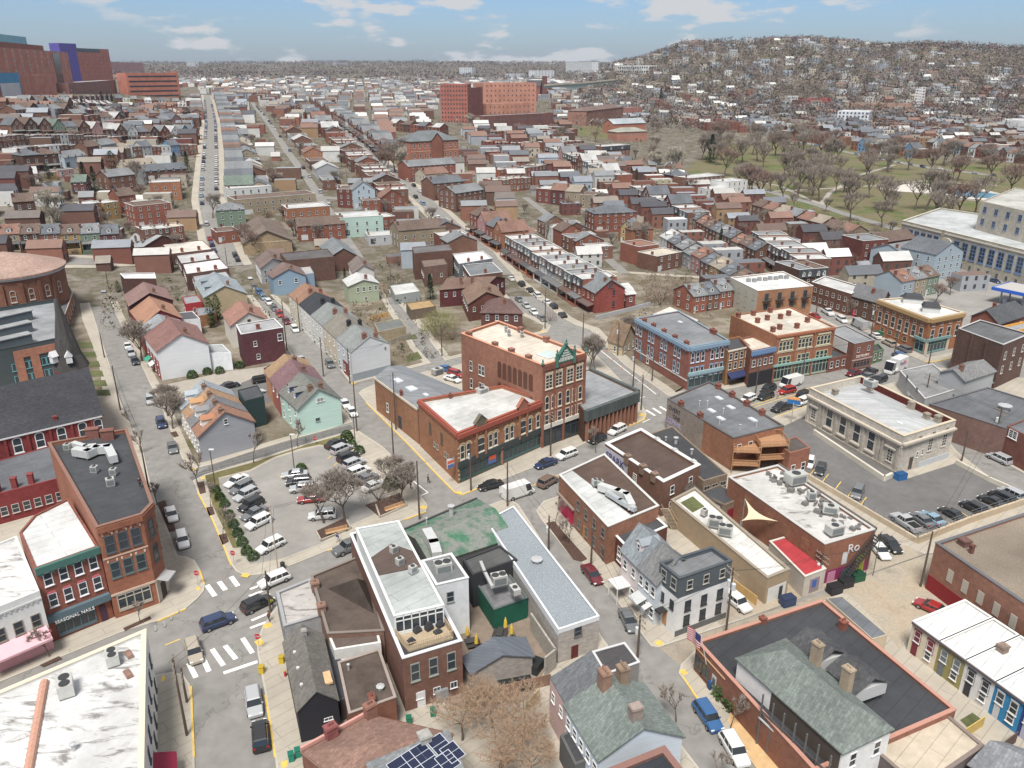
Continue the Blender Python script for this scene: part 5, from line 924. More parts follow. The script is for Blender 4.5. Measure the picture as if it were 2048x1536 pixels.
# end house of the third street row and the shingled cottage
b=gh('brick_house','bright red brick gable-ended house with grey roof at the near end of the long terrace',[(1191,586),(1250,577),(1226,557),(1163,571)],(1191,586,628),(.36,.07,.05),(.22,.24,.25),3.4,1,wall=BRICK,floors=(),ch=2); b.win(0,.62,5,1,1.9,'dh',(.2,.1,.1)); b.win(0,.62,1.4,1,1.9,'dh',(.2,.1,.1)); b.win(0,.5,7.6,2,1.5,'grid',(.2,.1,.1)); b.wins(3,3,(4,),1,1.8,'dh',(.5,.4,.3)); b.awning(3,.05,.95,3.,2.2,.5,(.13,.09,.08))
b=gh('brick_house','small red brick rear wing with white roof behind the bright red end house',[(1253,590),(1271,588),(1255,567),(1238,569)],5,(.28,.08,.06),(.6,.6,.58),.3,0,wall=BRICK,rm=MEMB,floors=(2.8,),ch=0)
b=gh('cottage','cream cottage with steep brown shingle roof among bare trees, before the blue-trimmed building',[(1216,680),(1245,690),(1272,672),(1243,660)],3.2,(.50,.42,.30),(.23,.15,.09),4.2,0,floors=(.8,),ch=0)
b=wing('white flat-roofed garage behind the blue-trimmed building',[(1302,628),(1365,655),(1400,640),(1340,612)],3.4,(.35,.25,.2),(.58,.54,.48),name='garage',cat='garage')
# right rear: grey corner shop, charcoal house, brick wall building
b=B('commercial_building','pale grey stucco corner shop with shingle roof beside the delivery truck',[(1800,742),(1850,798),(1925,775),(1865,728)],HB(1800,742,775),STUC,(.36,.37,.38),rm=MEMB,rc=(.24,.24,.24),par=.15,thick=.2,cope=(.45,.45,.45)); b.win(0,.3,3.8,1,1.3,'big',(.2,.2,.2)); b.panel(0,.4,.8,1.2,1.9,'sign_panel',(.6,.6,.6)); b.text(0,.6,1.5,'REAL ESTATE',.5,(.1,.1,.1),off=.08); b.win(0,.7,3.6,1,1.2,'big',(.2,.2,.2))
b=gh('gabled_house','charcoal-sided upper storey with grey shingle roof and white windows, behind the post office',[(1867,772),(1908,789),(1984,765),(1935,748)],(1908,789,815),(.075,.095,.11),(.19,.19,.19),1.4,1,floors=(1.2,),sp=4)
b=B('warehouse','low building, wide dark grey roof, long mottled brick wall along far side street',[(1858,808),(2014,858),(2130,822),(1975,775)],HB(2014,858,918),BRICK,(.26,.15,.12),rm=MEMB,rc=(.135,.14,.15),par=.1,cope=(.12,.12,.13)); b.vent(.6,.5,.8,1)
b=B('brick_building','red-brown brick building with white window at the right edge of the far side street',[(2014,852),(2090,890),(2200,850),(2110,815)],HB(2016,853,912)+.5,BRICK,(.25,.09,.065),rm=MEMB,rc=(.16,.165,.18),par=.2); b.win(0,.2,5,2,1.6,'grid')
b=gh('gabled_house','grey gabled roof right of the pale grey corner shop',[(1880,745),(1930,762),(1990,742),(1935,725)],7,(.35,.36,.37),(.23,.23,.23),1.6,1,floors=())
# ================================================================ GROUND, ROADS, BLOCKS
YARD=mixmat('yard_mat',[(.085,.085,.04),(.14,.115,.08),(.17,.145,.11),(.25,.22,.18),(.10,.12,.045)],.12)
LAND=mixmat('land_mat',[(.12,.10,.08),(.17,.148,.125),(.10,.09,.06),(.20,.18,.155),(.14,.115,.095)],.08,fine=.6)
PARK=mixmat('park_grass_mat',[(.09,.12,.04),(.14,.13,.07),(.155,.13,.08),(.09,.12,.04),(.13,.125,.06)],.05,fine=.6)
ASPH=mixmat('street_mat',[(.205,.197,.185),(.228,.22,.206),(.215,.207,.195),(.245,.236,.222)],.06,fine=.6,crack=.065)
def struct(o,name=None): o['kind']='structure'; return o
m=MB(); bs=[R(a) for a in np.linspace(-62,62,150)]; rs=list(np.linspace(0,250,4))+list(np.linspace(262,760,90))+list(np.geomspace(770,7400,70))
cols=len(bs)
for r in rs:
 for a in bs:
  # place by the same stretched distance the height uses
  k=1/math.hypot(math.sin(a)*.6,math.cos(a)); x,y=math.sin(a)*r*k,math.cos(a)*r*k; m.v.append((x,y,hgt(x,y)))
for i in range(len(rs)-1):
 for j in range(cols-1): m.f.append((i*cols+j,i*cols+j+1,(i+1)*cols+j+1,(i+1)*cols+j)); m.m.append(0)
m.add([(-400,-300,0),(400,-300,0),(400,0,0),(0,0,0),(-400,0,0)],[(0,1,2,3,4)])
k=1
m.add([(0,0,0),(400,0,0),(400,212,0)],[(0,1,2)]); m.add([(0,0,0),(-400,212,0),(-400,0,0)],[(0,1,2)])
g=struct(m.build('ground',LAND,smooth=True))
def sheet(name,pts,z,mt,col=None,kind='structure',world=False):
 P=[xy(p) for p in pts] if world else [xy(at(u,v,z)) for u,v in pts]; P=P if ccw(P) else P[::-1]; m=MB(); m.add([(p.x,p.y,z) for p in P],[tuple(range(len(P)))]); o=m.build(name,mt,None,col); o['kind']=kind; return o
def slab(name,pts,mt=CONC,z=.13):
 P=[xy(at(u,v)) for u,v in pts]; P=P if ccw(P) else P[::-1]; m=MB(); m.prism([(p.x,p.y) for p in P],-.05,z); o=struct(m.build(name,mt));
 k=MB(); I=inset(P,.22)
 k.add([(p.x,p.y,z+.004) for p in P]+[(p.x,p.y,z+.004) for p in I],[(i,(i+1)%len(P),(i+1)%len(P)+len(P),i+len(P)) for i in range(len(P))]); struct(k.build('kerb',KERB)); return P
sheet('road',[(0,30)]+[(math.sin(R(a))*258/math.hypot(math.sin(R(a))*.6,math.cos(R(a))),math.cos(R(a))*258/math.hypot(math.sin(R(a))*.6,math.cos(R(a)))) for a in range(50,-51,-5)],.006,ASPH,world=True)
BL={}
BL['A']=slab('pavement',[(-150,1560),(0,1487),(319,1350),(345,1345),(368,1352),(380,1370),(384,1400),(390,1536),(395,1700),(-250,1700)])
BL['B']=slab('pavement',[(-200,1450),(0,1365),(176,1293),(241,1266),(314,1243),(372,1218),(395,1198),(408,1183),(410,1168),(400,1140),(390,1122),(372,1114),(355,1112),(335,1057),(310,1000),(297,950),(282,882),(260,845),(240,800),(220,732),(185,625),(163,550),(150,532),(-100,548),(-500,900),(-500,1300)])
BL['C']=slab('pavement',[(386,962),(410,950),(462,934),(512,920),(550,908),(612,888),(685,867),(705,860),(715,861),(763,892),(795,922),(830,975),(845,997),(855,1012),(852,1024),(810,1040),(707,1082),(655,1102),(557,1142),(520,1150),(490,1152),(472,1144),(462,1130),(450,1100),(425,1040),(395,985)])
BL['D']=slab('pavement',[(375,942),(345,872),(317,800),(300,768),(287,740),(232,630),(217,590),(200,550),(194,530),(200,523),(330,517),(440,515),(458,518),(465,532),(490,570),(520,610),(550,650),(575,692),(592,720),(640,765),(682,800),(705,845),(684,851),(650,862),(575,882),(500,905),(430,928)])
BL['E']=slab('pavement',[(910,986),(925,990),(957,977),(1000,962),(1067,936),(1112,915),(1175,885),(1215,866),(1270,848),(1288,840),(1293,828),(1285,812),(1272,795),(1240,760),(1207,725),(1180,700),(1150,690),(1000,705),(900,735),(830,748),(760,765),(725,780),(717,787),(732,805),(775,847),(820,892),(875,950)])
BL['F']=slab('pavement',[(700,767),(660,710),(625,680),(600,652),(577,625),(550,600),(525,575),(510,555),(488,528),(560,522),(700,520),(717,522),(742,538),(760,567),(780,610),(810,657),(832,695),(862,727),(790,745),(712,766)])
BL['G']=slab('pavement',[(890,722),(850,670),(812,625),(782,590),(756,548),(745,525),(880,522),(955,524),(985,553),(1025,605),(1045,625),(1080,640),(1102,652),(1095,665),(1050,676),(980,700)])
BL['H']=slab('pavement',[(1150,650),(1180,660),(1207,690),(1250,732),(1312,775),(1335,792),(1350,795),(1400,790),(1500,770),(1548,760),(1660,732),(1740,712),(1765,703),(1755,693),(1735,683),(1698,664),(1660,645),(1634,633),(1600,610),(1500,560),(1280,545),(1020,530),(1032,562),(1075,597),(1125,637)])
BL['J']=slab('pavement',[(1767,683),(1821,712),(1848,724),(1870,724),(1960,705),(2150,660),(2150,560),(1950,540),(1700,560),(1650,590),(1645,612),(1700,648)])
BL['K']=slab('pavement',[(515,1306),(514,1285),(525,1255),(545,1225),(560,1205),(690,1125),(830,1065),(1000,1003),(1020,1000),(1037,1010),(1060,1045),(1120,1140),(1207,1280),(1300,1410),(1400,1540),(1480,1700),(570,1700),(550,1514),(530,1389)])
BL['L']=slab('pavement',[(1072,1022),(1087,1003),(1117,993),(1250,936),(1400,881),(1550,834),(1612,812),(1790,765),(1840,800),(1870,850),(1915,905),(1976,953),(2400,1180),(2300,1110),(1950,1105),(1850,1108),(1700,1162),(1512,1230),(1440,1255),(1335,1290),(1318,1296),(1301,1293),(1218,1182),(1165,1127),(1147,1122),(1082,1040)])
BL['M']=slab('pavement',[(1357,1348),(1362,1330),(1392,1300),(1480,1261),(1640,1205),(1760,1160),(1850,1125),(1900,1118),(2500,1150),(2700,1750),(1620,1750),(1512,1536),(1450,1462),(1397,1401)])
BL['N']=slab('pavement',[(1935,885),(1990,915),(2048,948),(2200,1030),(2400,900),(2150,770),(1870,735),(1830,760),(1870,820)])
Z1=.13+.008
for k_,d_ in(('D',1.9),('F',1.7),('G',2.),('H',3.)):
 sheet('yard',inset(BL[k_],d_),Z1,YARD,world=True)
sheet('yard',inset(BL['J'],3.),Z1,LOTA,world=True)
sheet('yard',[(150,780),(205,780),(200,740),(185,690),(165,640),(158,600),(120,600),(130,700)],Z1,YARD)
sheet('parking_lot',[(437,958),(500,943),(550,917),(600,901),(640,892),(660,897),(690,912),(725,922),(760,960),(775,1003),(745,1030),(700,1050),(640,1088),(560,1118),(500,1128),(480,1100),(445,1010)],Z1,LOTA)
tag(sheet('grass',[(410,951),(437,943),(512,923),(550,910),(612,890),(685,869),(703,866),(690,903),(662,893),(640,889),(600,897),(550,913),(500,939),(437,955),(445,1010),(478,1095),(466,1096),(425,1010)],Z1+.004,mat('worn_grass_mat',(.13,.115,.05),ns=1.5,amt=.35,big=.25)),kind='stuff')
sheet('parking_lot',[(1560,856),(1614,830),(1700,880),(1800,962),(1915,925),(1980,962),(2062,1002),(1835,1084),(1725,1020),(1600,935)],Z1+.004,DARKA)
sheet('alley',[(1320,1296),(1500,1236),(1660,1184),(1850,1112),(1915,1110),(1900,1120),(1850,1126),(1640,1207),(1480,1263),(1392,1302),(1362,1332)],.010,mixmat('alley_mat',[(.20,.175,.14),(.27,.235,.19),(.30,.26,.20),(.15,.14,.13)],.25))
sheet('yard',[(1652,1180),(1850,1110),(2048,1095),(2048,1180),(1900,1240),(1830,1230),(1800,1300),(1760,1250),(1700,1190)],.15,mixmat('worn_concrete_mat',[(.26,.215,.16),(.36,.30,.225),(.34,.30,.24),(.24,.215,.18)],.12))
sheet('yard',[(1310,1130),(1460,1095),(1600,1160),(1700,1110),(1810,1090),(1850,1108),(1700,1160),(1520,1226),(1440,1250)],Z1,MAT['worn_concrete_mat'])
sheet('alley',[(317,772),(460,742),(592,725),(600,735),(540,750),(470,770),(380,795),(325,800)],Z1+.004,mat('alley_concrete_mat',(.33,.30,.26),amt=.15,big=.1))
sheet('parking_lot',[(420,792),(540,742),(610,725),(640,765),(560,800),(470,815)],Z1+.008,DARKA)
sheet('alley',[(378,955),(430,928),(500,905),(575,883),(650,862),(700,850),(712,861),(685,867),(612,888),(550,908),(462,934),(386,962)],.012,mat('patched_asphalt_mat',(.13,.125,.12),amt=.2,big=.15))
sheet('plaza',[(870,1195),(960,1120),(1110,1290),(1090,1340),(1060,1400),(900,1420),(830,1330)],Z1,mat('courtyard_mat',(.21,.165,.13),amt=.2,big=.2))
sheet('garden_bed',[(730,1010),(800,985),(812,1003),(760,1035)],Z1+.012,mat('mulch_mat',(.075,.045,.035),ns=3,amt=.4)); sheet('garden_bed',[(632,1062),(690,1035),(702,1054),(640,1080)],Z1+.012,MAT['mulch_mat'])
for P_ in(((1092,1046),(1108,1042),(1175,1118),(1162,1124),(1147,1120)),((79,1330),(118,1312),(124,1317),(86,1334)),((246,1256),(300,1232),(303,1238),(250,1262)),((315,1005),(330,1000),(352,1060),(338,1062)),((393,965),(408,962),(412,985),(400,988)),((412,1015),(425,1012),(430,1028),(418,1032)),((437,1070),(452,1066),(458,1083),(445,1090)),((340,865),(352,862),(358,872),(348,875))):
 sheet('garden_bed',P_,Z1+.012,MAT['mulch_mat'])
sheet('yard',[(1455,1440),(1470,1405),(1530,1470),(1640,1560),(1560,1580),(1512,1536)],Z1,mat('tan_brick_paving_mat',(.46,.31,.16),amt=.2,kind='brick'))
for k in range(6):
 y=685+k*19; sheet('lawn',[(142+k*5,y),(183+k*7,y-1),(187+k*7,y+11),(146+k*5,y+12)],Z1+.012,GRS)
sheet('lawn',[(812,712),(835,703),(845,717),(815,725)],Z1+.012,GRS)
sheet('lawn',[(1920,1440),(1945,1425),(1965,1440),(1940,1460)],Z1+.02,GRS); sheet('lawn',[(795,675),(830,668),(835,676),(800,683)],Z1+.012,GRS)
# far streets draped on the land
def strip(name,px,w,mt,lift,world=False):
 P=[xy(p) for p in px] if world else [xy(G(u,v)) for u,v in px]; Q=[P[0]]
 for a,b_ in zip(P,P[1:]):
  k=max(1,int((b_-a).length/6)); Q+=[a.lerp(b_,(i+1)/k) for i in range(k)]
 m=MB()
 for i,p in enumerate(Q):
  d=(Q[min(i+1,len(Q)-1)]-Q[max(i-1,0)]).normalized(); n_=Vector((-d.y,d.x))
  for s_ in(-1,0,1):
   q=p+n_*w/2*s_; m.v.append((q.x,q.y,hgt(q.x,q.y)+lift))
 for i in range(len(Q)-1):
  for s_ in(0,1): a=i*3+s_; m.f.append((a,a+3,a+4,a+1)); m.m.append(0)
 return struct(m.build(name,mt)),Q
STR={'long':[(463,545),(452,515),(437,478),(428,440),(418,400),(419,350),(421,300),(422,250),(418,215),(413,190)],
'alleyC':[(725,528),(700,492),(655,420),(610,350),(572,300),(535,245),(505,205)],
'third':[(1003,552),(966,505),(920,468),(880,430),(835,390),(790,350),(740,308),(690,268),(645,235),(600,203)],
'cross':[(455,512),(330,518),(200,524),(60,524),(-60,520)],
'branch':[(920,465),(990,462),(1060,455)],
'alleyE':[(1250,548),(1215,517),(1175,488),(1110,440),(1050,395)],
'hill':[(-5,262),(20,232),(45,210)],
'park':[(1500,372),(1560,390),(1640,412),(1700,432),(1780,455),(1860,480)],
'parkfar':[(1590,282),(1660,296),(1760,318),(1850,335),(1990,352)],
'right':[(1860,530),(1960,552),(2080,580)],
'mid1':[(435,392),(520,385),(600,392),(680,398)],
'mid2':[(1060,360),(1130,400),(1215,440),(1300,482),(1400,520)],
'mid3':[(1225,395),(1330,440),(1450,500)],
}
for k_,w_ in(('long',9.5),('alleyC',4.5),('third',8.5),('cross',7),('branch',7),('alleyE',4),('hill',6),('park',6),('parkfar',7),('right',8),('mid1',5),('mid2',5),('mid3',4.5)):
 if w_>6 and k_ not in('park','parkfar','right'): strip('pavement',STR[k_],w_+6,CONC,.10)
 o,q=strip('road',STR[k_],w_,ASPH,.17); STR[k_+'_w']=q
# park
def drape(name,pts,mt,lift,kind='structure',n=30):
 P=[xy(G(u,v)) for u,v in pts]; x0=min(p.x for p in P); x1=max(p.x for p in P); y0=min(p.y for p in P); y1=max(p.y for p in P)
 def ins(x,y):
  c=False
  for i in range(len(P)):
   a,b_=P[i-1],P[i]
   if (a.y>y)!=(b_.y>y) and x<(b_.x-a.x)*(y-a.y)/(b_.y-a.y)+a.x: c=not c
  return c
 m=MB(); st=max((x1-x0),(y1-y0))/n
 for i in range(int((x1-x0)/st)+1):
  for j in range(int((y1-y0)/st)+1):
   x,y=x0+i*st,y0+j*st
   if ins(x+st/2,y+st/2): m.add([(x+a*st,y+b_*st,hgt(x+a*st,y+b_*st)+lift) for a,b_ in((0,0),(1,0),(1,1),(0,1))],[(0,1,2,3)])
 o=m.build(name,mt); o['kind']=kind; return o
drape('park_lawn',[(1360,372),(1520,400),(1640,430),(1800,475),(1990,440),(2120,430),(2150,335),(1900,320),(1700,300),(1560,285),(1440,290),(1380,330)],PARK,.06,n=60)
drape('park_lawn',[(1150,255),(1190,250),(1240,262),(1250,275),(1200,280),(1150,270)],PARK,.1); drape('park_lawn',[(910,335),(960,335),(1000,350),(990,372),(905,365)],PARK,.1)
for P_ in(((1545,383),(1640,378),(1740,372),(1880,392)),((1640,412),(1660,385),(1720,350),(1790,330)),((1700,432),(1620,400),(1560,372),(1500,362)),((1880,395),(1960,402),(2048,412)),((1740,372),(1850,362),(2000,372))): strip('path',P_,2.6,mat('path_mat',(.33,.30,.27),amt=.1),.12)
P_=[(1755,378),(1830,366),(1905,372),(1970,380),(2020,392),(1990,402),(1930,398),(1880,388),(1800,384)]; drape('pool_deck',P_,mat('pool_deck_mat',(.5,.47,.42),amt=.1),.2,n=80)
tag(drape('pool',[(1860,374),(1905,376),(1965,384),(2005,392),(1985,398),(1925,394),(1870,384)],mat('pool_water_mat',(.10,.24,.32),rough=.15,amt=.1),.3,n=80),kind='structure')
# markings
def bars(name,lst,w,mt=WHT,z=.014):
 m=MB()
 for (a,b_) in lst:
  p,q=xy(at(*a,z)),xy(at(*b_,z)); d=(q-p).normalized(); n_=Vector((-d.y,d.x))*w/2; m.add([(x.x,x.y,z) for x in(p-n_,q-n_,q+n_,p+n_)],[(0,1,2,3)])
 return struct(m.build(name,mt))
bars('crosswalk',[((424,1298),(447,1331)),((450,1291),(472,1318)),((485,1276),(505,1306)),((404,1312),(418,1343)),((377,1326),(392,1355))],.62)
bars('stop_line',[((447,1346),(515,1323))],.55)
bars('crosswalk',[((414,1170),(430,1192)),((438,1163),(451,1180)),((462,1153),(476,1172))],.7)
bars('crosswalk',[((500,1256),(533,1244)),((503,1241),(538,1226)),((498,1192),(530,1180)),((500,1178),(528,1168))],.45)
bars('crosswalk',[((1292,820),(1310,831)),((1306,816),(1322,827)),((1320,813),(1335,822))],.55)
bars('lane_line',[((1190,692),(1312,788)),((1015,556),(1150,648)),((1310,770),(1336,792)),((790,917),(808,930)),((824,960),(856,985)),((856,985),(840,992)),((1285,845),(1300,838)),((1276,797),(1290,793))],.22)
bars('centre_line',[((1062,972),(1122,948)),((1400,842),(1620,775)),((1405,846),(1622,779)),((330,1290),(360,1278))],.2,YEL)
bars('parking_line',[((1617,952),(1634,934)),((1642,967),(1657,948)),((1667,983),(1682,963)),((1691,999),(1707,978)),((1718,1014),(1733,994)),((1867,1029),(1910,1053)),((1909,1016),(1955,1045)),((1945,1004),(1995,1030)),((655,918),(662,912)),((667,932),(675,925)),((560,955),(568,945)),((538,1105),(548,1095))],.18,YEL,.16)
bars('tactile_strip',[((393,1178),(400,1176)),((484,1149),(498,1152)),((528,1254),(543,1248)),((515,1280),(522,1290)),((322,1358),(330,1356)),((912,984),(922,986)),((842,1012),(852,1017)),((385,940),(392,938)),((402,957),(412,954)),((1279,832),(1286,828)),((1312,1288),(1324,1284)),((1362,1346),(1372,1342)),((703,768),(712,766)),((1080,664),(1090,662)),((562,1530),(575,1526))],.9,YEL,.142)
def kerbline(pts,mt=YEL,w=.22):
 m=MB()
 P=[xy(at(u,v,.13)) for u,v in pts]
 for a,b_ in zip(P,P[1:]):
  d=(b_-a); m.box(((a+b_).x/2,(a+b_).y/2,.0),(d.length,w,.15),math.atan2(d.y,d.x))
 struct(m.build('kerb_paint',mt))
for P_ in([(732,805),(775,847),(820,892),(875,950),(910,985),(925,989),(957,976),(985,966)],[(655,1101),(707,1081)],[(810,1039),(852,1023)],[(462,1129),(450,1099),(425,1039),(395,984)],[(400,1141),(408,1168)],[(1215,865),(1270,847),(1288,839),(1292,828)],[(382,1372),(388,1514)],[(315,1242),(372,1217)],[(530,1389),(543,1464),(550,1514)],[(1365,1352),(1397,1400)],[(557,1141),(530,1148)],[(1762,701),(1740,711)],[(1848,723),(1870,723),(1900,717)],[(1550,833),(1610,813)]): kerbline(P_)
# ================================================================ ROWS OF HOUSES UP THE SLOPE
CN={'red':(.34,.11,.065),'dark red':(.23,.065,.05),'brown':(.25,.12,.08),'dark brown':(.16,.085,.062),'maroon':(.17,.06,.055),'orange':(.42,.17,.08),'yellow':(.50,.33,.12),'tan':(.42,.33,.22),'cream':(.56,.50,.40),'white':(.62,.62,.60),'grey':(.34,.35,.36),'pale blue':(.42,.50,.56),'blue':(.14,.24,.38),'green':(.22,.30,.22),'mint':(.40,.52,.46),'pink':(.50,.28,.27),'teal':(.08,.2,.22),'navy':(.05,.07,.12)}
RN={'white':(.53,.53,.52),'grey':(.24,.25,.26),'slate':(.15,.165,.185),'brown':(.17,.115,.09),'rust':(.27,.14,.10),'black':(.06,.062,.07),'tan':(.36,.30,.23),'green':(.17,.22,.18),'cream':(.55,.49,.4)}
NH=[0]
def house(P,label,typ,h,wc,rc,group,far=False,porch=0,dorm=0,chim=2,name=None,fl=None,z=None):
 P=[xy(p) for p in P]; zs=[hgt(p.x,p.y) for p in P]; z=min(zs) if z is None else z; h=h+(max(zs)-z)*.5
 wm_=BRICK if wc in('red','dark red','brown','dark brown','maroon','orange','yellow','tan') else SIDE
 nm=name or {'F':'row_house','M':'mansard_house','V':'gabled_house','G':'gabled_house','H':'hipped_house'}[typ]; W_=CN[wc]; Rc=RN[rc]
 jit=rnd.uniform(.78,1.1); W_=tuple(x*jit for x in W_)
 if wc in('mint','green','pale blue','pink','cream') and not name: W_=tuple(x*.82 for x in W_)
 t_='flat' if typ in'FM' else 'hip' if typ=='H' else 'gable'; wd=(P[1]-P[0]).length
 b=B(nm,label,P,h,wm_,W_,t_,MEMB if typ in'FM' else SHIN,Rc,cope=None if far or typ not in'FM' else (.5,.5,.48),par=.2,thick=.25,rise={'V':min(3.6,wd*.52),'G':2.6,'H':2.4}.get(typ,1),axis=1 if typ=='V' else 0,over=.25,z=z,world=True,cat='house',group=group)
 NH[0]+=1
 if typ=='M':      # sloping slate storey at the front with dormers
  A_,C_,d,L,n_=b.edge(0); m=MB(); zt=z+h; dp=1.3
  q=[(A_+n_*.15,zt-2.7),(C_+n_*.15,zt-2.7),(C_+n_*.15-n_*dp*.0+n_*0,zt-2.5)]
  vs=[(A_+n_*.35,zt-2.8),(C_+n_*.35,zt-2.8),(C_+n_*.03,zt+.05),(A_+n_*.03,zt+.05)]
  m.add([(p.x,p.y,zz_) for p,zz_ in vs]+[(p.x-n_.x*.3,p.y-n_.y*.3,zz_) for p,zz_ in vs],[(0,1,2,3),(4,7,6,5),(0,3,7,4),(1,5,6,2),(0,4,5,1)]); sl=rnd.choice([(.07,.075,.085),(.12,.13,.14),(.16,.13,.13),(.10,.09,.09)])
  m.build('mansard_slope',SHIN,b.root,sl)
  if not far:
   for t in((.3,.7) if wd>5 else (.5,)): dormer(b,A_+d*L*t+n_*.55,n_,zt-2.4,1.1,1.5,1.,(.55,.55,.53),sl,g=.5)
 hh=h if typ!='M' else h-2.8
 if fl is None: fl=[1.,3.9] if hh>5.2 else [1.]
 fl=[f+(h-hh)*0 for f in fl]; dz=(max(zs)-z)*.5; fl=[f+dz for f in fl]
 if hh>8.5: fl.append(6.8+dz)
 if not far:
  for i in range(4):
   if not vis(b,i): continue
   L=b.edge(i)[3]; k=2 if L<7.5 and i==0 else max(1,int(L/3.6))
   if i!=0 and rnd.random()<.25: continue
   b.wins(i,k,fl,.9,1.5,'dh',(.55,.55,.53),.04,.96,False)
   if i==0: b.panel(0,.06,.2,.1+dz,2.2+dz,'door',rnd.choice([(.5,.5,.5),(.1,.04,.04),(.05,.05,.06)]))
  if typ=='V' and vis(b,0): b.win(0,.5,h+.3,.9,1.3,'dh',(.55,.55,.53),False)
  if typ=='V' and vis(b,2): b.win(2,.5,h+.3,.9,1.3,'dh',(.55,.55,.53),False)
 else:
  m=MB()
  for i in range(4):
   if not vis(b,i): continue
   A_,C_,d,L,n_=b.edge(i); k=2 if L<8 else max(1,int(L/3.6));
   for zf in fl:
    for j in range(k):
     c=A_+d*L*(j+.5)/k+n_*.05; m.add([(c.x+d.x*x,c.y+d.y*x,z+zf+y) for x,y in((-.5,0),(.5,0),(.5,1.6),(-.5,1.6))],[(0,1,2,3)])
  if m.f:
   o=b.wall; me=o.data; vs=[tuple(v.co) for v in me.vertices]; fs=[tuple(p.vertices) for p in me.polygons]; k=len(vs); c0=wloc(b.root)
   vs+=[(v[0]-c0.x,v[1]-c0.y,v[2]-c0.z) for v in m.v]; nf=len(fs); fs+=[tuple(i+k for i in f) for f in m.f]
   me2=bpy.data.meshes.new('wall'); me2.from_pydata(vs,[],fs); me2.materials.append(wm_); me2.materials.append(GLS); me2.polygons.foreach_set('material_index',[0]*nf+[1]*(len(fs)-nf)); o.data=me2
 if porch and vis(b,0):
  A_,C_,d,L,n_=b.edge(0); m=MB(); y0=z+2.9+dz; P4=[(A_+d*.1+n_*.05,y0+.5),(C_-d*.1+n_*.05,y0+.5),(C_-d*.1+n_*2.3,y0),(A_+d*.1+n_*2.3,y0)]
  m.add([(p.x,p.y,q) for p,q in P4]+[(p.x,p.y,q-.18) for p,q in P4],[(0,1,2,3),(7,6,5,4),(3,2,6,7),(0,3,7,4),(1,5,6,2)]); o=m.build('porch_roof',SHIN,b.root,rnd.choice([(.17,.10,.08),(.12,.12,.13),(.2,.2,.2),(.14,.09,.08)]))
  m=MB()
  for t in(.05,.95): p=A_+d*L*t+n_*2.1; m.box((p.x,p.y,z-.3),(.3,.3,y0-z+.3))
  p=A_+d*L*.5+n_*1.2; m.box((p.x,p.y,z-.5),(L*.9,2.2,.5+dz+.5),math.atan2(d.y,d.x)); m.build('porch',BRICK,b.root,W_)
 if dorm and typ=='G':
  A_,C_,d,L,n_=b.edge(0); dormer(b,A_+d*L*.5-n_*.9,n_,z+h+.3,1.5,1.5,2.4,(.5,.5,.48),Rc,g=.6)
 for c in range(chim):
  b.chim((.04,.96,.04)[c] if typ!='V' else .5,(.3,.65,.8)[c],z=z+h+({'G':1.6,'V':wd*.4,'H':1.4}.get(typ,-.2)),w=.7,h=1.5,pots=0,col=rnd.choice([(.28,.12,.09),(.22,.11,.09),(.40,.33,.25)]))
 return b
def row(nm,a,b_,n,depth,h,typ,wcs,rcs,porch=0,far=False,dorm=0,gap=.0,chim=1,jit=.0,world=False):
 a=xy(G(*a)); b_=xy(G(*b_)); d=(b_-a); L=d.length; n=max(n,min(34,int(L/6.5))) if far else n; d=d/L; n_=Vector((-d.y,d.x))*(1 if depth>0 else -1); D=abs(depth)
 near='left' if abs(pr((a.x,a.y,hgt(a.x,a.y)))[0]-pr((b_.x,b_.y,hgt(b_.x,b_.y)))[0])>abs(pr((a.x,a.y,0))[1]-pr((b_.x,b_.y,0))[1])*.8 else 'near end'
 u0=pr((a.x,a.y,0))[0]; u1=pr((b_.x,b_.y,0))[0]
 for i in range(n):
  t=typ[i%len(typ)]; wc=wcs[i%len(wcs)] if isinstance(wcs,list) else wcs; rc=rcs[i%len(rcs)]
  q0=a+d*L*(i+gap/2)/n; q1=a+d*L*(i+1-gap/2)/n; D_=D*(1+rnd.uniform(-jit,jit)); o=n_*rnd.uniform(0,jit)*2
  P=[q0+o,q1+o,q1+o+n_*D_,q0+o+n_*D_]
  k=i if (near!='left' or u0<u1) else n-1-i
  pos_='%s from %s,'%(ordn(k),near)
  tw_={'F':'flat','M':'mansard','V':'steep gable','G':'gable','H':'hip'}[t]
  lab='%s house, %s %s roof, %s %s'%(wc,rc,tw_,pos_,nm) if n>1 else '%s house, %s %s roof, %s'%(wc,rc,tw_,nm)
  house(P,lab,t,h+rnd.uniform(-.4,.4),wc,rc,nm if n>1 else None,far,porch,dorm if not isinstance(dorm,list) else dorm[i%len(dorm)],chim)
BR_=['red','brown','dark brown','red','dark red','brown']; WR=['white','grey','brown','white','slate','cream']
MIX=['brown','red','white','dark brown','yellow','dark red','grey','brown','pink','green']; MR=['grey','slate','brown','white','rust','grey','black']
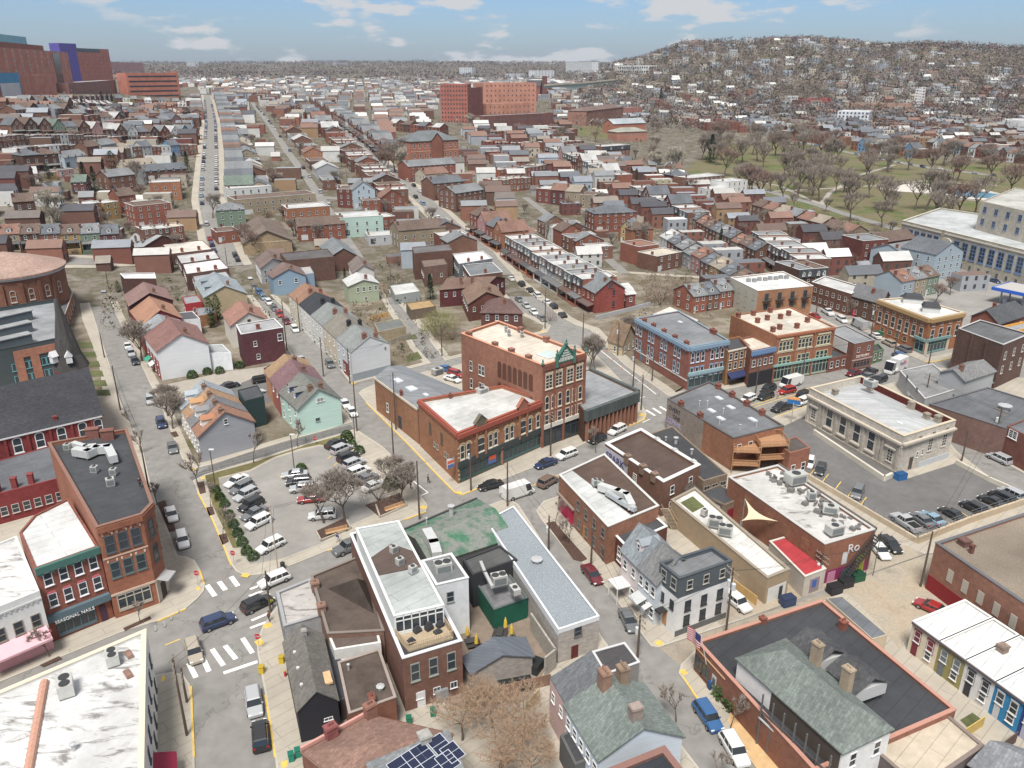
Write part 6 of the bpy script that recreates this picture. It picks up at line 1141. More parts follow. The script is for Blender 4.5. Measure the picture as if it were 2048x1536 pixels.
# left slope
row('cross street at left',(-35,514),(244,507),7,11,6.,'G',['brown','tan','dark brown','brown','yellow','green','maroon'],['brown','rust','brown','slate','brown','grey','slate'],1,dorm=1,chim=1)
for nm,a,b_,D,h,t,wc,rc in (('behind the cross street at far left',(34,443),(76,441),9,7,'G','dark brown','brown'),('left of the yellow house',(172,444),(208,442),9,6.5,'F','brown','white'),('right of the white-roofed brown one',(213,440),(243,437),9,6,'F','yellow','white'),('behind the big red flat-roofed one',(243,428),(277,426),9,7,'G','red','brown'),('largest above the stacked white roofs',(276,460),(348,455),12,8.5,'F','red','brown'),('wide and bright, right of the bare plane tree',(303,398),(365,400),10,7,'F','orange','white'),('above the brown house',(221,385),(275,383),10,6,'G','brown','grey'),
 ('pale low box left of the conifers',(132,336),(177,334),8,4.2,'G','pale blue','grey'),('right of the pale blue low house',(179,326),(204,325),8,7,'G','brown','brown'),('beside the tall conifer top',(207,320),(238,318),9,7,'G','grey','grey'),('left of the orange hall',(240,320),(264,318),8,5,'G','tan','tan'),('white garage on the back lane',(40,364),(78,364),7,3.2,'G','white','white'),('yellow garage by the back lane',(82,362),(116,360),6,3,'F','yellow','grey'),('low garage right of the yellow garage',(118,357),(150,355),7,3,'F','pink','grey'),('steep house beside the conifers',(146,388),(176,392),10,5,'G','maroon','green'),('wide dark house right of the bare tree',(293,362),(376,360),11,4.5,'G','dark brown','slate'),('cream house below the orange hall',(255,350),(316,350),9,4.5,'G','cream','tan'),
 ('sage hipped house beside the long street',(438,462),(494,458),11,7.5,'H','green','grey'),('brick base block in front of the sage house',(436,490),(480,484),10,4.5,'F','red','brown'),('white upper block behind the long tan one',(462,410),(546,402),11,6,'F','white','white'),('long tan block below the white one',(474,436),(634,420),13,6.5,'F','tan','brown'),('beside the tan gable-ended building',(578,455),(662,449),13,7.,'F','orange','white'),('wide low brown one behind the warehouse wall',(598,484),(692,478),10,5.5,'G','red','brown'),('mint building with garage doors',(683,476),(768,470),14,7.5,'F','mint','white'),('red curved-wall house right of the mint building',(766,470),(792,466),10,7,'F','red','white'),('tan-sided building by the third street',(800,504),(893,493),13,7.5,'G','tan','brown'),
 ('white-roofed shed beside the narrow alley bend',(738,492),(802,487),10,3.2,'F','grey','white'),('pale blue house with red rear steps',(708,420),(752,418),11,8.5,'V','pale blue','grey'),('red-stepped house left of the pale blue one',(676,415),(706,417),12,8,'F','dark red','brown'),('small red one below the pale blue house',(728,428),(762,426),8,5.5,'F','red','brown'),('red gable in front of the pale blue house',(763,426),(810,422),10,6,'V','red','rust'),
 ('brick villa right of the third street',(868,402),(928,398),12,8,'G','brown','slate'),('second brick villa right of the third street',(912,425),(968,416),12,8,'G','brown','grey'),('cream house behind the brick villas',(852,375),(898,372),11,6,'G','cream','rust'),('long brick hall behind the cream house',(818,365),(912,360),13,8,'G','red','grey'),
 ('hipped brick house behind the long alley',(1188,466),(1272,462),12,8,'H','red','slate'),('narrow yellow house right of the hipped brick one',(1240,485),(1263,488),9,6.5,'V','yellow','grey'),('orange house with broad grey roof',(1262,492),(1305,488),11,6.5,'H','orange','brown'),('bright red house left of the park',(1344,379),(1377,377),10,8,'H','dark red','slate'),('long flat house left of the park',(1377,386),(1446,380),13,8,'F','brown','white'),('white stepped house nearest the park',(1420,404),(1462,399),9,6.5,'F','white','white'),('tall white house nearest the park',(1450,398),(1492,394),12,9,'F','white','white'),
 ('navy mansard house below the brick hall',(1204,320),(1259,318),12,9.,'M','brown','white'),('red tower-like house by the brown thicket',(1718,534),(1768,530),12,9.5,'F','dark red','grey'),('low red wing behind the red tower-like one',(1762,520),(1838,506),12,6.5,'G','maroon','brown'),('grey-blue house left of the pale blue gable',(1803,550),(1862,538),14,7.5,'G','pale blue','grey'),('tall pale blue gable house before the stone hall',(1862,562),(1917,553),14,9.5,'V','pale blue','slate'),('pink-roofed block by the alley',(1312,545),(1362,535),10,6,'F','brown','cream'),('red corner house behind the long terrace',(1275,532),(1315,526),11,7.5,'F','red','rust')):
 row(nm,a,b_,1,D,h,t,wc,[rc])
row('in the first white-roofed row',(290,492),(372,484),3,9,6,'F',['brown','dark brown','red'],['white','white','cream'],chim=2)
row('double house on the left slope',(52,348),(124,346),2,11,7.5,'H',['dark brown'],['slate','brown'],1)
row('in the long white-roofed row',(-20,304),(248,298),16,10,5.6,'F',['red','red','red','brown','brown','brown','brown','brown','white','brown','brown','brown'],['black','white','white','white'],chim=1)
row('in the coloured row',(205,312),(397,309),10,9,6,'FGF',['grey','brown','white','brown','grey','red','white','blue','brown','red'],['slate','rust','white','grey','slate','brown','grey'],chim=0)
row('in the lower brick row',(38,324),(200,316),8,9,5.4,'F',['white','brown','red','white','brown','brown'],['white','grey'],chim=0)
row('in the steep-gabled row',(25,275),(402,279),16,10,6.2,'VVVVGVVFVVGVVVVV',['brown','dark brown','brown','green','cream','brown','pink','dark brown','brown','white','red','dark brown','red','white','teal','orange'],['slate','brown','grey','green','slate','brown','white','brown','white','slate','slate','brown','grey','white','grey'],1,chim=0,gap=.12)
row('in the upper left row',(35,243),(152,241),5,10,6.,'GVG',['brown','dark brown','brown'],['grey','brown','slate'],gap=.1)
row('in the dormered upper row',(150,246),(405,249),11,9,5.5,'GFGVF',MIX,MR,gap=.1,chim=0)
row('in the row below the hospital',(62,221),(150,225),5,10,6,'VG',['brown','white','brown'],['grey','slate','brown'],far=True)
row('under the hospital wall',(150,224),(228,224),5,9,5.5,'GF',['white','red','brown'],['white','grey'],far=True)
row('row under red office block',(232,207),(400,213),10,9,5.5,'GF',['brown','white','brown','red','white'],['slate','white','grey'],far=True)
row('second row under office',(165,236),(405,232),12,9,5.,'GFG',MIX,MR,far=True)
row('high row below the hospital',(110,207),(232,201),8,9,5,'F',['brown','red','white'],['white','grey'],far=True)
# right side of the long street
row('gables right of long street',(455,352),(440,240),28,-9,5.2,'V',['grey','brown','pale blue','grey','tan','brown'],['slate','grey','grey','slate','brown','rust'],chim=0)
row('lower gables by long street',(452,398),(456,355),4,-13,6,'V',['dark brown','dark brown','brown','grey'],['green','slate','grey','grey'],chim=0)
row('far gables by long street',(438,236),(428,196),9,-12,5.5,'FVF',BR_,WR,far=True,chim=0)
row('left of upper long street',(408,240),(400,200),8,10,5.5,'FGV',BR_,MR,far=True,chim=0)
row('left of narrow alley',(548,398),(500,290),9,11,4.6,'GFG',['tan','grey','brown','cream','dark brown'],['slate','grey','brown','white'],gap=.25,jit=.15,chim=0)
row('upper left of narrow alley',(498,286),(478,232),8,12,5.5,'VFG',MIX,MR,gap=.1,far=True,chim=0)
row('right of narrow alley',(650,385),(560,262),9,-10,4.8,'FG',['brown','grey','dark brown','orange','brown'],['grey','white','brown','rust'],gap=.35,jit=.2,chim=0)
row('left side of third street',(818,408),(700,296),17,13,7.,'FFGFM',['brown','red','dark brown','red','brown','maroon'],['white','brown','grey','brown','white'],jit=.1,chim=2)
row('upper left side, third street',(692,288),(605,216),18,12,7,'FGFV',BR_+['white'],MR,far=True,jit=.1,chim=1)
row('right side of third street',(768,322),(668,242),16,-12,7,'VGV',['brown','dark brown','red','brown','white','dark red'],['slate','brown','grey'],1,jit=.1,chim=0)
row('far right side, third street',(660,236),(618,206),12,-12,7,'VF',BR_,MR,far=True,chim=0)
row('long terrace, third street',(1163,614),(1010,512),10,-12,8.6,'M',['red','brown','cream','grey','white','red','orange','brown','pink','red'],['white','grey','grey','white','grey','white'],1,chim=2)
row('top end of the long terrace',(1004,505),(940,462),4,-12,8.,'VG',['orange','red','pink','red'],['rust','slate','rust','brown'],1)
row('lower left side, third street',(955,518),(893,462),4,12,6.5,'GF',['brown','red','dark brown'],['grey','white','slate'],chim=2)
# middle right
row('dormered terrace behind blue-trimmed block',(1385,628),(1488,612),4,10,5.6,'G',['red','brown'],['grey','slate'],dorm=1,chim=1)
row('dormered row beyond alley gardens',(1478,598),(1318,500),9,-10,5.8,'G',['red','brown','yellow','brown','pink','grey','brown','red','white'],['brown','slate','tan','slate','rust','grey','grey','slate','white'],dorm=1,chim=1)
row('tan dormered row near the park road',(1508,532),(1378,458),9,-9,5.6,'G',['brown','red','tan','brown','tan','brown'],['slate','brown','rust','slate','grey'],0,dorm=1,chim=1)
row('mansard row behind the white-roofed flats',(1590,566),(1498,508),6,-12,8.8,'M',['brown','red','dark brown','red','brown','orange'],['white','grey','white','grey'],1,chim=1)
row('mansards before brown thicket',(1592,588),(1650,582),2,13,8.4,'M',['dark brown','brown'],['grey','brown'],chim=1)
row('mansards above the long alley',(1372,462),(1258,402),8,-11,8.4,'MMV',['brown','red','dark red','red','grey','brown'],['grey','white','slate'],1,chim=1)
row('facing the park road at left',(1362,358),(1228,345),8,-10,7,'GVF',['cream','brown','yellow','brown','tan'],['rust','white','slate','grey'],chim=1)
row('between the middle terraces',(1072,404),(1188,420),4,12,7.,'FGG',['dark red','maroon','tan','tan'],['white','rust','tan','brown'],chim=2)
row('dormered terrace below lawn',(1232,378),(1090,314),14,-10,7.6,'MMVM',['red','brown','cream','pink','yellow','white','red'],['white','grey','white'],chim=1)
row('flat houses beside the chapel',(1000,362),(1092,352),6,10,6,'F',BR_,WR,chim=1)
row('far flat houses beside the chapel',(990,386),(1062,380),5,10,6,'F',['red','brown','orange'],['white','cream'],chim=1)
row('front housing row',(975,300),(1168,298),10,9,5.4,'F',['red','brown'],['white'],far=True,chim=0)
row('rear housing row',(968,278),(1155,272),10,9,5.4,'F',['red','brown'],['white'],far=True,chim=0)
row('by the park road, lower side',(1500,434),(1696,494),8,10,6,'GGG',['brown','yellow','grey','brown','dark brown','red','brown','tan'],['brown','rust','tan','grey','rust','tan'],0,gap=.1,chim=1)
row('painted terrace at right',(1797,604),(1872,588),3,10,6.4,'G',['pale blue','tan','green'],['rust','grey','brown'],dorm=1,chim=1)
row('short row above back lane',(1112,462),(1180,502),4,-9,6,'GF',['brown','white','red'],['grey','white','brown'],chim=1)
row('garden row behind long terrace',(1228,520),(1150,462),5,11,5,'FG',['brown','red','grey'],['white','grey'],gap=.3,jit=.2,chim=0)
row('beyond the park at centre',(1555,278),(1690,294),8,12,7,'FG',['red','brown','red','orange','brown'],['white','grey','brown'],far=True,chim=0)
row('beyond the park street',(1700,300),(1840,318),8,12,7,'GVF',['orange','blue','brown','brown','white','dark red'],['grey','slate','white'],far=True,chim=0)
row('right beyond the park',(1850,300),(2060,330),9,12,6.5,'GVG',['brown','white','red','brown','pale blue'],['grey','slate','rust'],far=True,chim=0,gap=.1)
row('left of the school',(778,262),(880,272),6,12,6,'GF',BR_,WR,far=True,chim=0)
# ================================================================ LANDMARKS
def big(name,label,a,b_,depth,vt,wc,rc,cat='building',rows=0,cols=0,wcol=(.4,.4,.38),roof='flat',w=2.,hh=1.6,m=BRICK,z0=None,rise=4,st='big'):
 a3=G(*a); b3=G(*b_); A_=xy(a3); B_=xy(b3); d=(B_-A_).normalized(); n_=Vector((-d.y,d.x)); z=min(a3.z,b3.z,hgt(*(A_+n_*depth)),hgt(*(B_+n_*depth)))
 h=HT(a[0],a[1],vt)+a3.z-z
 if m is BRICK: wc=tuple(x*1.5 for x in wc)
 b=B(name,label,[A_,B_,B_+n_*depth,A_+n_*depth],h,m,wc,roof,MEMB if roof=='flat' else SHIN,rc,par=.4,z=z,world=True,cat=cat,rise=rise,over=.5)
 for i in(0,1,3):
  if rows and vis(b,i):
   k=cols if i==0 else max(2,int(cols*depth/(B_-A_).length));
   for r in range(rows):
    b.wins(i,k,(h*(r+.28)/rows,),w,hh,st,wcol,.02,.98,False)
 return b
b=big('hospital','huge orange-brick hospital block on the left skyline with green glass strip',(-60,192),(150,184),32,88,(.42,.15,.10),(.3,.3,.3),'hospital',10,14,(.62,.58,.5),w=3.4,hh=2.4)
b.band(0,2,b.h-2,.4,'glass_strip',(.08,.22,.20),GLS,a=.80,b=.88)
u_=B('x','',[b.at(u,v) for u,v in((.05,.1),(.75,.1),(.75,.9),(.05,.9))],5,BRICK,(.38,.13,.09),rc=(.3,.3,.3),world=True,parent=b.root,z=b.z+b.h,z0=b.z+b.h-.3); u_=B('x','',[b.at(u,v) for u,v in((.35,.2),(.62,.2),(.62,.8),(.35,.8))],12,STUC,(.22,.42,.50),rc=(.3,.3,.3),world=True,parent=b.root,z=b.z+b.h,z0=b.z+b.h-.3)
b=big('hospital_annex','low orange-brick hospital annex with grey and blue cladding, far left',(-40,206),(118,202),18,152,(.40,.15,.10),(.35,.35,.35),'hospital',3,9,(.5,.5,.48)); b.band(0,b.h*.4,b.h+2,.6,'blue_cladding',(.08,.25,.42),SIDE,a=.25,b=.5); b.band(0,b.h*.2,b.h*.75,.8,'white_cladding',(.5,.5,.52),SIDE,a=.25,b=.48)
b=big('hospital_tower','brick hospital tower with yellow-framed window rows and slanting grey crown',(165,166),(228,165),26,96,(.38,.10,.07),(.4,.4,.4),'hospital',9,9,(.62,.5,.24),w=3,hh=2.2); b.band(0,b.h-7,b.h,.3,'glass_crown',(.2,.25,.35),GLS,a=.0,b=.7)  # tower windows have yellow frames round ordinary dark panes
b=big('hospital_tower','deep purple clad hospital tower between the two brick blocks',(132,165),(166,166),24,86,(.09,.07,.30),(.3,.3,.3),'hospital',9,3,(.15,.15,.3),m=STUC)
b=big('hospital_podium','long brown brick podium wall beneath the purple tower',(140,188),(235,186),20,166,(.24,.11,.09),(.4,.4,.4),'hospital')
b=big('office_building','long low red brick office block with ribbon windows right of the hospital',(258,190),(362,195),26,146,(.40,.13,.08),(.45,.45,.44),'office');
for r in range(5): b.band(0,b.h*(r+.35)/5.2,b.h*(r+.65)/5.2,.15,'window_band',(.2,.2,.17),GLS,a=.04,b=.96)
b.band(1,0,b.h+2,.4,'brick_end',(.40,.13,.08),BRICK)
b=big('hospital','pink and red far hospital building behind the office block',(225,152),(290,150),24,124,(.42,.20,.19),(.45,.45,.45),'hospital',5,8)
big('tower_block','tall red brick care home with ten window rows, centre skyline',(882,243),(936,247),26,168,(.33,.10,.07),(.5,.45,.4),'tower block',9,9,(.2,.13,.1),w=1.3); b=big('tower_block','orange stepped brick hospital wing right of the tall care home',(968,232),(1072,232),30,166,(.46,.20,.13),(.5,.45,.4),'tower block',7,12,(.3,.2,.16),w=1.4)
b=big('tower_block','dark red brick link tower beside the care home',(936,247),(966,240),22,176,(.27,.085,.07),(.4,.35,.3),'tower block',8,4,(.2,.13,.1),w=1.2)
big('institution_wing','lower orange brick wing in front of the stepped hospital',(975,240),(1062,238),10,208,(.46,.20,.13),(.5,.45,.4),'building',3,10,(.3,.2,.16),w=1.2)
big('brick_hall','long dark brick low building below the stepped hospital',(968,258),(1106,256),14,232,(.16,.07,.06),(.3,.28,.27),'building',2,16,(.3,.25,.22),w=1.2)
b=big('school','tall red brick school with grey hipped roof and central gable',(824,338),(918,336),20,283,(.32,.115,.07),(.17,.19,.2),'school',3,9,(.50,.46,.4),'hip',rise=5,w=1.,hh=2.6,st='dh')
for r in(.33,.66): b.band(0,b.h*r-.3,b.h*r,.12,'stone_band',(.5,.38,.28))
A_,C_,d_,L_,n_=b.edge(0); q=A_+d_*L_*.52; m=MB()
for s_ in(1.6,-3): m.add([(q.x+d_.x*x+n_.x*s_,q.y+d_.y*x+n_.y*s_,b.z+y) for x,y in((-3.4,0),(3.4,0),(3.4,b.h+.5),(0,b.h+4),(-3.4,b.h+.5))],[(0,1,2,3,4)])
m.add([(q.x+d_.x*x+n_.x*s_,q.y+d_.y*x+n_.y*s_,b.z+y) for s_ in(1.6,-3) for x,y in((-3.4,0),(3.4,0),(3.4,b.h+.5),(-3.4,b.h+.5))],[(0,3,7,4),(1,5,6,2)]); m.build('projecting_bay',BRICK,b.root,(.32,.115,.07))
m=MB(); m.add([(q.x+d_.x*x+n_.x*s_,q.y+d_.y*x+n_.y*s_,b.z+y) for s_ in(2.,-5) for x,y in((-3.8,b.h+.2),(0,b.h+4.4),(3.8,b.h+.2))],[(0,1,4,3),(1,2,5,4)]); m.build('gable_roof',SHIN,b.root,(.17,.19,.2)); b.band(0,0,.1,.1,'sill');
big('brick_hall','brick hall with pale metal roof on the green lawn',(1226,270),(1290,266),16,248,(.33,.12,.07),(.40,.44,.47),'building',1,6,roof='gable',rise=4,w=1.2); big('brick_hall','brick hall with pale stone-grey hipped roof on the green lawn',(1234,284),(1294,282),16,264,(.34,.14,.09),(.36,.36,.30),'building',2,8,(.5,.45,.4),roof='hip',rise=3,w=1.)
big('brick_hall','large brown brick hall with tan front, left of the metal-roofed hall',(1172,252),(1245,246),20,222,(.27,.13,.09),(.2,.13,.11),'building',3,8,(.5,.46,.4),roof='hip',rise=3,w=1.2); big('brick_hall','brick institute with projecting gables behind the tan-fronted hall',(1222,236),(1282,232),16,215,(.28,.10,.08),(.5,.5,.5),'building',3,8,(.5,.46,.4),w=1.)
b=big('church','distant dark-roofed brick church with square bell tower',(1052,196),(1080,196),14,172,(.22,.08,.07),(.10,.09,.1),'church',roof='gable',rise=8)
u_=B('x','',[xy(G(1084,196)),xy(G(1094,196)),xy(G(1094,196))+Vector((0,6)),xy(G(1084,196))+Vector((0,6))],HT(1085,196,152),BRICK,(.2,.08,.07),world=True,parent=b.root,z=G(1084,196).z)
big('apartment_building','white grid-fronted apartment block on the far right ridge',(1131,148),(1184,148),26,125,(.55,.56,.57),(.2,.2,.2),'apartments',4,10,(.05,.05,.05),m=STUC,w=2.4,hh=2.2); big('school','white two-storey school on the wooded hillside',(1233,147),(1297,147),24,131,(.60,.60,.58),(.5,.5,.5),'school',2,14,(.08,.08,.08),m=STUC,w=2.6,hh=2.4)
for k,(a,b_,vt,wc,lb) in enumerate((((672,134),(696,134),125,(.36,.38,.42),'grey tower block on the distant ridge, centre'),((919,152),(944,152),135,(.5,.52,.55),'pale tower block right of the distant centre'),((1068,160),(1108,160),141,(.6,.61,.63),'white slab block behind the distant church'),((374,134),(398,134),124,(.42,.44,.48),'pale stepped block on the distant left ridge'),((1010,158),(1040,158),147,(.42,.42,.45),'low grey distant factory left of the white slab'),((590,160),(640,160),152,(.6,.6,.6),'long white distant store roof'),((735,160),(790,160),154,(.55,.52,.5),'pale distant hall below the ridge'),((970,162),(1005,162),155,(.6,.6,.6),'white distant warehouse roof'))): big('tower_block' if k<4 else 'distant_hall',lb,a,b_,25,vt,wc,(.5,.5,.5),'building',6 if k<4 else 0,6,(.2,.22,.26),m=STUC,w=3,hh=2)
b=big('factory','long tan and red roofed factory below the hill',(1700,224),(1822,228),30,206,(.34,.2,.14),(.36,.31,.25),'factory'); big('store','wide white-roofed block with four storeys of windows, beyond the park',(1672,248),(1735,252),30,222,(.55,.57,.6),(.6,.6,.6),'building',4,8,(.2,.22,.25),m=STUC,w=1.6)
big('store','bright red box store below the hillside houses',(1608,206),(1662,206),24,196,(.40,.05,.06),(.4,.4,.4)); big('factory','wide grey and white factory at the far right',(2000,262),(2100,268),40,240,(.45,.45,.45),(.5,.5,.5),'factory')
# bridge
a=G(1092,176); c_=G(1245,162); br=thing('bridge','long pale green steel bridge crossing the far valley','bridge',(a.x,a.y,a.z)); m=MB(); p=[at(1085,171,0)];
def far(u,v,y):   # a point at ground distance y on the ray of a photo position
 aa=(u-1024)/F; bb=(768-v)/F; t=y/(cp+bb*sp); return Vector((aa*t,y,H+(-sp+bb*cp)*t))
PTS=[far(1088,170,1050),far(1130,167,1080),far(1160,166,1110),far(1200,162,1150),far(1248,157,1200)]
for s_ in range(4):
 p,q=PTS[s_],PTS[s_+1]; m.add([(w.x,w.y+o,w.z+dz) for w,t in((p,0),(q,1)) for o in(0,14) for dz in(0,-1.5)],[(0,4,5,1),(2,3,7,6),(0,2,6,4),(1,5,7,3)])
m.build('deck',CONC,br); m=MB()
for i in range(24):
 t=i/23*4; s_=min(3,int(t)); f=t-s_; p=PTS[s_].lerp(PTS[s_+1],f); dep=2.2+5*max(0,1-abs(t-1.6)/.8)
 if i: m.add([(pp.x,pp.y+2,pp.z-1.5),(p.x,p.y+2,p.z-1.5),(p.x,p.y+2,p.z-1.5-dep),(pp.x,pp.y+2,pp.z-1.5-pdep),(pp.x,pp.y+10,pp.z-1.5),(p.x,p.y+10,p.z-1.5),(p.x,p.y+10,p.z-1.5-dep),(pp.x,pp.y+10,pp.z-1.5-pdep)],[(0,1,2,3),(4,7,6,5),(3,2,6,7)])
 pp,pdep=p,dep
m.build('girder',PNT,br,(.36,.44,.40)); q=PTS[1].lerp(PTS[2],.5); m=MB(); m.box((q.x,q.y+6,hgt(q.x,q.y)-3),(4,9,q.z-hgt(q.x,q.y)-5)); m.build('pier',CONC,br)
# water tower on the hill
q=G(1424,74); wt=thing('water_tower','pale green water tower on the hilltop','water tower',(q.x,q.y,q.z)); hh=HT(1424,74,52)*1.; m=MB(); m.lathe((q.x,q.y,q.z+hh*.55),[(1,0),(7,hh*.12),(8,hh*.28),(5,hh*.42),(.3,hh*.46)],16); m.build('tank',PNT,wt,(.40,.52,.48)); m=MB()
for k in range(6): m.tube((q.x+6*math.cos(k),q.y+6*math.sin(k),q.z-2),(q.x+5*math.cos(k),q.y+5*math.sin(k),q.z+hh*.65),.5,k=5)
m.build('leg',PNT,wt,(.40,.5,.47))
# white lattice stack
q=G(1834,224); lt=thing('lattice_tower','white steel lattice tower beyond the park','tower',(q.x,q.y,q.z)); hh=HT(1834,224,174); m=MB()
for sx_ in(-3,3):
 for sy in(-3,3): m.tube((q.x+sx_*1.5,q.y+sy,q.z),(q.x+sx_,q.y+sy,q.z+hh),.5,k=4)
for k in range(9):
 for sy in(-3,3): m.tube((q.x-4.5+k*.15,q.y+sy,q.z+hh*k/9),(q.x+4.5-k*.15,q.y+sy,q.z+hh*(k+1)/9),.3,k=4); m.tube((q.x-4.2,q.y+sy,q.z+hh*k/9),(q.x+4.2,q.y+sy,q.z+hh*k/9),.3,k=4)
m.build('lattice',PNT,lt,(.6,.6,.6))
# big stone hall at the right
b=B('stone_hall','long pale limestone hall with tall blue-framed windows and arched portal, right edge',[(1805,441),(2130,520),(2250,470),(1880,416)],12.5,STONE,(.44,.40,.33),rm=MEMB,rc=(.46,.48,.48),par=.5,thick=.6,cope=(.5,.47,.4),cat='public hall')
for k in range(6): b.win(0,.03+.046*k,4.5,2.6,5.4,'grid',(.14,.2,.33))
for k in range(8): b.win(0,.40+.055*k,4.2,2.8,5.8,'grid',(.14,.2,.33)); b.win(0,.40+.055*k,.5,1.2,1.8,'big',(.3,.3,.28))
b.band(0,11.2,11.6,.3,'cornice',(.5,.46,.4)); A_,C_,d_,L_,n_=b.edge(0); q=A_+d_*L_*.335; m=MB(); w=2.6
pts=[(-w,0),(w,0)]+[(w*math.cos(x),6.4+w*math.sin(x)) for x in [math.pi*i/10 for i in range(11)]]; m.add([(q.x+d_.x*x+n_.x*.05,q.y+d_.y*x+n_.y*.05,y) for x,y in pts],[tuple(range(13))]); m.build('arched_portal',GLS,b.root)
m=MB()
for i in range(10):
 a0,a1=math.pi*i/10,math.pi*(i+1)/10; m.add([(q.x+d_.x*rr_*math.cos(aa)+n_.x*o,q.y+d_.y*rr_*math.cos(aa)+n_.y*o,6.4+rr_*math.sin(aa)) for o in(.05,.7) for rr_,aa in((2.6,a0),(3.8,a0),(3.8,a1),(2.6,a1))],[(4,5,6,7),(0,4,7,3),(1,2,6,5)])
for s_ in(-3.2,3.2): c=q+d_*s_+n_*.35; m.box((c.x,c.y,0),(1.2,.7,6.4),math.atan2(d_.y,d_.x))
m.build('portal_arch',STONE,b.root,(.5,.46,.38))
b=B('stone_tower_block','tall pale limestone block rising behind the long hall, right edge',[(1962,402),(2110,435),(2180,395),(2030,375)],23,STONE,(.47,.43,.36),rm=MEMB,rc=(.45,.44,.4),par=.4,thick=.6,cat='public hall'); b.wins(0,6,(19,14.5),1.8,2.3,'grid',(.14,.2,.33)); b.wins(3,3,(19,14.5),1.8,2.3,'grid',(.14,.2,.33))
q0,q1=xy(at(1983,576,5)),xy(at(2100,600,5)); gs=thing('petrol_station_canopy','blue-edged petrol station canopy on posts at the right edge','canopy',((q0+q1).x/2,(q0+q1).y/2,0)); d=(q1-q0).normalized(); n_=Vector((-d.y,d.x)); P=[q0,q1,q1+n_*12,q0+n_*12]; m=MB(); m.prism([(p.x,p.y) for p in P],4.4,5.4,0,True,True); m.build('fascia',PNT,gs,(.03,.10,.42)); m=MB(); m.prism([(p.x,p.y) for p in inset(P,.5)],5.39,5.44); m.build('roof',PNT,gs,(.4,.38,.36));
for u in(.12,.5,.88):
 for v in(3,9): p=q0+(q1-q0)*u+n_*v; m=MB(); m.box((p.x,p.y,0),(.4,.4,4.4)); m.build('post',PNT,gs,(.4,.4,.42))
for u in(.2,.55): p=q0+(q1-q0)*u+n_*3; m=MB(); m.box((p.x,p.y,0),(.9,.6,1.9)); o=m.build('fuel_pump',PNT,tag(thing('fuel_pump','white and blue petrol pump under the canopy, %s'%('left one' if u<.3 else 'right one'),'petrol pump',(p.x,p.y,0),'petrol pumps under the canopy')),(.5,.5,.55))
# ================================================================ THE FAR TOWN (too many to count)
EXC=[];
def excl(px): EXC.append([xy(G(u,v)) for u,v in px])
excl([(1130,248),(1300,240),(1420,262),(1560,275),(1850,300),(2150,330),(2200,480),(1800,500),(1480,400),(1300,345),(1150,300)])
excl([(-200,225),(250,222),(400,215),(400,176),(250,160),(-200,150)])
excl([(1690,500),(1800,545),(2100,620),(2200,560),(2060,500),(1800,480)]); excl([(100,500),(300,500),(300,540),(100,545)]); excl([(850,262),(1110,262),(1110,200),(870,205)]); excl([(760,345),(930,345),(930,262),(800,262)])
def inpoly(P,x,y):
 c=False
 for i in range(len(P)):
  a,b_=P[i-1],P[i]
  if (a.y>y)!=(b_.y>y) and x<(b_.x-a.x)*(y-a.y)/(b_.y-a.y)+a.x: c=not c
 return c
for k_ in('long_w','alleyC_w','third_w','branch_w','alleyE_w','park_w','parkfar_w'):
 for p in STR[k_]:
  for dx in(-1,-.5,0,.5,1):
   for dy in(-1,-.5,0,.5,1): OCC.add((int((p.x+dx*5)//4),int((p.y+dy*5)//4)))
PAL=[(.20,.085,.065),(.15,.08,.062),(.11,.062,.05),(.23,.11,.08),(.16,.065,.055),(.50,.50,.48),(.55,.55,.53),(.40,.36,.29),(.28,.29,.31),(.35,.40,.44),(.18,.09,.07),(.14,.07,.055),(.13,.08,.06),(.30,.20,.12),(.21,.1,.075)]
RPAL=[(.52,.52,.50),(.40,.39,.37),(.22,.23,.24),(.13,.14,.155),(.15,.105,.09),(.20,.125,.10),(.25,.22,.19),(.25,.265,.29),(.08,.08,.09),(.14,.12,.11)]
V_=[];F_=[];C_=[]
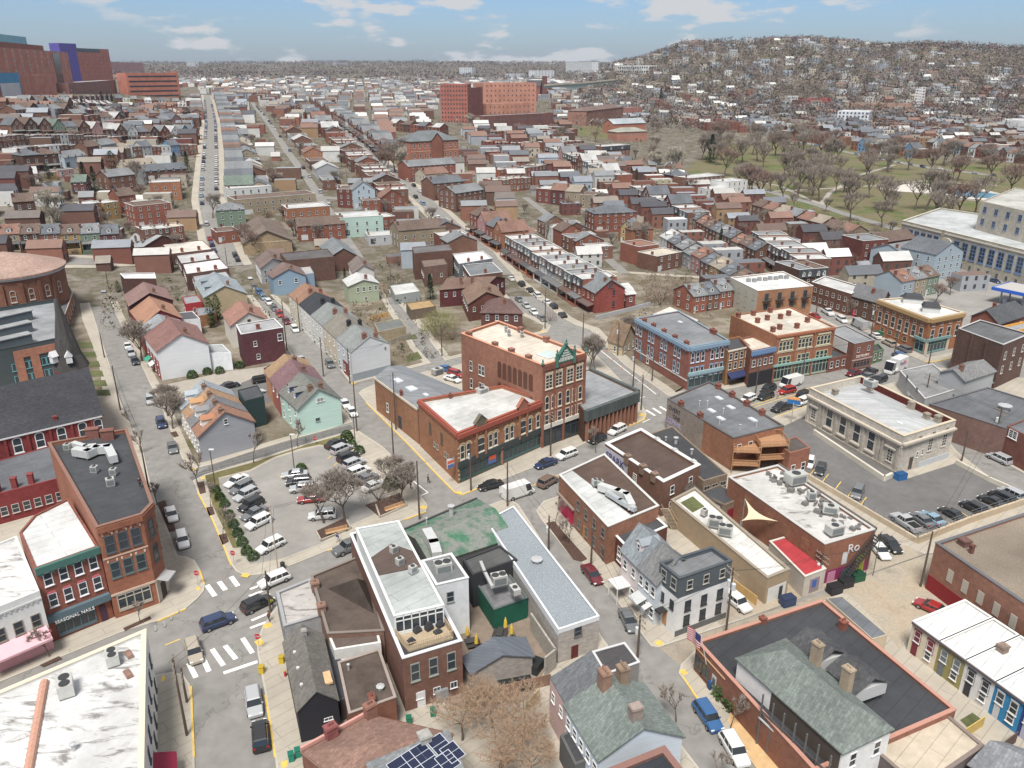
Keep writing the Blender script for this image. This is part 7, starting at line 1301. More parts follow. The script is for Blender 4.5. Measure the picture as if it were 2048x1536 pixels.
def fh(x,y,a,w,d,h,wc,rc,gable,chim):
 z=hgt(x,y)-1.5; ca,sa=math.cos(a),math.sin(a); o=len(V_)
 def pt(px,py,pz): V_.append((x+px*ca-py*sa,y+px*sa+py*ca,z+pz))
 for pz in(0,h+1.5):
  for px,py in((-w/2,-d/2),(w/2,-d/2),(w/2,d/2),(-w/2,d/2)): pt(px,py,pz)
 for f in((0,1,5,4),(1,2,6,5),(2,3,7,6),(3,0,4,7)): F_.append(tuple(i+o for i in f)); C_.append(wc)
 if gable:
  g=h+1.5+w*.42; pt(0,-d/2-.2,g); pt(0,d/2+.2,g); e=len(V_)
  for px,py in((-w/2-.3,-d/2-.2),(-w/2-.3,d/2+.2),(w/2+.3,-d/2-.2),(w/2+.3,d/2+.2)): pt(px,py,h+1.35)
  F_.append((o+4,o+5,o+8)); C_.append(wc); F_.append((o+6,o+7,o+9)); C_.append(wc)
  F_.append((e,o+8,o+9,e+1)); C_.append(rc); F_.append((o+8,e+2,e+3,o+9)); C_.append(rc)
 else: F_.append((o+4,o+5,o+6,o+7)); C_.append(rc)
 if chim:
  e=len(V_)
  for pz in(h+1,h+3.2):
   for px,py in((w/2-.8,-.4),(w/2-.1,-.4),(w/2-.1,.4),(w/2-.8,.4)): pt(px,py,pz)
  for f in((0,1,5,4),(1,2,6,5),(2,3,7,6),(3,0,4,7),(4,5,6,7)): F_.append(tuple(i+e for i in f)); C_.append((.24,.12,.09))
 # window rows
 for side,(sx_,L) in enumerate(((-1,w),(1,d)) if h>3.5 else ()):
  k=2 if L<9 else 3
  for zf in((1.5+1.,) if h<5 else (2.5,5.4)):
   for j in range(k):
    c=-L/2+L*(j+.5)/k; e=len(V_)
    for q,zq in((-.5,0),(.5,0),(.5,1.5),(-.5,1.5)):
     if side==0: pt(c+q,-d/2-.05,zf+zq)
     else:
      s_=-1 if x>0 else 1; pt(s_*(w/2+.05),c+q,zf+zq)
    F_.append((e,e+1,e+2,e+3)); C_.append((.05,.055,.06))
def vis_cell(x,y):
 return abs(math.degrees(math.atan2(x,y)))<36
r2=random.Random(11); nf=0
def scat(ang,s0,s1,t0,t1,lane,pitch,dens,sm=0):
 global nf
 ca,sa=math.cos(ang),math.sin(ang); t=t0
 while t<t1:
  for side in(0,1):
   base_f=r2.choice([True,False]); s=s0; wcs=r2.choice(PAL); rcs=r2.choice(RPAL)
   while s<s1:
    if r2.random()<.12: base_f=not base_f; wcs=r2.choice(PAL); rcs=r2.choice(RPAL)
    w=pitch*r2.uniform(.8,1.1); s+=w+(r2.random()<.25)*4+(1.2 if base_f else .1)
    off_=t+(8 if side else -8)*r2.uniform(.95,1.05+.3); x=s*ca-off_*sa; y=s*sa+off_*ca
    if y<260 or not vis_cell(x,y): continue
    rr_=math.hypot(x*.6,y)
    if rr_<(292 if x<60 else 264) or rr_>(560 if sm else 2600): continue
    z=hgt(x,y); dn=dens(x,y,rr_,z)
    if r2.random()>dn: continue
    if any((int((x+i*w*.4)//4),int((y+j*4)//4)) in OCC for i in(-1,0,1) for j in(-1,0,1)) or any(inpoly(P,x,y) for P in EXC): continue
    lod=rr_>1300
    wc=wcs if r2.random()<.5 else r2.choice(PAL); rc=rcs if r2.random()<.6 else r2.choice(RPAL); j=r2.uniform(.85,1.1)
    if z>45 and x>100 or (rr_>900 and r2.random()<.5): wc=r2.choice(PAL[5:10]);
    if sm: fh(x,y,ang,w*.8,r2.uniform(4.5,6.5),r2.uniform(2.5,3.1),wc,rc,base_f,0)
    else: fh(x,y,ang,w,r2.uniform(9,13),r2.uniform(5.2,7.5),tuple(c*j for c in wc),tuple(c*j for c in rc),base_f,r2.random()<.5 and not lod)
    nf+=1; OCC.update((int((x+i)//4),int((y+j)//4)) for i in(-2,0,2) for j in(-3,0,3))
  t+=lane*r2.uniform(.93,1.1)
def dens(x,y,r,z):
 b=math.degrees(math.atan2(x,y))
 if r>1900: return .35
 if b>4 and r>880:          # wooded hill
  if z>90: return .2
  return .36*max(0,min(1,1.2-(z-24)/60.)) + .04
 if b<-12: return .62 if r<560 else .8
 return .92
scat(R(100),-900,2600,-800,1700,34,5.6,dens); scat(R(104),-900,900,-800,900,15,6,lambda x,y,r,z:.4,1)
print('far houses',nf)
me=bpy.data.meshes.new('town_houses'); me.from_pydata(V_,[],F_); ca_=me.color_attributes.new('tint','FLOAT_COLOR','CORNER'); ln=np.array([len(f) for f in F_]); arr=np.repeat(np.array([(*c,1) for c in C_],dtype=np.float32),ln,axis=0); ca_.data.foreach_set('color',arr.ravel())
me.materials.append(mat('town_mat',attr='tint',amt=.15,ns=.3)); o=bpy.data.objects.new('town_houses',me); COL.objects.link(o); tag(o,kind='stuff')
# ================================================================ TREES
TWG=mat('twig_mat',(.24,.205,.175),amt=.2,ns=.5,rough=.95); TWT=mat('tan_twig_mat',(.34,.24,.165),amt=.25,ns=.5,rough=.95); TWP=mat('pale_bark_mat',(.38,.345,.28),amt=.25,ns=.8); TWY=mat('budding_twig_mat',(.22,.22,.08),amt=.25,ns=.5); TWR=mat('russet_twig_mat',(.22,.155,.13),amt=.25,ns=.4)
LEAF=mat('evergreen_mat',(.032,.055,.028),amt=.4,ns=1.2,rough=.9); LEAF2=mat('bush_leaf_mat',(.05,.085,.028),amt=.4,ns=2.5,rough=.9)
def bare(seed,spread=1.,up=.6,lev=5,tw=.035,nb=3,dense=1.,r0=.022):
 """unit-height bare tree: returns (limbs, twigs)"""
 q=random.Random(seed); T=MB(); K=MB()
 def twig(p,d,L,w):
  e=p+d*L; s=d.cross(Vector((q.uniform(-1,1),q.uniform(-1,1),q.uniform(-1,1))))
  if s.length<1e-4: return
  s=s.normalized()*w; t=d.cross(s).normalized()*w
  K.add([tuple(p+s),tuple(p-s*.6+t),tuple(p-s*.6-t),tuple(e)],[(0,1,3),(1,2,3),(2,0,3)])
 def br(p,d,L,r,l):
  pts=[p];
  for _ in range(3):
   d=(d+Vector((q.uniform(-1,1),q.uniform(-1,1),q.uniform(-.3,.8)))*.16).normalized(); pts.append(pts[-1]+d*L/3)
  for i in range(3):
   ra,rb=r*(1-.22*i),r*(1-.22*(i+1))
   (T if l<3 else K).tube(pts[i],pts[i+1],ra,rb,6 if l==0 else 4 if l<3 else 3,cap=False)
  if l>=lev:
   for k in range(int(6*dense)):
    t=q.random(); p2=pts[0].lerp(pts[3],t); dd=(d+Vector((q.uniform(-1,1),q.uniform(-1,1),q.uniform(-.6,1)))*.9).normalized(); twig(p2,dd,L*q.uniform(.5,1.2),tw*.06)
   return
  n=nb+(q.random()<.5)
  for k in range(n):
   a=2*math.pi*(k+q.random()*.7)/n; o=Vector((math.cos(a),math.sin(a),0));
   dd=(d*up+o*spread*.62+Vector((0,0,.28))).normalized(); st=pts[3] if k<2 else pts[2].lerp(pts[3],q.random()); br(st,dd,L*q.uniform(.62,.82),r*.56,l+1)
  if l>=1:
   for k in range(int(4*dense)):
    p2=pts[0].lerp(pts[3],q.random()); dd=(d+Vector((q.uniform(-1,1),q.uniform(-1,1),q.uniform(-.5,1)))*1.1).normalized(); twig(p2,dd,L*.8,tw*.07)
 br(Vector((0,0,0)),Vector((q.uniform(-.05,.05),q.uniform(-.05,.05),1)).normalized(),.27,r0,0)
 mz=max(max(v[2] for v in T.v),max(v[2] for v in K.v))
 for M_ in(T,K): M_.v=[(v[0]/mz,v[1]/mz,v[2]/mz) for v in M_.v]
 return T,K
def thicket(seed,n=90):
 q=random.Random(seed); T=MB(); K=MB()
 for k in range(9):
  a=q.uniform(0,6.28); T.tube((0,0,0),(math.cos(a)*.28,math.sin(a)*.28,.42),.013,.007,4,cap=False)
 for k in range(n*11):
  a=q.uniform(0,6.28); rr_=.62*math.sqrt(q.random()); z=q.uniform(.12,.95)*(1-.5*(rr_/.62)**2); p=Vector((math.cos(a)*rr_,math.sin(a)*rr_,z)); d=Vector((math.cos(a)*q.uniform(.1,1)+q.uniform(-.5,.5),math.sin(a)*q.uniform(.1,1)+q.uniform(-.5,.5),q.uniform(.0,1.1))).normalized(); e=p+d*q.uniform(.1,.24); s=d.cross(Vector((q.uniform(-1,1),q.uniform(-1,1),q.uniform(-1,1)))).normalized()*.0035; t=d.cross(s).normalized()*.0035
  K.add([tuple(p+s),tuple(p-s+t),tuple(p-s-t),tuple(e)],[(0,1,3),(1,2,3),(2,0,3)])
 return T,K
def conifer(seed,wd=.26,leafn=1500,shape='cone'):
 q=random.Random(seed); T=MB(); K=MB(); T.tube((0,0,0),(0,0,.9),.018,.004,6)
 for k in range(leafn):
  z=q.uniform(.06,1)**.9; rm=wd*(1-z)**.8+.015 if shape=='cone' else wd*math.sin(math.pi*min(1,max(.02,z*.93+.05)))**.6
  rm*=.82+.3*math.sin(z*37+q.random()*.5)*.5+.15*math.sin(z*11); a=q.uniform(0,6.28); r=rm*q.uniform(.45,1.)
  rm2=rm*(.85+.25*math.sin(a*5+z*9)); r=rm2*q.uniform(.5,1); p=Vector((math.cos(a)*r,math.sin(a)*r,z)); L=.035*q.uniform(.6,1.3)
  o=Vector((math.cos(a),math.sin(a),-.35+q.uniform(-.3,.5))).normalized(); s=o.cross(Vector((0,0,1))).normalized(); K.add([tuple(p-s*L*.5),tuple(p+s*L*.5),tuple(p+o*L+s*L*.2),tuple(p+o*L*.8-s*L*.4+Vector((0,0,L*.2)))],[(0,1,2,3)])
 return T,K
def bush(seed,n=500,fl=.8):
 q=random.Random(seed); K=MB(); T=MB(); T.tube((0,0,0),(0,0,.4),.03,.02,5)
 for k in range(n):
  a=q.uniform(0,6.28); u=q.random(); z=fl*(u**.8); r=.5*math.sqrt(max(.05,1-(z/fl*.9)**2))*q.uniform(.8,1.04); p=Vector((math.cos(a)*r,math.sin(a)*r,z)); L=.08*q.uniform(.6,1.4); nrm=Vector((q.uniform(-1,1),q.uniform(-1,1),q.uniform(-1,1))).normalized(); s=nrm.cross(Vector((.3,.5,.8))).normalized()*L; t=nrm.cross(s)
  K.add([tuple(p-s),tuple(p+t*.6),tuple(p+s),tuple(p-t*.6)],[(0,1,2,3)])
 return T,K
TP={}
def proto(key,TK,tm,km,nm,kn='crown'):
 T,K=TK; a=T.build('trunk',tm); b_=K.build(kn,km); TP[key]=(nm,a.data,b_.data,kn); bpy.data.objects.remove(a); bpy.data.objects.remove(b_)
for i,(sp1,up1,de1) in enumerate(((1.,.7,1.),(1.25,.55,1.2),(.75,.95,1.),(1.1,.65,1.4))): proto('b%d'%i,bare(20+i,sp1,up1,5,dense=de1,tw=.05),BARK,TWG,'bare_tree')
for i in range(2): proto('s%d'%i,bare(40+i,.8,.9,4,nb=2,dense=1.6,r0=.016,tw=.09),BARK,TWG,'street_tree')
for i in range(3): proto('f%d'%i,bare(60+i,1.+.15*i,.75,4,nb=3,dense=1.3,tw=.05,r0=.026),BARK,TWG if i<2 else TWR,'bare_tree')
proto('pale',bare(81,1.,.75,5,nb=3,dense=.9,tw=.06,r0=.034),TWP,TWP,'plane_tree'); proto('pale2',bare(82,.8,.95,4,nb=3,dense=1.6,tw=.09,r0=.025),TWP,TWP,'plane_tree')
proto('thk',thicket(5),BARK,TWT,'bare_shrub'); proto('thk2',thicket(6,70),BARK,TWR,'bare_shrub'); proto('wil',thicket(8,110),BARK,TWY,'budding_tree'); proto('dthk',thicket(9,70),BARK,TWG,'bare_shrub')
proto('tb',bare(91,1.5,.45,5,nb=3,dense=1.1,tw=.028,r0=.02),BARK,TWT,'bare_shrub'); proto('con',conifer(3),BARK,LEAF,'conifer','foliage'); proto('con2',conifer(4,.30,1700,'round'),BARK,LEAF,'evergreen_tree','foliage'); proto('bush',bush(4),BARK,LEAF2,'clipped_bush','foliage'); proto('col',conifer(6,.2,1200,'round'),BARK,LEAF2,'evergreen_shrub','foliage')
TR_=random.Random(3)
def tree(key,u,v,h,label,group=None,sw=1.,world=None):
 p=world or (G(u,v) if v<=528 else at(u,v,.13)); nm,a,b_,kn=TP[key]
 o=thing(nm,label,{'clipped_bush':'bush','bare_shrub':'shrub','evergreen_shrub':'shrub'}.get(nm,'tree'),p,group,TR_.uniform(0,6.28)); o.scale=(h*sw,h*sw,h)
 for n_,me in(('trunk',a),(kn,b_)):
  c=bpy.data.objects.new(n_,me); COL.objects.link(c); c.parent=o
 return o
for a in (('b3',802,1009,9.5,'large bare spreading tree in the triangular right planter by the bench'),('b1',690,1043,10,'largest bare spreading tree in the planter behind the long bench'),('b0',648,1046,8.5,'bare tree leaning left of the largest planter tree'),('dthk',757,1000,5.5,'dense dark leafless shrub between the two planters'),('b2',776,985,8,'slim bare tree rising from the dark shrub'),
  ('b1',346,857,9,'big bare tree beside the grey shingle-sided house on the left street'),('s0',398,975,8,'bare street tree on the corner of the alley and left street'),('s1',421,1012,4.5,'smallest bare sapling on the lot pavement'),('s0',447,1078,6,'bare young tree in a square bed beside the clipped bushes'),('s1',265,856,4.5,'bare sapling near the church steps'),('s0',283,905,5.5,'bare young tree beside the duct-covered roof'),('s1',314,1010,5,'bare sapling in the long bed below the corner building'),
  ('b1',284,722,12,'wide bare tree before the white blank gable wall'),('b3',336,832,8.5,'bare tree with pale fuzz above the orange-roofed row'),('b0',149,545,10,'bare tree at the far end of the left street'),('s0',596,893,6.5,'bare young tree on the grass above the curved kerb'),('s1',507,926,7,'bare reddish tree by the grey shingled gable'),('s0',99,1313,5,'bare tree before the pink shop'),('s1',280,1245,4,'low bare tree before the nail shop neighbour'),
  ('s0',1141,1092,5,'bare sapling in the long planting strip'),('s1',1110,1050,5,'bare sapling at the top of the planting strip'),('s1',1192,905,5.5,'bare tree on the main street kerb by the black car'),('s0',1352,1443,5.5,'bare street tree below the flag building'),('s1',1461,1455,5,'bare sapling on the tan brick path'),('s0',1428,1560,4,'reddish bare sapling at the bottom edge'),
  ('b2',1190,742,9.5,'crooked bare tree behind the tall brick building'),('b0',1179,737,8.5,'second crooked bare tree behind the tall brick building'),('b1',1262,692,9,'bare tree beside the cream cottage'),('thk2',1100,642,3.5,'pinkish shrub in a round brick planter'),('wil',880,672,8.5,'yellow-green budding tree by the narrow alley'),('thk2',905,680,5.5,'brown shrub under the budding tree'),
  ('thk2',800,535,7.5,'brown leafless thicket behind the sage green house'),('thk2',828,525,7,'second brown thicket beside the dark brick house'),('con',861,598,8.5,'dark pointed evergreen by the timber deck garage'),('con',690,560,4.5,'small dark conifer left of the sage house'),('thk',758,588,4.5,'tan shrub before the sage house'),('s0',775,610,6,'bare yard tree by the narrow alley'),
  ('col',424,655,9,'tall dense evergreen beside the cream gabled house'),('col',436,640,8,'second tall dense evergreen behind the first'),('col',238,590,5,'evergreen shrub beside the dark brown box house'),('dthk',240,520,5.5,'dark bare hedge below the left cross street'),('dthk',275,525,5,'second dark bare hedge below the cross street'),('thk2',320,590,4.5,'brown shrub behind the dark maroon house'),
  ('con',172,378,12,'dark conifer, left of three on the left slope'),('con',191,382,11,'dark conifer, middle of three on the left slope'),('con2',229,362,14,'broadest dark evergreen on the left slope'),('con',376,345,11,'dark evergreen beside the long street'),('con',352,338,9,'smaller evergreen left of the roadside one'),('con',168,232,12,'dark conifer below the hospital podium'),('con',205,205,10,'first of the small conifers at the hospital wall'),('con',217,206,9,'middle one of the small conifers at the hospital wall'),('con',226,207,9,'rightmost of the small conifers at the hospital wall'),('con',362,210,9,'conifer below the office block'),('wil',262,215,9,'pale green budding tree below the hospital'),
  ('pale',106,450,15,'pale bare plane tree on the left slope'),('f0',276,372,13,'bare tree beside the orange hall'),('f0',426,437,12,'bare tree standing in the long street'),('f1',318,235,13,'bare tree in the upper left rows'),('con2',97,360,7,'round evergreen by the yellow garage'),('f2',262,470,6,'brown bare tree above the cross street'),
  ('f1',790,345,19,'tall bare tree left of the brick school'),('f2',775,338,17,'russet bare tree left of the brick school'),('pale2',800,352,17,'pale bare tree against the school corner'),('f0',812,330,18,'dark bare tree behind the school'),('f2',765,350,15,'lowest bare tree left of the school'),('pale2',940,258,14,'pale bare tree before the tall care home'),('pale2',952,262,12,'second pale bare tree before the care home'),
  ('pale',1346,365,23,'largest white-barked plane tree at the park corner'),('pale2',1315,352,18,'white-barked tree left of the largest one'),('con',1421,325,20,'tall dark conifer at the park edge'),('con',1321,205,17,'dark conifer below the hill'),('wil',1325,390,9,'bright green bushy tree above the red house'),('wil',1452,300,10,'yellow budding shrub by the park road'),('con2',1455,490,6,'evergreen among the dormered rows'),('con',1440,495,8,'dark conifer among the dormered rows'),
  ('f2',1110,290,13,'russet bare tree among the white-roofed housing'),('f0',1120,285,14,'dark bare tree among the white-roofed housing'),('f1',1195,262,12,'bare tree before the tan-fronted hall'),('pale2',1160,240,14,'pale bare tree left of the tan-fronted hall'),
  ('thk2',1665,520,9,'brown leafless thicket left of the red tower-like house'),('thk2',1690,545,8,'lower brown thicket by the red tower-like house'),('thk2',1640,505,8,'upper brown thicket behind the mansards'),('thk2',1700,570,6,'smallest brown thicket near the white-roofed terrace'),('f2',1870,605,7,'bare tree beside the orange corner building'),('f2',1900,590,7,'brown bare tree before the petrol station'),('thk2',1320,610,8,'brown thicket behind the blue-trimmed building'),('thk2',1360,600,7,'second brown thicket beside the dormered terrace'),('s1',1950,888,4,'bare sapling beside the long mottled brick wall'),('s0',1690,640,7,'bare tree before the dark brown brick house')):
 tree(*a)
for k,(u,v,h,w) in enumerate(((925,1480,5.,1.),(985,1455,5,1.1),(1045,1490,5.5,1.1),(1000,1540,5.,1.2),(950,1420,4,.9),(1060,1560,5,1.1))): tree('tb',u,v,h*1.15,'tan leafless shrub merging into the bottom thicket, %s from the left'%ordn(sorted([925,985,1045,1000,950,1060]).index(u)),'tan thicket at the bottom',w)
BZ=[(431,983),(440,998),(450,1012),(459,1034),(467,1052),(476,1070),(485,1088),(494,1106),(507,1117)]
for k,(u,v) in enumerate(BZ): tree('bush',u,v,1.55,'round clipped green bush in the left lot row, %s from the top'%ordn(k),'clipped bushes left of the parking lot',1.15)
for k,(u,v,h) in enumerate(((694,878,2.2),(704,892,1.6),(719,906,1.8),(603,942,1.8),(783,975,2.6),(1475,1385,3.),(1508,1445,2.2),(1598,1510,2.6),(1623,1525,2.4),(1470,1415,2.4),(1460,1390,3.4),(385,755,2.2),(415,748,2.),(440,746,2.),(480,735,2.),(1645,790,1.6),(770,845,1.5))):
 if k in(15,16): continue
 tree('bush',u,v,h,['round green bush at the top right corner of the lot','small green bush below the top right one','green bush at the end of the parked row','single green bush on the lot island','green bush beside the dark leafless shrub','tall ivy-green bush against the white veranda house','round bush left of the veranda house steps','large green bush before the veranda','second large bush before the veranda','low green bush below the ivy','ivy bush beside the brick flag building','first hedge bush under the white blank gable','second hedge bush under the white blank gable','third hedge bush under the white blank gable','low hedge bush before the maroon box house'][k],None,1.2)
# park trees
pk=[('f1',1638,402,21),('f0',1695,420,19),('f1',1763,455,15),('f0',1785,425,12),('f0',1852,420,24),('f1',1949,432,22),('f2',2017,392,20),('f0',1527,325,17),('f1',1514,322,17),('f0',1562,318,16),('f0',1650,424,8),('f2',1542,384,12),('f0',1596,392,9),('f1',1621,402,9),('f2',1880,405,14),('f0',1905,418,12)]
PE=[xy(G(u,v)) for u,v in((1345,370),(1480,395),(1620,420),(1760,462),(1960,455),(2140,400),(2150,335),(1900,322),(1700,300),(1560,285),(1420,285),(1350,320))]
q=random.Random(5); x0=min(p.x for p in PE); x1=max(p.x for p in PE); y0=min(p.y for p in PE); y1=max(p.y for p in PE); cnt=0
POOL=[xy(G(u,v)) for u,v in((1740,400),(1750,358),(2050,370),(2060,425),(1850,425))]
def near_lane(x,y):
 return (int(x//4),int(y//4)) in OCC
while cnt<110:
 x,y=q.uniform(x0,x1),q.uniform(y0,y1)
 if inpoly(PE,x,y) and not inpoly(POOL,x,y) and not near_lane(x,y):
  uu,vv=pr((x,y,hgt(x,y))); pk.append((q.choice(['f0','f1','f2','f0','f1']),uu,vv,q.uniform(14,22))); cnt+=1
pk.sort(key=lambda a:-a[2]); zc={}
for t,u,v,h in pk:
 z_='left part' if u<1560 else 'middle part' if u<1760 else 'right part'; k=zc.get(z_,0); zc[z_]=k+1
 tree(t,u,v,h,'bare park tree, %s from the front in the %s of the park'%(ordn(k),z_),'bare trees in the park',1.05)
# yard trees
cnt=0; q=random.Random(17); HOU=set(); YT=[]
for o in COL.objects:
 if o.type=='EMPTY' and o.get('category') and o.get('category') not in('tree','shrub','bush','car'):
  for dx in(-1,0,1):
   for dy in(-1,0,1): HOU.add((int((o.location.x+dx*4)//5),int((o.location.y+dy*4)//5)))
ROADC=set()
for k_ in STR:
 if k_.endswith('_w'):
  for p in STR[k_]:
   for dx in(-1,0,1):
    for dy in(-1,0,1): ROADC.add((int((p.x+dx*4)//5),int((p.y+dy*4)//5)))
tries=0
while cnt<300 and tries<14000:
 tries+=1; u=q.uniform(10,2040); v=q.uniform(215,520)
 if (u<130 and v>470) or (u>1500 and v<480 and v<300+ (u-1500)*.4+120 and inpoly(PE,*xy(G(u,v)))) : continue
 p=G(u,v); x,y=p.x,p.y
 if inpoly(PE,x,y) or (int(x//5),int(y//5)) in HOU or (int(x//5),int(y//5)) in ROADC or any(inpoly(P,x,y) for P in EXC[1:]) : continue
 if u>1790 and v>430: continue
 t=q.choice(['f0','f1','f2','f0','thk2','dthk','thk','thk2']); h=q.uniform(6,11) if t[0]=='f' else q.uniform(2.5,4.5)
 side='left slope' if u<700 else 'middle blocks' if u<1200 else 'right-hand blocks'
 YT.append((u,v,t,h,{'f0':'bare grey tree','f1':'wide bare tree','f2':'russet bare tree','thk2':'russet yard shrub','dthk':'grey yard shrub','thk':'tan yard shrub'}[t],side)); cnt+=1
yc={}
for u,v,t,h,lb,side in sorted(YT): k=yc.get(lb+side,0); yc[lb+side]=k+1; tree(t,u,v,h,'%s among houses, %s from the left on the %s'%(lb,ordn(k),side),'%ss of the %s'%(lb,side))
# low yard shrubs and leftovers close by
# the wooded hill and far ridges: woods nobody could count
V2=[];F2=[];C2=[]; q=random.Random(23)
def blob(x,y,z,h,w,n,cols):
 c=cols[q.randrange(len(cols))]; j=q.uniform(.75,1.25); c=tuple(a*j for a in c)
 for k in range(n):
  a=q.uniform(0,6.28); e=q.uniform(-.9,1.2); rr_=q.uniform(.55,1.); p=(x+math.cos(a)*math.cos(e)*w*rr_,y+math.sin(a)*math.cos(e)*w*rr_,z+h*.58+math.sin(e)*h*.42*rr_)
  o=len(V2); s=w*q.uniform(.14,.34)
  for _ in range(3): V2.append((p[0]+q.uniform(-s,s),p[1]+q.uniform(-s,s),p[2]+q.uniform(-s,s)*1.1))
  F2.append((o,o+1,o+2)); C2.append(c)
WC=[(.17,.137,.13),(.20,.162,.15),(.15,.125,.12),(.22,.18,.16),(.14,.115,.108),(.18,.142,.132),(.06,.065,.045)]
nt=0
while nt<9000:
 b_=q.uniform(4.5,35); r=q.uniform(800,1520); x,y=math.sin(R(b_))*r,math.cos(R(b_))*r; z=hgt(x,y)
 if z<20 and q.random()<.75: continue
 blob(x,y,z-1,q.uniform(8,15),q.uniform(3.5,6.5),20,WC); nt+=1
nt=0
while nt<14000:
 b_=q.uniform(-36,36); r=q.uniform(2300,5600)**1.; r=2300+(3300)*q.random()**.8; x,y=math.sin(R(b_))*r,math.cos(R(b_))*r; z=hgt(x,y)
 blob(x,y,z-2,q.uniform(14,22),q.uniform(10,18),9,WC[:5]+[(.11,.11,.09)]); nt+=1
nt=0
while nt<1500:
 b_=q.uniform(-34,10); r=q.uniform(520,2300); x,y=math.sin(R(b_))*r,math.cos(R(b_))*r; z=hgt(x,y)
 if (int(x//4),int(y//4)) in OCC: nt+=1; continue
 blob(x,y,z-1,q.uniform(6,11),q.uniform(2.5,4),12,WC+[(.045,.06,.04)]); nt+=1
nt=0
while nt<7500:
 u=q.uniform(-20,2060); v=q.uniform(225,720)
 if v>520 and not((700<u<900 and v<720) or (210<u<560 and v<660) or (1280<u<1480 and v<640)): continue
 p=G(u,v); nt+=1
 if any((int((p.x+i)//4),int((p.y+j)//4)) in OCC for i in(-1.5,1.5) for j in(-1.5,1.5)) or (inpoly(PE,p.x,p.y) and q.random()<.93): continue
 if (int(p.x//5),int(p.y//5)) in ROADC: continue
 w=q.uniform(.6,2.1); blob(p.x,p.y,p.z-.2,w*q.uniform(1.2,2.4),w,16,[(.16,.13,.10),(.19,.155,.12),(.13,.115,.09),(.07,.085,.045),(.22,.17,.12)])
me=bpy.data.meshes.new('woods'); me.from_pydata(V2,[],F2); ca_=me.color_attributes.new('tint','FLOAT_COLOR','CORNER'); arr=np.repeat(np.array([(*c,1) for c in C2],dtype=np.float32),3,axis=0); ca_.data.foreach_set('color',arr.ravel()); me.materials.append(mat('wood_mat',attr='tint',amt=.2,ns=.2,rough=.95)); o=bpy.data.objects.new('woods',me); COL.objects.link(o); tag(o,kind='stuff')
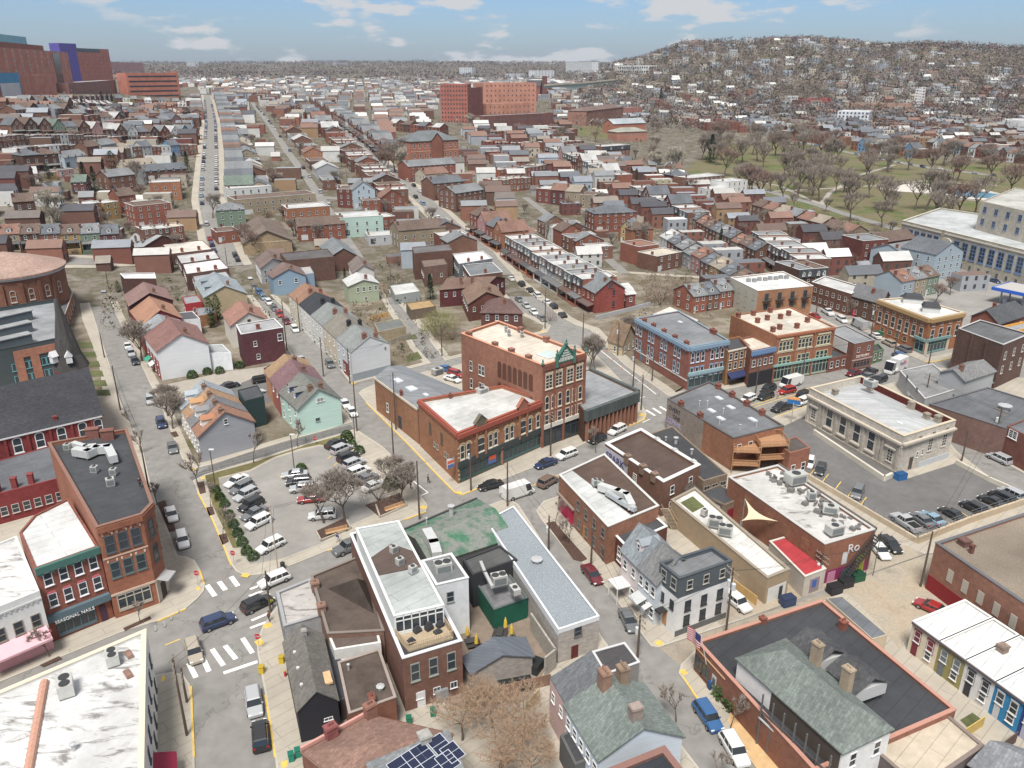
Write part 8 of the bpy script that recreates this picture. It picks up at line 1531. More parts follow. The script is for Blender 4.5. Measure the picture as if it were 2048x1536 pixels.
# ================================================================ VEHICLES
def carproto(kind):
 L,Wd,Hh={'suv':(4.6,1.88,1.68),'sedan':(4.75,1.84,1.45),'hatch':(4.2,1.78,1.52),'pickup':(5.6,1.98,1.85),'van':(6.0,2.05,2.6),'truck':(8.,2.4,3.3)}[kind]
 root=thing(kind,'x','car',(0,0,0)); hl=L/2; z0=.28
 prof={'suv':[(-1,.62,.95),(-.97,.98,1.),(-.6,1.02,1.),(.35,1.02,1.),(.5,.98,.99),(.9,.82,.93),(1,.6,.84)],
  'sedan':[(-1,.6,.88),(-.97,.92,.95),(-.55,.97,1.),(.3,.93,1.),(.5,.88,.98),(.9,.72,.9),(1,.52,.8)],
  'hatch':[(-1,.6,.92),(-.96,.95,.98),(-.5,.98,1.),(.4,.97,1.),(.55,.92,.97),(.92,.75,.9),(1,.52,.82)],
  'pickup':[(-1,.75,.96),(-.98,1.12,1.),(-.3,1.15,1.),(.3,1.15,1.),(.5,1.12,1.),(.93,1.02,.95),(1,.75,.88)],
  'van':[(-1,1.1,.98),(-.99,1.15,1.),(0,1.15,1.),(.55,1.15,1.),(.72,1.1,.98),(.94,.95,.92),(1,.6,.84)],
  'truck':[(-1,.9,1.),(-.99,1.,1.),(0,1.,1.),(.6,1.2,.96),(.8,1.25,.95),(.97,1.2,.9),(1,.8,.86)]}[kind]
 m=MB(); k=8; w=Wd/2
 for (t,zt,ws) in prof:
  x=t*hl; ww=w*ws; m.v+=[(x,-ww*.92,z0),(x,-ww,z0+(zt-z0)*.35),(x,-ww*.98,z0+(zt-z0)*.8),(x,-ww*.86,zt),(x,ww*.86,zt),(x,ww*.98,z0+(zt-z0)*.8),(x,ww,z0+(zt-z0)*.35),(x,ww*.92,z0)]
 for i in range(len(prof)-1):
  for j in range(k): m.f.append((i*k+j,i*k+(j+1)%k,(i+1)*k+(j+1)%k,(i+1)*k+j)); m.m.append(0)
 m.f+=[tuple(reversed(range(k))),tuple(range((len(prof)-1)*k,len(prof)*k))]; m.m+=[0,0]
 G_=MB(); cab={'suv':(-.93,-.80,.28,.50,.99),'sedan':(-.72,-.40,.16,.48,.92),'hatch':(-.93,-.76,.22,.52,.97),'pickup':(-.22,-.16,.26,.46,1.13),'van':(-.99,-.97,.62,.80,1.12),'truck':(.62,.62,.86,.99,1.2)}[kind]
 b0,t0,t1,b1,zb=cab; wt=.78 if kind not in('van','truck') else .93; zt=Hh
 def cabv(f0,f1,zz_,ww,z2,ww2,dx=0): return [(f0*hl,-w*ww,zz_),(f1*hl,-w*ww,zz_),(f1*hl,w*ww,zz_),(f0*hl,w*ww,zz_)]
 lo=cabv(b0,b1,zb-.03,.88 if kind not in('van',) else .97,0,0); hi=cabv(t0,t1,zt-.1,wt,0,0)
 G_.add(lo+hi,[(0,1,5,4),(1,2,6,5),(2,3,7,6),(3,0,4,7)])
 rf=cabv(t0-.02,t1+.03,zt-.11,wt+.02,0,0); rt=cabv(t0+.03,t1-.03,zt,wt-.1,0,0); m.add(rf+rt,[(0,1,5,4),(1,2,6,5),(2,3,7,6),(3,0,4,7),(4,5,6,7)])
 # pillars between the windows
 for s_ in(-1,1):
  for f in((0,),(.36,),(.68,),(1,)):
   t=f[0]; xl=(b0+(b1-b0)*t)*hl; xh=(t0+(t1-t0)*t)*hl; wd_=.05 if 0<t<1 else .06; y0=w*.885*s_; y1=w*(wt+.005)*s_
   if kind=='van': wd_=.5 if t<1 else .06; y0=w*.98*s_; y1=w*.94*s_
   m.add([(xl-wd_,y0,zb-.03),(xl+wd_,y0,zb-.03),(xh+wd_,y1,zt-.1),(xh-wd_,y1,zt-.1)],[(0,1,2,3) if s_<0 else (3,2,1,0)])
 if kind=='van':   # closed cargo sides
  for s_ in(-1,1): m.add([(-.99*hl,w*.985*s_,zb-.05),(.30*hl,w*.985*s_,zb-.05),(.30*hl,w*.94*s_,zt-.05),(-.97*hl,w*.94*s_,zt-.05)],[(0,1,2,3) if s_<0 else (3,2,1,0)])
  m.add([(-.995*hl,-w*.98,zb-.05),(-.995*hl,w*.98,zb-.05),(-.975*hl,w*.94,zt-.05),(-.975*hl,-w*.94,zt-.05)],[(3,2,1,0)])
 if kind=='pickup':
  G2=MB(); G2.add([(-.95*hl,-w*.76,1.16),(-.3*hl,-w*.76,1.16),(-.3*hl,w*.76,1.16),(-.95*hl,w*.76,1.16)],[(0,1,2,3)]);
 parts=[]
 body=m.build('body',CARP,root); parts.append(body); parts.append(G_.build('windows',CGL,root))
 if kind=='pickup': parts.append(G2.build('cargo_bed',TYRE,root))
 if kind=='truck':
  c=MB(); c.box((-.18*L,0,1.0),(L*.62,2.4,2.4)); parts.append(c.build('cargo_box',CARP,root))
 wr=.34 if kind not in('truck','van','pickup') else .42
 wx={'suv':.62,'sedan':.60,'hatch':.62,'pickup':.62,'van':.62,'truck':.6}[kind]
 for fx in(-wx,wx):
  for s_ in(-1,1):
   q=MB(); q.tube((fx*hl,s_*(w-.22),wr),(fx*hl,s_*(w+.015),wr),wr,k=14); wh=q.build('wheel',TYRE,root); parts.append(wh)
   q=MB(); q.tube((fx*hl,s_*(w-.05),wr),(fx*hl,s_*(w+.03),wr),wr*.62,k=10); parts.append(q.build('rim',RIM,wh))
 for s_ in(-1,1):
  zl=prof[-2][1]*.82; q=MB(); q.box((.955*hl,s_*w*.66,zl-.1),(.16,.36,.15)); parts.append(q.build('headlight',LH,root))
  q=MB(); q.box((-.985*hl,s_*w*.76,prof[1][1]-.22),(.1,.22,.2)); parts.append(q.build('tail_light',LT,root))
  q=MB(); q.box(((b1-.06)*hl,s_*(w*.98),zb+.02),(.12,.2,.14)); parts.append(q.build('wing_mirror',CARP,root))
 allb=[root]+parts; KID={o.name:[c for c in parts if c.parent==o] for o in allb}
 KIDS.update(KID);
 return root
CARS={k:carproto(k) for k in('suv','sedan','hatch','pickup','van','truck')}
CC={'white':(.62,.62,.61),'silver':(.36,.37,.38),'grey':(.13,.135,.14),'black':(.018,.018,.02),'dark blue':(.02,.035,.09),'blue':(.03,.10,.24),'red':(.28,.02,.02),'maroon':(.12,.018,.025),'bronze':(.16,.11,.085),'beige':(.34,.30,.24),'light blue':(.20,.30,.38),'green':(.03,.07,.05)}
CNAME={'suv':'suv','sedan':'sedan','hatch':'hatchback','pickup':'pickup_truck','van':'cargo_van','truck':'box_truck'}
USED=set(); PEND=[]
# the prototype must stay findable under its first name for copying
for k_,r_ in list(CARS.items()): KIDS['P_'+k_]=[(c) for c in KIDS[r_.name]]
def cptree2(o,parent=None,kids=None):
 c=o.copy(); COL.objects.link(c); c.parent=parent; c.name=o.name.split('.')[0]
 for ch in (kids if kids is not None else KIDS.get(o.name,[])): cptree2(ch,c)
 return c
def putcar(kind,col,p,ang,label,group=None):
 if kind in USED: o=cptree2(CARS[kind],None,KIDS['P_'+kind]); ks=[c for c in o.children]
 else: o=CARS[kind]; USED.add(kind)
 o.location=p; o.rotation_euler=(0,0,ang); tag(o,label,{'pickup':'pickup truck','van':'van','truck':'truck'}.get(kind,'car'),group); PEND.append((o,CC[col],CNAME[kind])); return o
def car(kind,col,u,v,u2,v2,label,group=None,z=.0):
 p=at(u,v,z) if v>528 else G(u,v); q=at(u2,v2,z) if v2>528 else G(u2,v2); return putcar(kind,col,(p.x,p.y,p.z+(.17 if v<=528 else .01)),math.atan2(q.y-p.y,q.x-p.x),label,group)
ZP=.14
for a in (('suv','dark blue',437,1250,462,1241,'dark blue car crossing towards the main street, beside the crosswalk'),('suv','beige',389,1310,396,1335,'beige car with roof rails stopped on the crosswalk'),('suv','black',516,1214,545,1200,'black car next to the person in the hi-vis vest'),('suv','white',549,1166,525,1176,'white car on the main street below the parking lot'),('pickup','grey',700,1100,680,1108,'dark pickup with lime green rear beside the pale grey roof'),
 ('suv','white',366,1086,371,1105,'white car facing us, lower of two parked on the left street'),('sedan','white',344,1034,349,1050,'white sedan, upper of two parked beside the corner building'),('sedan','grey',346,900,350,916,'grey sedan driving down the left street'),('suv','dark blue',323,851,328,866,'dark car with silver roof on the left street'),('suv','silver',301,804,304,818,'silver blurred car furthest down before the white van spot on the left street'),
 ('suv','silver',509,1412,513,1440,'silver car at the lower right of the bottom side street, upper of two'),('suv','black',522,1478,520,1450,'black car with chrome roof rails, lower of two on the bottom side street'),
 ('sedan','black',981,976,960,981,'dark brown sedan on the main street corner'),('van','white',1037,992,1064,983,'tall white cargo van turning off the main street'),('suv','bronze',1096,968,1115,957,'bronze brown car behind the white cargo van'),('sedan','dark blue',1091,932,1068,940,'dark blue sedan parked before the green shopfront'),('suv','white',1133,914,1115,921,'white car with black sunroof on the main street'),('hatch','black',1195,883,1180,890,'black car parked by the bank fins'),('suv','white',1234,865,1220,872,'white car at the crossing before the bank'),
 ('sedan','maroon',1184,1155,1196,1170,'dark red car parked on the descending side street'),('sedan','grey',1257,1247,1266,1266,'dark grey car with shiny windscreen by the utility pole'),('suv','blue',1415,1440,1430,1462,'bright blue car with roof rails parked by the tan path'),('suv','white',1468,1506,1482,1530,'white car parked below the bright blue one'),('suv','white',1473,1210,1488,1222,'white car with black roof behind the white and charcoal house'),
 ('sedan','red',1862,1222,1840,1212,'red car behind the painted row houses'),('sedan','white',1758,1106,1768,1118,'white car beside the mural wall'),('sedan','black',1780,1094,1798,1112,'black sedan beside the white one by the mural wall'),
 ('pickup','silver',1810,1051,1788,1036,'silver pickup in the corner of the post office lot'),('sedan','grey',1843,1045,1828,1034,'dark car between the silver pickup and the light blue one'),('sedan','light blue',1862,1042,1842,1030,'light blue car, third from the left in the front lot row'),('sedan','black',1903,1034,1882,1022,'black car with grey windows right of the light blue one'),('suv','black',1946,1021,1925,1010,'black estate car in the lot row by the low wall'),('sedan','black',1983,1008,1962,998,'black sedan third from the right in the lot row'),('suv','black',2003,1000,1983,990,'black car second from the right in the lot row'),('suv','silver',2022,993,2004,984,'silver car at the right end of the lot row'),
 ('suv','grey',1714,990,1708,1004,'grey car alone against the fence of the post office lot'),('hatch','black',1640,944,1634,958,'dark compact car beside the yellow bay lines'),('hatch','white',1618,930,1614,944,'white car half hidden by the small brick rear house'),
 ('suv','silver',1997,922,1980,914,'silver estate car on the far side street'),('suv','black',1916,875,1905,868,'black car at the top of the far side street'),
 ('pickup','black',1563,820,1545,826,'black pickup on the near kerb by the tavern sign'),('suv','white',1604,808,1590,814,'white car right of the black pickup'),('suv','red',1573,786,1556,790,'bright red car on the main street'),('suv','black',1530,797,1516,802,'black car left of the bright red one'),('van','white',1580,772,1562,777,'white work van with red ladder rack on the main street'),('suv','black',1536,782,1524,787,'black car with open door left of the white work van'),('suv','white',1495,803,1485,808,'white car cut off behind the grey-roofed brick building'),('suv','black',1609,793,1622,788,'dark car above the white one'),
 ('sedan','maroon',1707,750,1690,755,'dark red car near the delivery truck'),('sedan','black',1738,747,1722,751,'black sedan beside the delivery truck'),('sedan','grey',1733,757,1718,761,'grey car below the black sedan'),('suv','black',1759,764,1745,770,'black car in front of the delivery truck'),('suv','blue',1796,716,1785,708,'blue car at the corner of the sloping street'),('suv','grey',1807,702,1792,695,'dark grey estate before the orange corner building'),('suv','beige',1777,690,1765,684,'beige car on the sloping street'),('sedan','white',1750,675,1738,668,'white sedan on the sloping street'),('van','silver',1717,655,1704,648,'silver work van on the sloping street'),('suv','white',1683,643,1694,650,'white car above the silver work van'),('pickup','white',1655,628,1668,636,'white flatbed pickup at the top of the sloping street'),('sedan','red',1628,635,1615,628,'red car at the corner of the white-roofed apartments'),
 ('sedan','white',1960,555,1945,550,'white car before the stone hall'),('sedan','dark blue',1988,565,2005,570,'dark car entering the petrol station'),
 ('suv','white',590,662,599,674,'white car driving up the second street'),('suv','grey',660,732,668,745,'dark jeep-like car on the second street'),('sedan','silver',601,722,588,712,'silver car by the maroon box house'),('sedan','white',690,812,698,822,'white car beside the mint green house, upper one'),('sedan','white',704,828,712,838,'white pickup-like car beside the mint green house, lower one'),('sedan','black',549,741,570,737,'black car in the small lot below the maroon box house'),('suv','black',524,764,546,760,'second black car in the small lot'),('sedan','black',460,775,478,771,'black car behind the pale-roofed short row'),('sedan','white',512,790,524,786,'white car tail beside the dark green building'),
 ('sedan','blue',892,742,908,746,'dark blue car behind the tall brick building'),('suv','red',912,752,925,756,'red pickup-like car behind the tall brick building'),('sedan','white',905,762,918,766,'white car behind the low skylight roof'),
 ('suv','silver',209,592,211,602,'silver car on the upper left street'),('suv','white',169,575,172,586,'white car parked on the upper left street'),('sedan','white',163,558,165,566,'white car above the parked white one'),('sedan','silver',160,547,162,554,'topmost car in the short queue on the left street'),
 ('sedan','white',256,696,260,706,'white car first of three parked by the wide bare tree'),('suv','silver',263,710,267,720,'silver car second of three by the wide bare tree'),('sedan','black',271,726,275,736,'dark car third of three by the wide bare tree'),
 ('suv','grey',204,514,220,514,'dark car on the left cross street'),('suv','white',240,513,256,512,'white car on the left cross street')):
 lotc=any(k in a[6] for k in('lot','fence','bay lines','mural','thicket')) or 'behind the' in a[6]
 car(*a,z=ZP if lotc else .01)
# parking lot rows
LC=[(478,965,'sedan','white'),(488,979,'suv','grey'),(497,993,'suv','silver'),(507,1013,'suv','black'),(513,1030,'sedan','grey'),(522,1048,'suv','white'),]
for k,(u,v,kd,c) in enumerate(LC): car(kd,c,u-4,v+2,u-24,v+12,'%s car in the left row of the parking lot, %s from the top'%(c,ordn(k)),'cars in the left row of the parking lot',ZP)
car('suv','white',542,1097,520,1108,'white car alone at the bottom of the parking lot','cars in the parking lot',ZP)
for k,(u,v,kd,c) in enumerate(((672,892,'sedan','black'),(684,903,'suv','silver'),(697,919,'suv','black'),(709,932,'suv','silver'),(718,948,'suv','white'),(735,962,'sedan','grey'),(748,977,'sedan','white'))): car(kd,c,u,v,u+22,v-9,'%s car in the right row of the parking lot, %s from the top'%(c,ordn(k)),'cars in the right row of the parking lot',ZP)
for k,(u,v,kd,c) in enumerate(((590,954,'sedan','silver'),(598,969,'suv','black'),(606,982,'suv','silver'),(622,1003,'sedan','red'),(645,1036,'suv','white'))): car(kd,c,u,v,u-25,v+2,'%s car in the middle island of the parking lot, %s from the top'%(c,ordn(k)),'cars in the middle of the parking lot',ZP)
# second street, parked bumper to bumper
q=random.Random(31); cols=['white','grey','blue','light blue','white','grey','red','maroon','silver']
for k,(u,v) in enumerate(((502,565),(509,577),(519,588),(527,598),(538,608),(549,620),(560,632),(573,646))): car(q.choice(['suv','sedan','hatch']),cols[k],u,v,u+8,v+9,'%s car parked on the second street, %s from the far end'%(cols[k],ordn(k)),'cars parked on the second street')
for k,(u,v,c) in enumerate(((1022,560,'white'),(1043,571,'black'),(1060,583,'black'),(1074,593,'white'),(1093,607,'white'),(1107,616,'black'),(1125,633,'black'))): car('suv' if k%2 else 'sedan',c,u,v,u-8,v-7,'%s car on the right kerb of the third street, %s from the far end'%(c,ordn(k)),'cars parked on the third street')
for k,(u,v,c) in enumerate(((1038,602,'grey'),(1052,614,'silver'),(1067,627,'white'),(1084,640,'grey'))): car('sedan',c,u,v,u+8,v+7,'%s car on the left kerb of the third street, %s from the far end'%(c,ordn(k)),'cars parked on the left kerb of the third street')
def parked(key,off_,sp,skip,lab,kinds=('suv','sedan','hatch'),i0=0,i1=None,seed=1,maxn=50):
 q=random.Random(seed); Q=STR[key+'_w']; i1=i1 or len(Q); acc=0; k=0; lst=[]
 for i in range(i0+1,min(i1,len(Q))):
  acc+=(Q[i]-Q[i-1]).length
  if acc>=sp:
   acc=0
   if q.random()<skip: continue
   d=(Q[i]-Q[i-1]).normalized(); n_=Vector((d.y,-d.x)); p=Q[i]+n_*off_; lst.append((p,d))
 c_=[q.choice(['white','silver','grey','black','white','grey','dark blue','red','silver','light blue']) for _ in lst]
 for k,(p,d) in enumerate(lst[:maxn]):
  z=hgt(p.x,p.y)+.19; o=putcar(q.choice(kinds),c_[k],(p.x,p.y,z),math.atan2(d.y,d.x),'%s car %s, %s from the near end'%(c_[k],lab,ordn(k)),'cars '+lab)
  p2=p+d*3; o.rotation_euler=(0,-math.atan2(hgt(p2.x,p2.y)-hgt(p.x,p.y),3),math.atan2(d.y,d.x))
parked('long',3.4,6.5,.22,'parked right of the long street',seed=2); parked('long',-3.4,6.5,.35,'parked left of the long street',seed=3)
parked('third',2.8,6.5,.5,'right of the upper third street',i0=8,seed=4); parked('third',-2.8,6.5,.45,'left of the upper third street',i0=8,seed=5)
parked('parkfar',2,6.5,.15,'on the street beyond the park',seed=6,maxn=30); parked('mid2',2,7,.6,'on the lane behind the terraces',seed=7); parked('alleyC',1.6,9,.6,'on the upper narrow alley',i0=10,seed=8)
PC=[(u,v) for v in(322,330) for u in(926,934,942,950,958)]
for k,(u,v) in enumerate(PC): car('sedan',['white','silver','grey','white','black'][k%5],u,v,u,v-6,'%s car in the school lot, %s from left in the %s line'%(['white','silver','grey','white','black'][k%5],ordn(k%5),'far' if k<5 else 'near'),'cars in the lot right of the school')
# delivery truck
tk=car('truck','white',1790,742,1762,755,'white box truck with purple and red lettering on the main street'); bx=None
for o,c,nm in PEND:
 for ch in o.children:
  if ch.name.split('.')[0] in('body','cargo_box','wing_mirror'): ch.color=(*c,1)
for o,c,nm in PEND: o.name=nm
rz=tk.rotation_euler.z
for txt,x,c in(('Fed',.2,(.10,.03,.22)),('Ex',-1.9,(.45,.04,.03))):
 for s_,a in((-1,0),(1,math.pi)):
  t=lettering(txt,1.5,Vector((0,0)),0,0,None,c,'livery_lettering',.01); t.parent=tk; xx=-1.1+(x if s_<0 else x)*1.; xx=-2.2 if (txt=='Fed')==(s_<0) else -.4
  t.location=(xx,s_*1.225,2.2); t.rotation_euler=(R(90),0,a)
# ================================================================ STREET FURNITURE, ROOF MACHINES, PEOPLE
def pole(u,v,vt,kind,label):
 p=at(u,v,.13) if v>528 else G(u,v); h=HT(u,v,vt); met=kind=='lamp' or kind=='metal'; o=thing('street_lamp' if kind=='lamp' else 'utility_pole',label,'street lamp' if kind=='lamp' else 'utility pole',p); m=MB(); m.tube((p.x,p.y,p.z-.2),(p.x,p.y,p.z+h),.17 if not met else .1,.11 if not met else .08,8); m.build('pole',PNT if met else WOOD,o,(.40,.33,.25) if kind=='metal' else (.10,.075,.06)); a=R(112)
 d=Vector((math.cos(a),math.sin(a)))
 if 'x' in kind:
  for k in range(2 if 'xx' not in kind else 3):
   z=p.z+h-.5-k*.8; m=MB(); m.tube((p.x-d.x*1.3,p.y-d.y*1.3,z),(p.x+d.x*1.3,p.y+d.y*1.3,z),.08,k=4)
   for s_ in(-1.2,-.7,.7,1.2): m.lathe((p.x+d.x*s_,p.y+d.y*s_,z+.06),[(.06,0),(.08,.12),(.03,.22)],6)
   m.build('crossarm',WOOD,o,(.24,.2,.16))
 if 't' in kind:
  for s_ in((-.45,.45) if 'tt' in kind else (.42,)): m=MB(); m.lathe((p.x+d.x*s_,p.y+d.y*s_,p.z+h-3.2),[(.1,0),(.3,.05),(.3,1.),(.1,1.1)],10); m.build('transformer',PNT,o,(.5,.52,.52))
 if kind=='lamp':
  m=MB(); m.box((p.x+.3,p.y,p.z+h),(.9,.35,.16)); m.build('lamp_head',PNT,o,(.6,.6,.6))
 return Vector((p.x,p.y,p.z+h-.5))
TOP={}; PL={}
for i,a in enumerate(((374,1470,1318,'xx','tall wooden utility pole with three crossarms at the bottom left corner'),(374,1404,1336,'x','shorter utility pole beside the three-armed one'),(556,1140,1010,'metal','pale metal pole on the pavement below the parking lot'),(541,1222,1142,'w','slim dark pole by the person in the hi-vis vest'),(714,862,764,'w','dark pole beside the mint green house'),(700,766,697,'w','dark pole at the near end of the white row'),(792,859,745,'w','dark pole beside the skylight roof building'),(788,925,844,'w','dark pole at the lot side of the second street'),(839,1037,922,'w','dark pole at the lower right corner of the lot'),(589,942,870,'lamp','tall lamp on the parking lot island'),(431,975,900,'lamp','tall lamp at the upper left of the parking lot'),(711,890,828,'lamp','lamp by the green bushes of the lot'),(942,981,887,'t','pole with white transformer before the corner brick building'),
 (1015,1012,925,'w','dark pole by the white cargo van'),(1101,912,825,'x','pale wooden pole before the green shopfronts'),(1097,1100,1032,'t','pole with transformer in the planting strip'),(1182,1131,1055,'w','thick dark pole above the dark red car'),(1275,1313,1230,'xt','utility pole with crossarms above the alley mouth'),(1451,1270,1135,'xtt','pale pole with two white transformers at the white and charcoal house'),(1636,1172,1105,'xtt','pole with transformers by the mural wall'),(1841,1173,1063,'w','tall dark pole at the corner of the brick warehouse'),(1923,922,862,'w','dark pole beside the limestone building'),(1983,904,816,'xt','pole with transformer by the mottled brick wall'),(1848,807,747,'x','dark pole behind the limestone building'),(1785,726,661,'w','dark pole near the delivery truck'),(1741,675,608,'xt','pole with transformer on the sloping street'),(1631,635,568,'w','pole at the white-roofed apartments'),(1602,768,693,'w','pale pole before the green shopfront row'),(1511,786,714,'w','dark pole before the black-fronted bar'),
 (1090,657,580,'x','wooden pole at the near end of the third street'),(1165,700,625,'xx','pole with many crossarms at the third street junction'),(1235,711,645,'t','pole with transformer below the cream cottage'),(1266,772,697,'t','tall pole on the left kerb of the third street'),(1282,820,750,'w','pole at the crosswalk by the bank'),(1304,762,712,'w','slim pole by the blue-trimmed building'),(647,752,675,'x','dark pole left of the grey jeep'),(574,700,600,'w','dark pole beside the maroon box house'),(600,662,595,'w','dark pole before the white row'),(884,712,647,'w','pole by the budding tree'),(782,572,534,'x','pole in the narrow alley'),(241,820,732,'w','brown leaning pole beside the church'),(209,715,665,'w','brown pole by the stepped lawns'),(219,586,537,'w','dark pole on the upper left street'),(299,985,875,'x','pole beside the duct-covered roof'),(456,542,495,'w','dark pole at the left cross street end'),(1857,730,688,'w','dark pole at the orange corner building'))): TOP[i]=pole(*a); PL[i]=a[4]
for k,(a,b_) in enumerate(((0,3),(3,2),(2,8),(8,12),(12,14),(7,6),(6,4),(4,35),(35,36),(36,37),(5,38),(13,15),(15,16),(16,17),(17,18),(18,19),(19,20),(20,22),(22,23),(14,33),(33,34),(34,31),(31,30),(30,29),(28,27),(27,24),(24,25),(25,26),(40,43),(43,41),(41,42),(32,38))):
 p,q=TOP[a],TOP[b_]
 for s_ in(-.5,.5):
  m=MB(); pp=None
  for i in range(9):
   t=i/8; c=p.lerp(q,t)+Vector((s_,0,-4*t*(1-t)*(p-q).length*.025))
   if pp is not None: m.tube(pp,c,.022,k=3,cap=False)
   pp=c
  o=m.build('overhead_wire',mat('cable_mat',(.03,.03,.03),amt=0)); tag(o,'%s overhead wire from the %s'%('left' if s_<0 else 'right',' '.join(PL[a].split()[:8])),'wire','overhead wires')
def ac(u,v,h,kind,label,rz=BU,s=1.,g=None):
 p=at(u,v,h); a=R(rz); o=thing('air_conditioner' if kind!='duct' else 'roof_duct_unit',label,'air conditioner',p,g); m=MB(); X=lambda x,y:(p.x+x*math.cos(a)-y*math.sin(a),p.y+x*math.sin(a)+y*math.cos(a))
 w,d,hh={'unit':(1.2,1.,1.2),'twin':(2.2,1.5,1.5),'box':(2.6,1.6,1.3)}[kind]; s*=.78; w*=s;d*=s;hh*=s
 m.box((p.x,p.y,p.z+.15),(w,d,hh),a); m.build('casing',MET,o,(.52,.52,.49)); m=MB(); m.box((p.x,p.y,p.z-.1),(w*.95,d*.95,.25),a); m.build('base_frame',MET,o,(.2,.2,.2))
 for x in((0,) if kind!='twin' else (-w*.25,w*.25)):
  c=X(x,0); m=MB(); m.lathe((c[0],c[1],p.z+.15+hh),[(d*.36,0),(d*.36,.07),(d*.3,.08)],14); m.build('fan_grille',MET,o,(.06,.06,.06))
 c=X(0,-d/2-.01); m=MB(); m.box((c[0],c[1],p.z+.3),(w*.8,.03,hh*.7),a); m.build('louvre',MET,o,(.22,.24,.24))
h=HB(805,1318,1425)+2.8; hb=HB(192,1056,1239); hm=HB(1650,1089,1172); hl=HB(1535,1157,1210)
for a in ((134,1385,8.2,'twin','larger white condenser on the worn white roof, left of the tile ridge',-60,1.3),(227,1325,8.2,'twin','white condenser on the worn white roof, right of the tile ridge',-60,1.1),(788,1106,h,'unit','upper pair condenser on the pale grey roof'),(800,1130,h,'unit','second condenser on the pale grey roof'),(826,1146,h,'unit','condenser on the brown roof patch'),(886,1145,8,'twin','white twin-fan unit on the narrow white-walled building',20,1.3),(998,1168,5.,'twin','twin-fan unit on the dark green walled building',20,1.2),(1030,1186,5.,'box','low white unit on the dark green walled building',-65,.8),(190,945,hb-.4,'unit','condenser beside the duct on the black roof',0),(228,950,hb-.4,'unit','condenser right of the ducts on the black roof',0),(222,972,hb-.4,'unit','round-topped fan housing on the black roof',30,1.2),(136,900,hb-.4,'unit','condenser at the back edge of the black roof',0),(1430,1052,hl,'twin','upper twin-fan unit on the long white roof',-20,1.2),(1450,1068,hl,'twin','lower twin-fan unit on the long white roof',-20,1.2),(1408,1030,hl,'unit','small dark condenser beside the white shed'),(1590,965,hm,'box','biggest silver unit on the worn roof of the mural building',20,1.6),(1622,998,hm,'unit','round ventilator on the worn roof of the mural building',0,1.3),(1660,1025,hm,'box','white unit in the middle of the worn roof',-20,1.1),(1668,1066,hm,'box','long silver unit near the mural end of the worn roof',20,1.2),(964,788,9.2,'box','white box unit on the corner brick building roof',42,1.2),(875,748,6.6,'box','silver unit behind the skylights',42,1.2),(1012,660,17.6,'unit','first small ventilator on the tall cream roof',0,.8),(1018,668,17.6,'unit','second small ventilator on the tall cream roof',0,.8),(1044,670,17.6,'unit','third ventilator on the tall cream roof',0,.8),(1190,970,7,'unit','dark condenser on the half-white restaurant roof',20),(1200,972,7,'unit','pale condenser on the half-white restaurant roof',20),(1740,772,9,'box','pale unit by the red parapet of the limestone building',-60,1.2)): ac(*a)
def duct(name,label,pts,h,w,col=(.58,.59,.58)):
 P=[at(u,v,h) for u,v in pts]; o=thing(name,label,'duct',P[0]); m=MB()
 for a,b_ in zip(P,P[1:]):
  d=b_-a; m.box(((a.x+b_.x)/2,(a.y+b_.y)/2,h+.2),(d.length+w*.7,w,w),math.atan2(d.y,d.x))
 m.build('duct',MET,o,col)
 for p in P: m=MB(); m.box((p.x,p.y,h-.1),(.15,w,.32)); m.build('support',MET,o,(.2,.2,.2))
duct('roof_duct','large zigzag silver duct on the black roof of the left corner building',[(155,912),(178,916),(195,908),(218,906),(228,926)],hb-.3,1.2); duct('roof_duct','short silver duct beside the chimneys on the black roof',[(150,895),(172,902),(190,900)],hb-.3,.8); duct('roof_duct','long white angled duct on the half-white restaurant roof',[(1202,982),(1235,993),(1252,1000),(1262,1020)],7,1.1,(.62,.62,.6)); duct('roof_duct','silver duct parallel to the white one on the restaurant roof',[(1215,992),(1240,1008),(1268,1024)],7,.7,(.42,.45,.46)); duct('roof_duct','tapering white duct on the patched green roof',[(856,1078),(868,1100),(874,1120)],6.,1.4); duct('roof_duct','thin silver flue pipe crossing to the green rear building',[(962,1130),(970,1150),(984,1178)],6.2,.4,(.5,.5,.5))
def stop(u,v,vt,label):
 p=at(u,v,.13); h=HT(u,v,vt); o=thing('stop_sign',label,'stop sign',p,None); m=MB(); m.tube((p.x,p.y,.1),(p.x,p.y,h),.035,k=6); m.build('post',MET,o,(.4,.4,.4)); m=MB(); vs=[(p.x+.42*math.cos(R(22.5+45*i)),p.y-.07-y,h-.35+.42*math.sin(R(22.5+45*i))) for y in(0,.03) for i in range(8)]; m.add(vs,[tuple(range(8)),tuple(range(15,7,-1))]+[(i,i+8,(i+1)%8+8,(i+1)%8) for i in range(8)]); m.build('sign_plate',PNT,o,(.42,.02,.03)); lettering('STOP',.3,Vector((p.x,p.y-.13)),h-.35,0,o,(.65,.65,.65),'sign_lettering',.008)
for a in((519,1301,1266,'red stop sign on the pavement of the black-walled house side'),(469,1130,1100,'red stop sign at the lower left corner of the parking lot'),(397,1170,1140,'red stop sign across from the parking lot, by the curved kerb'),(631,889,872,'red stop sign at the top kerb of the parking lot')): stop(*a)
def simple(name,label,cat,u,v,parts,h0=0.,rz=0,g=None):
 p=at(u,v,h0) if h0 else at(u,v,.13); o=thing(name,label,cat,p,g)
 for nm,kind,dim,dz,col in parts:
  m=MB(); (m.box((p.x,p.y,p.z+dz),dim,R(rz)) if kind=='b' else m.lathe((p.x,p.y,p.z+dz),dim,10)); m.build(nm,PNT,o,col)
 return o
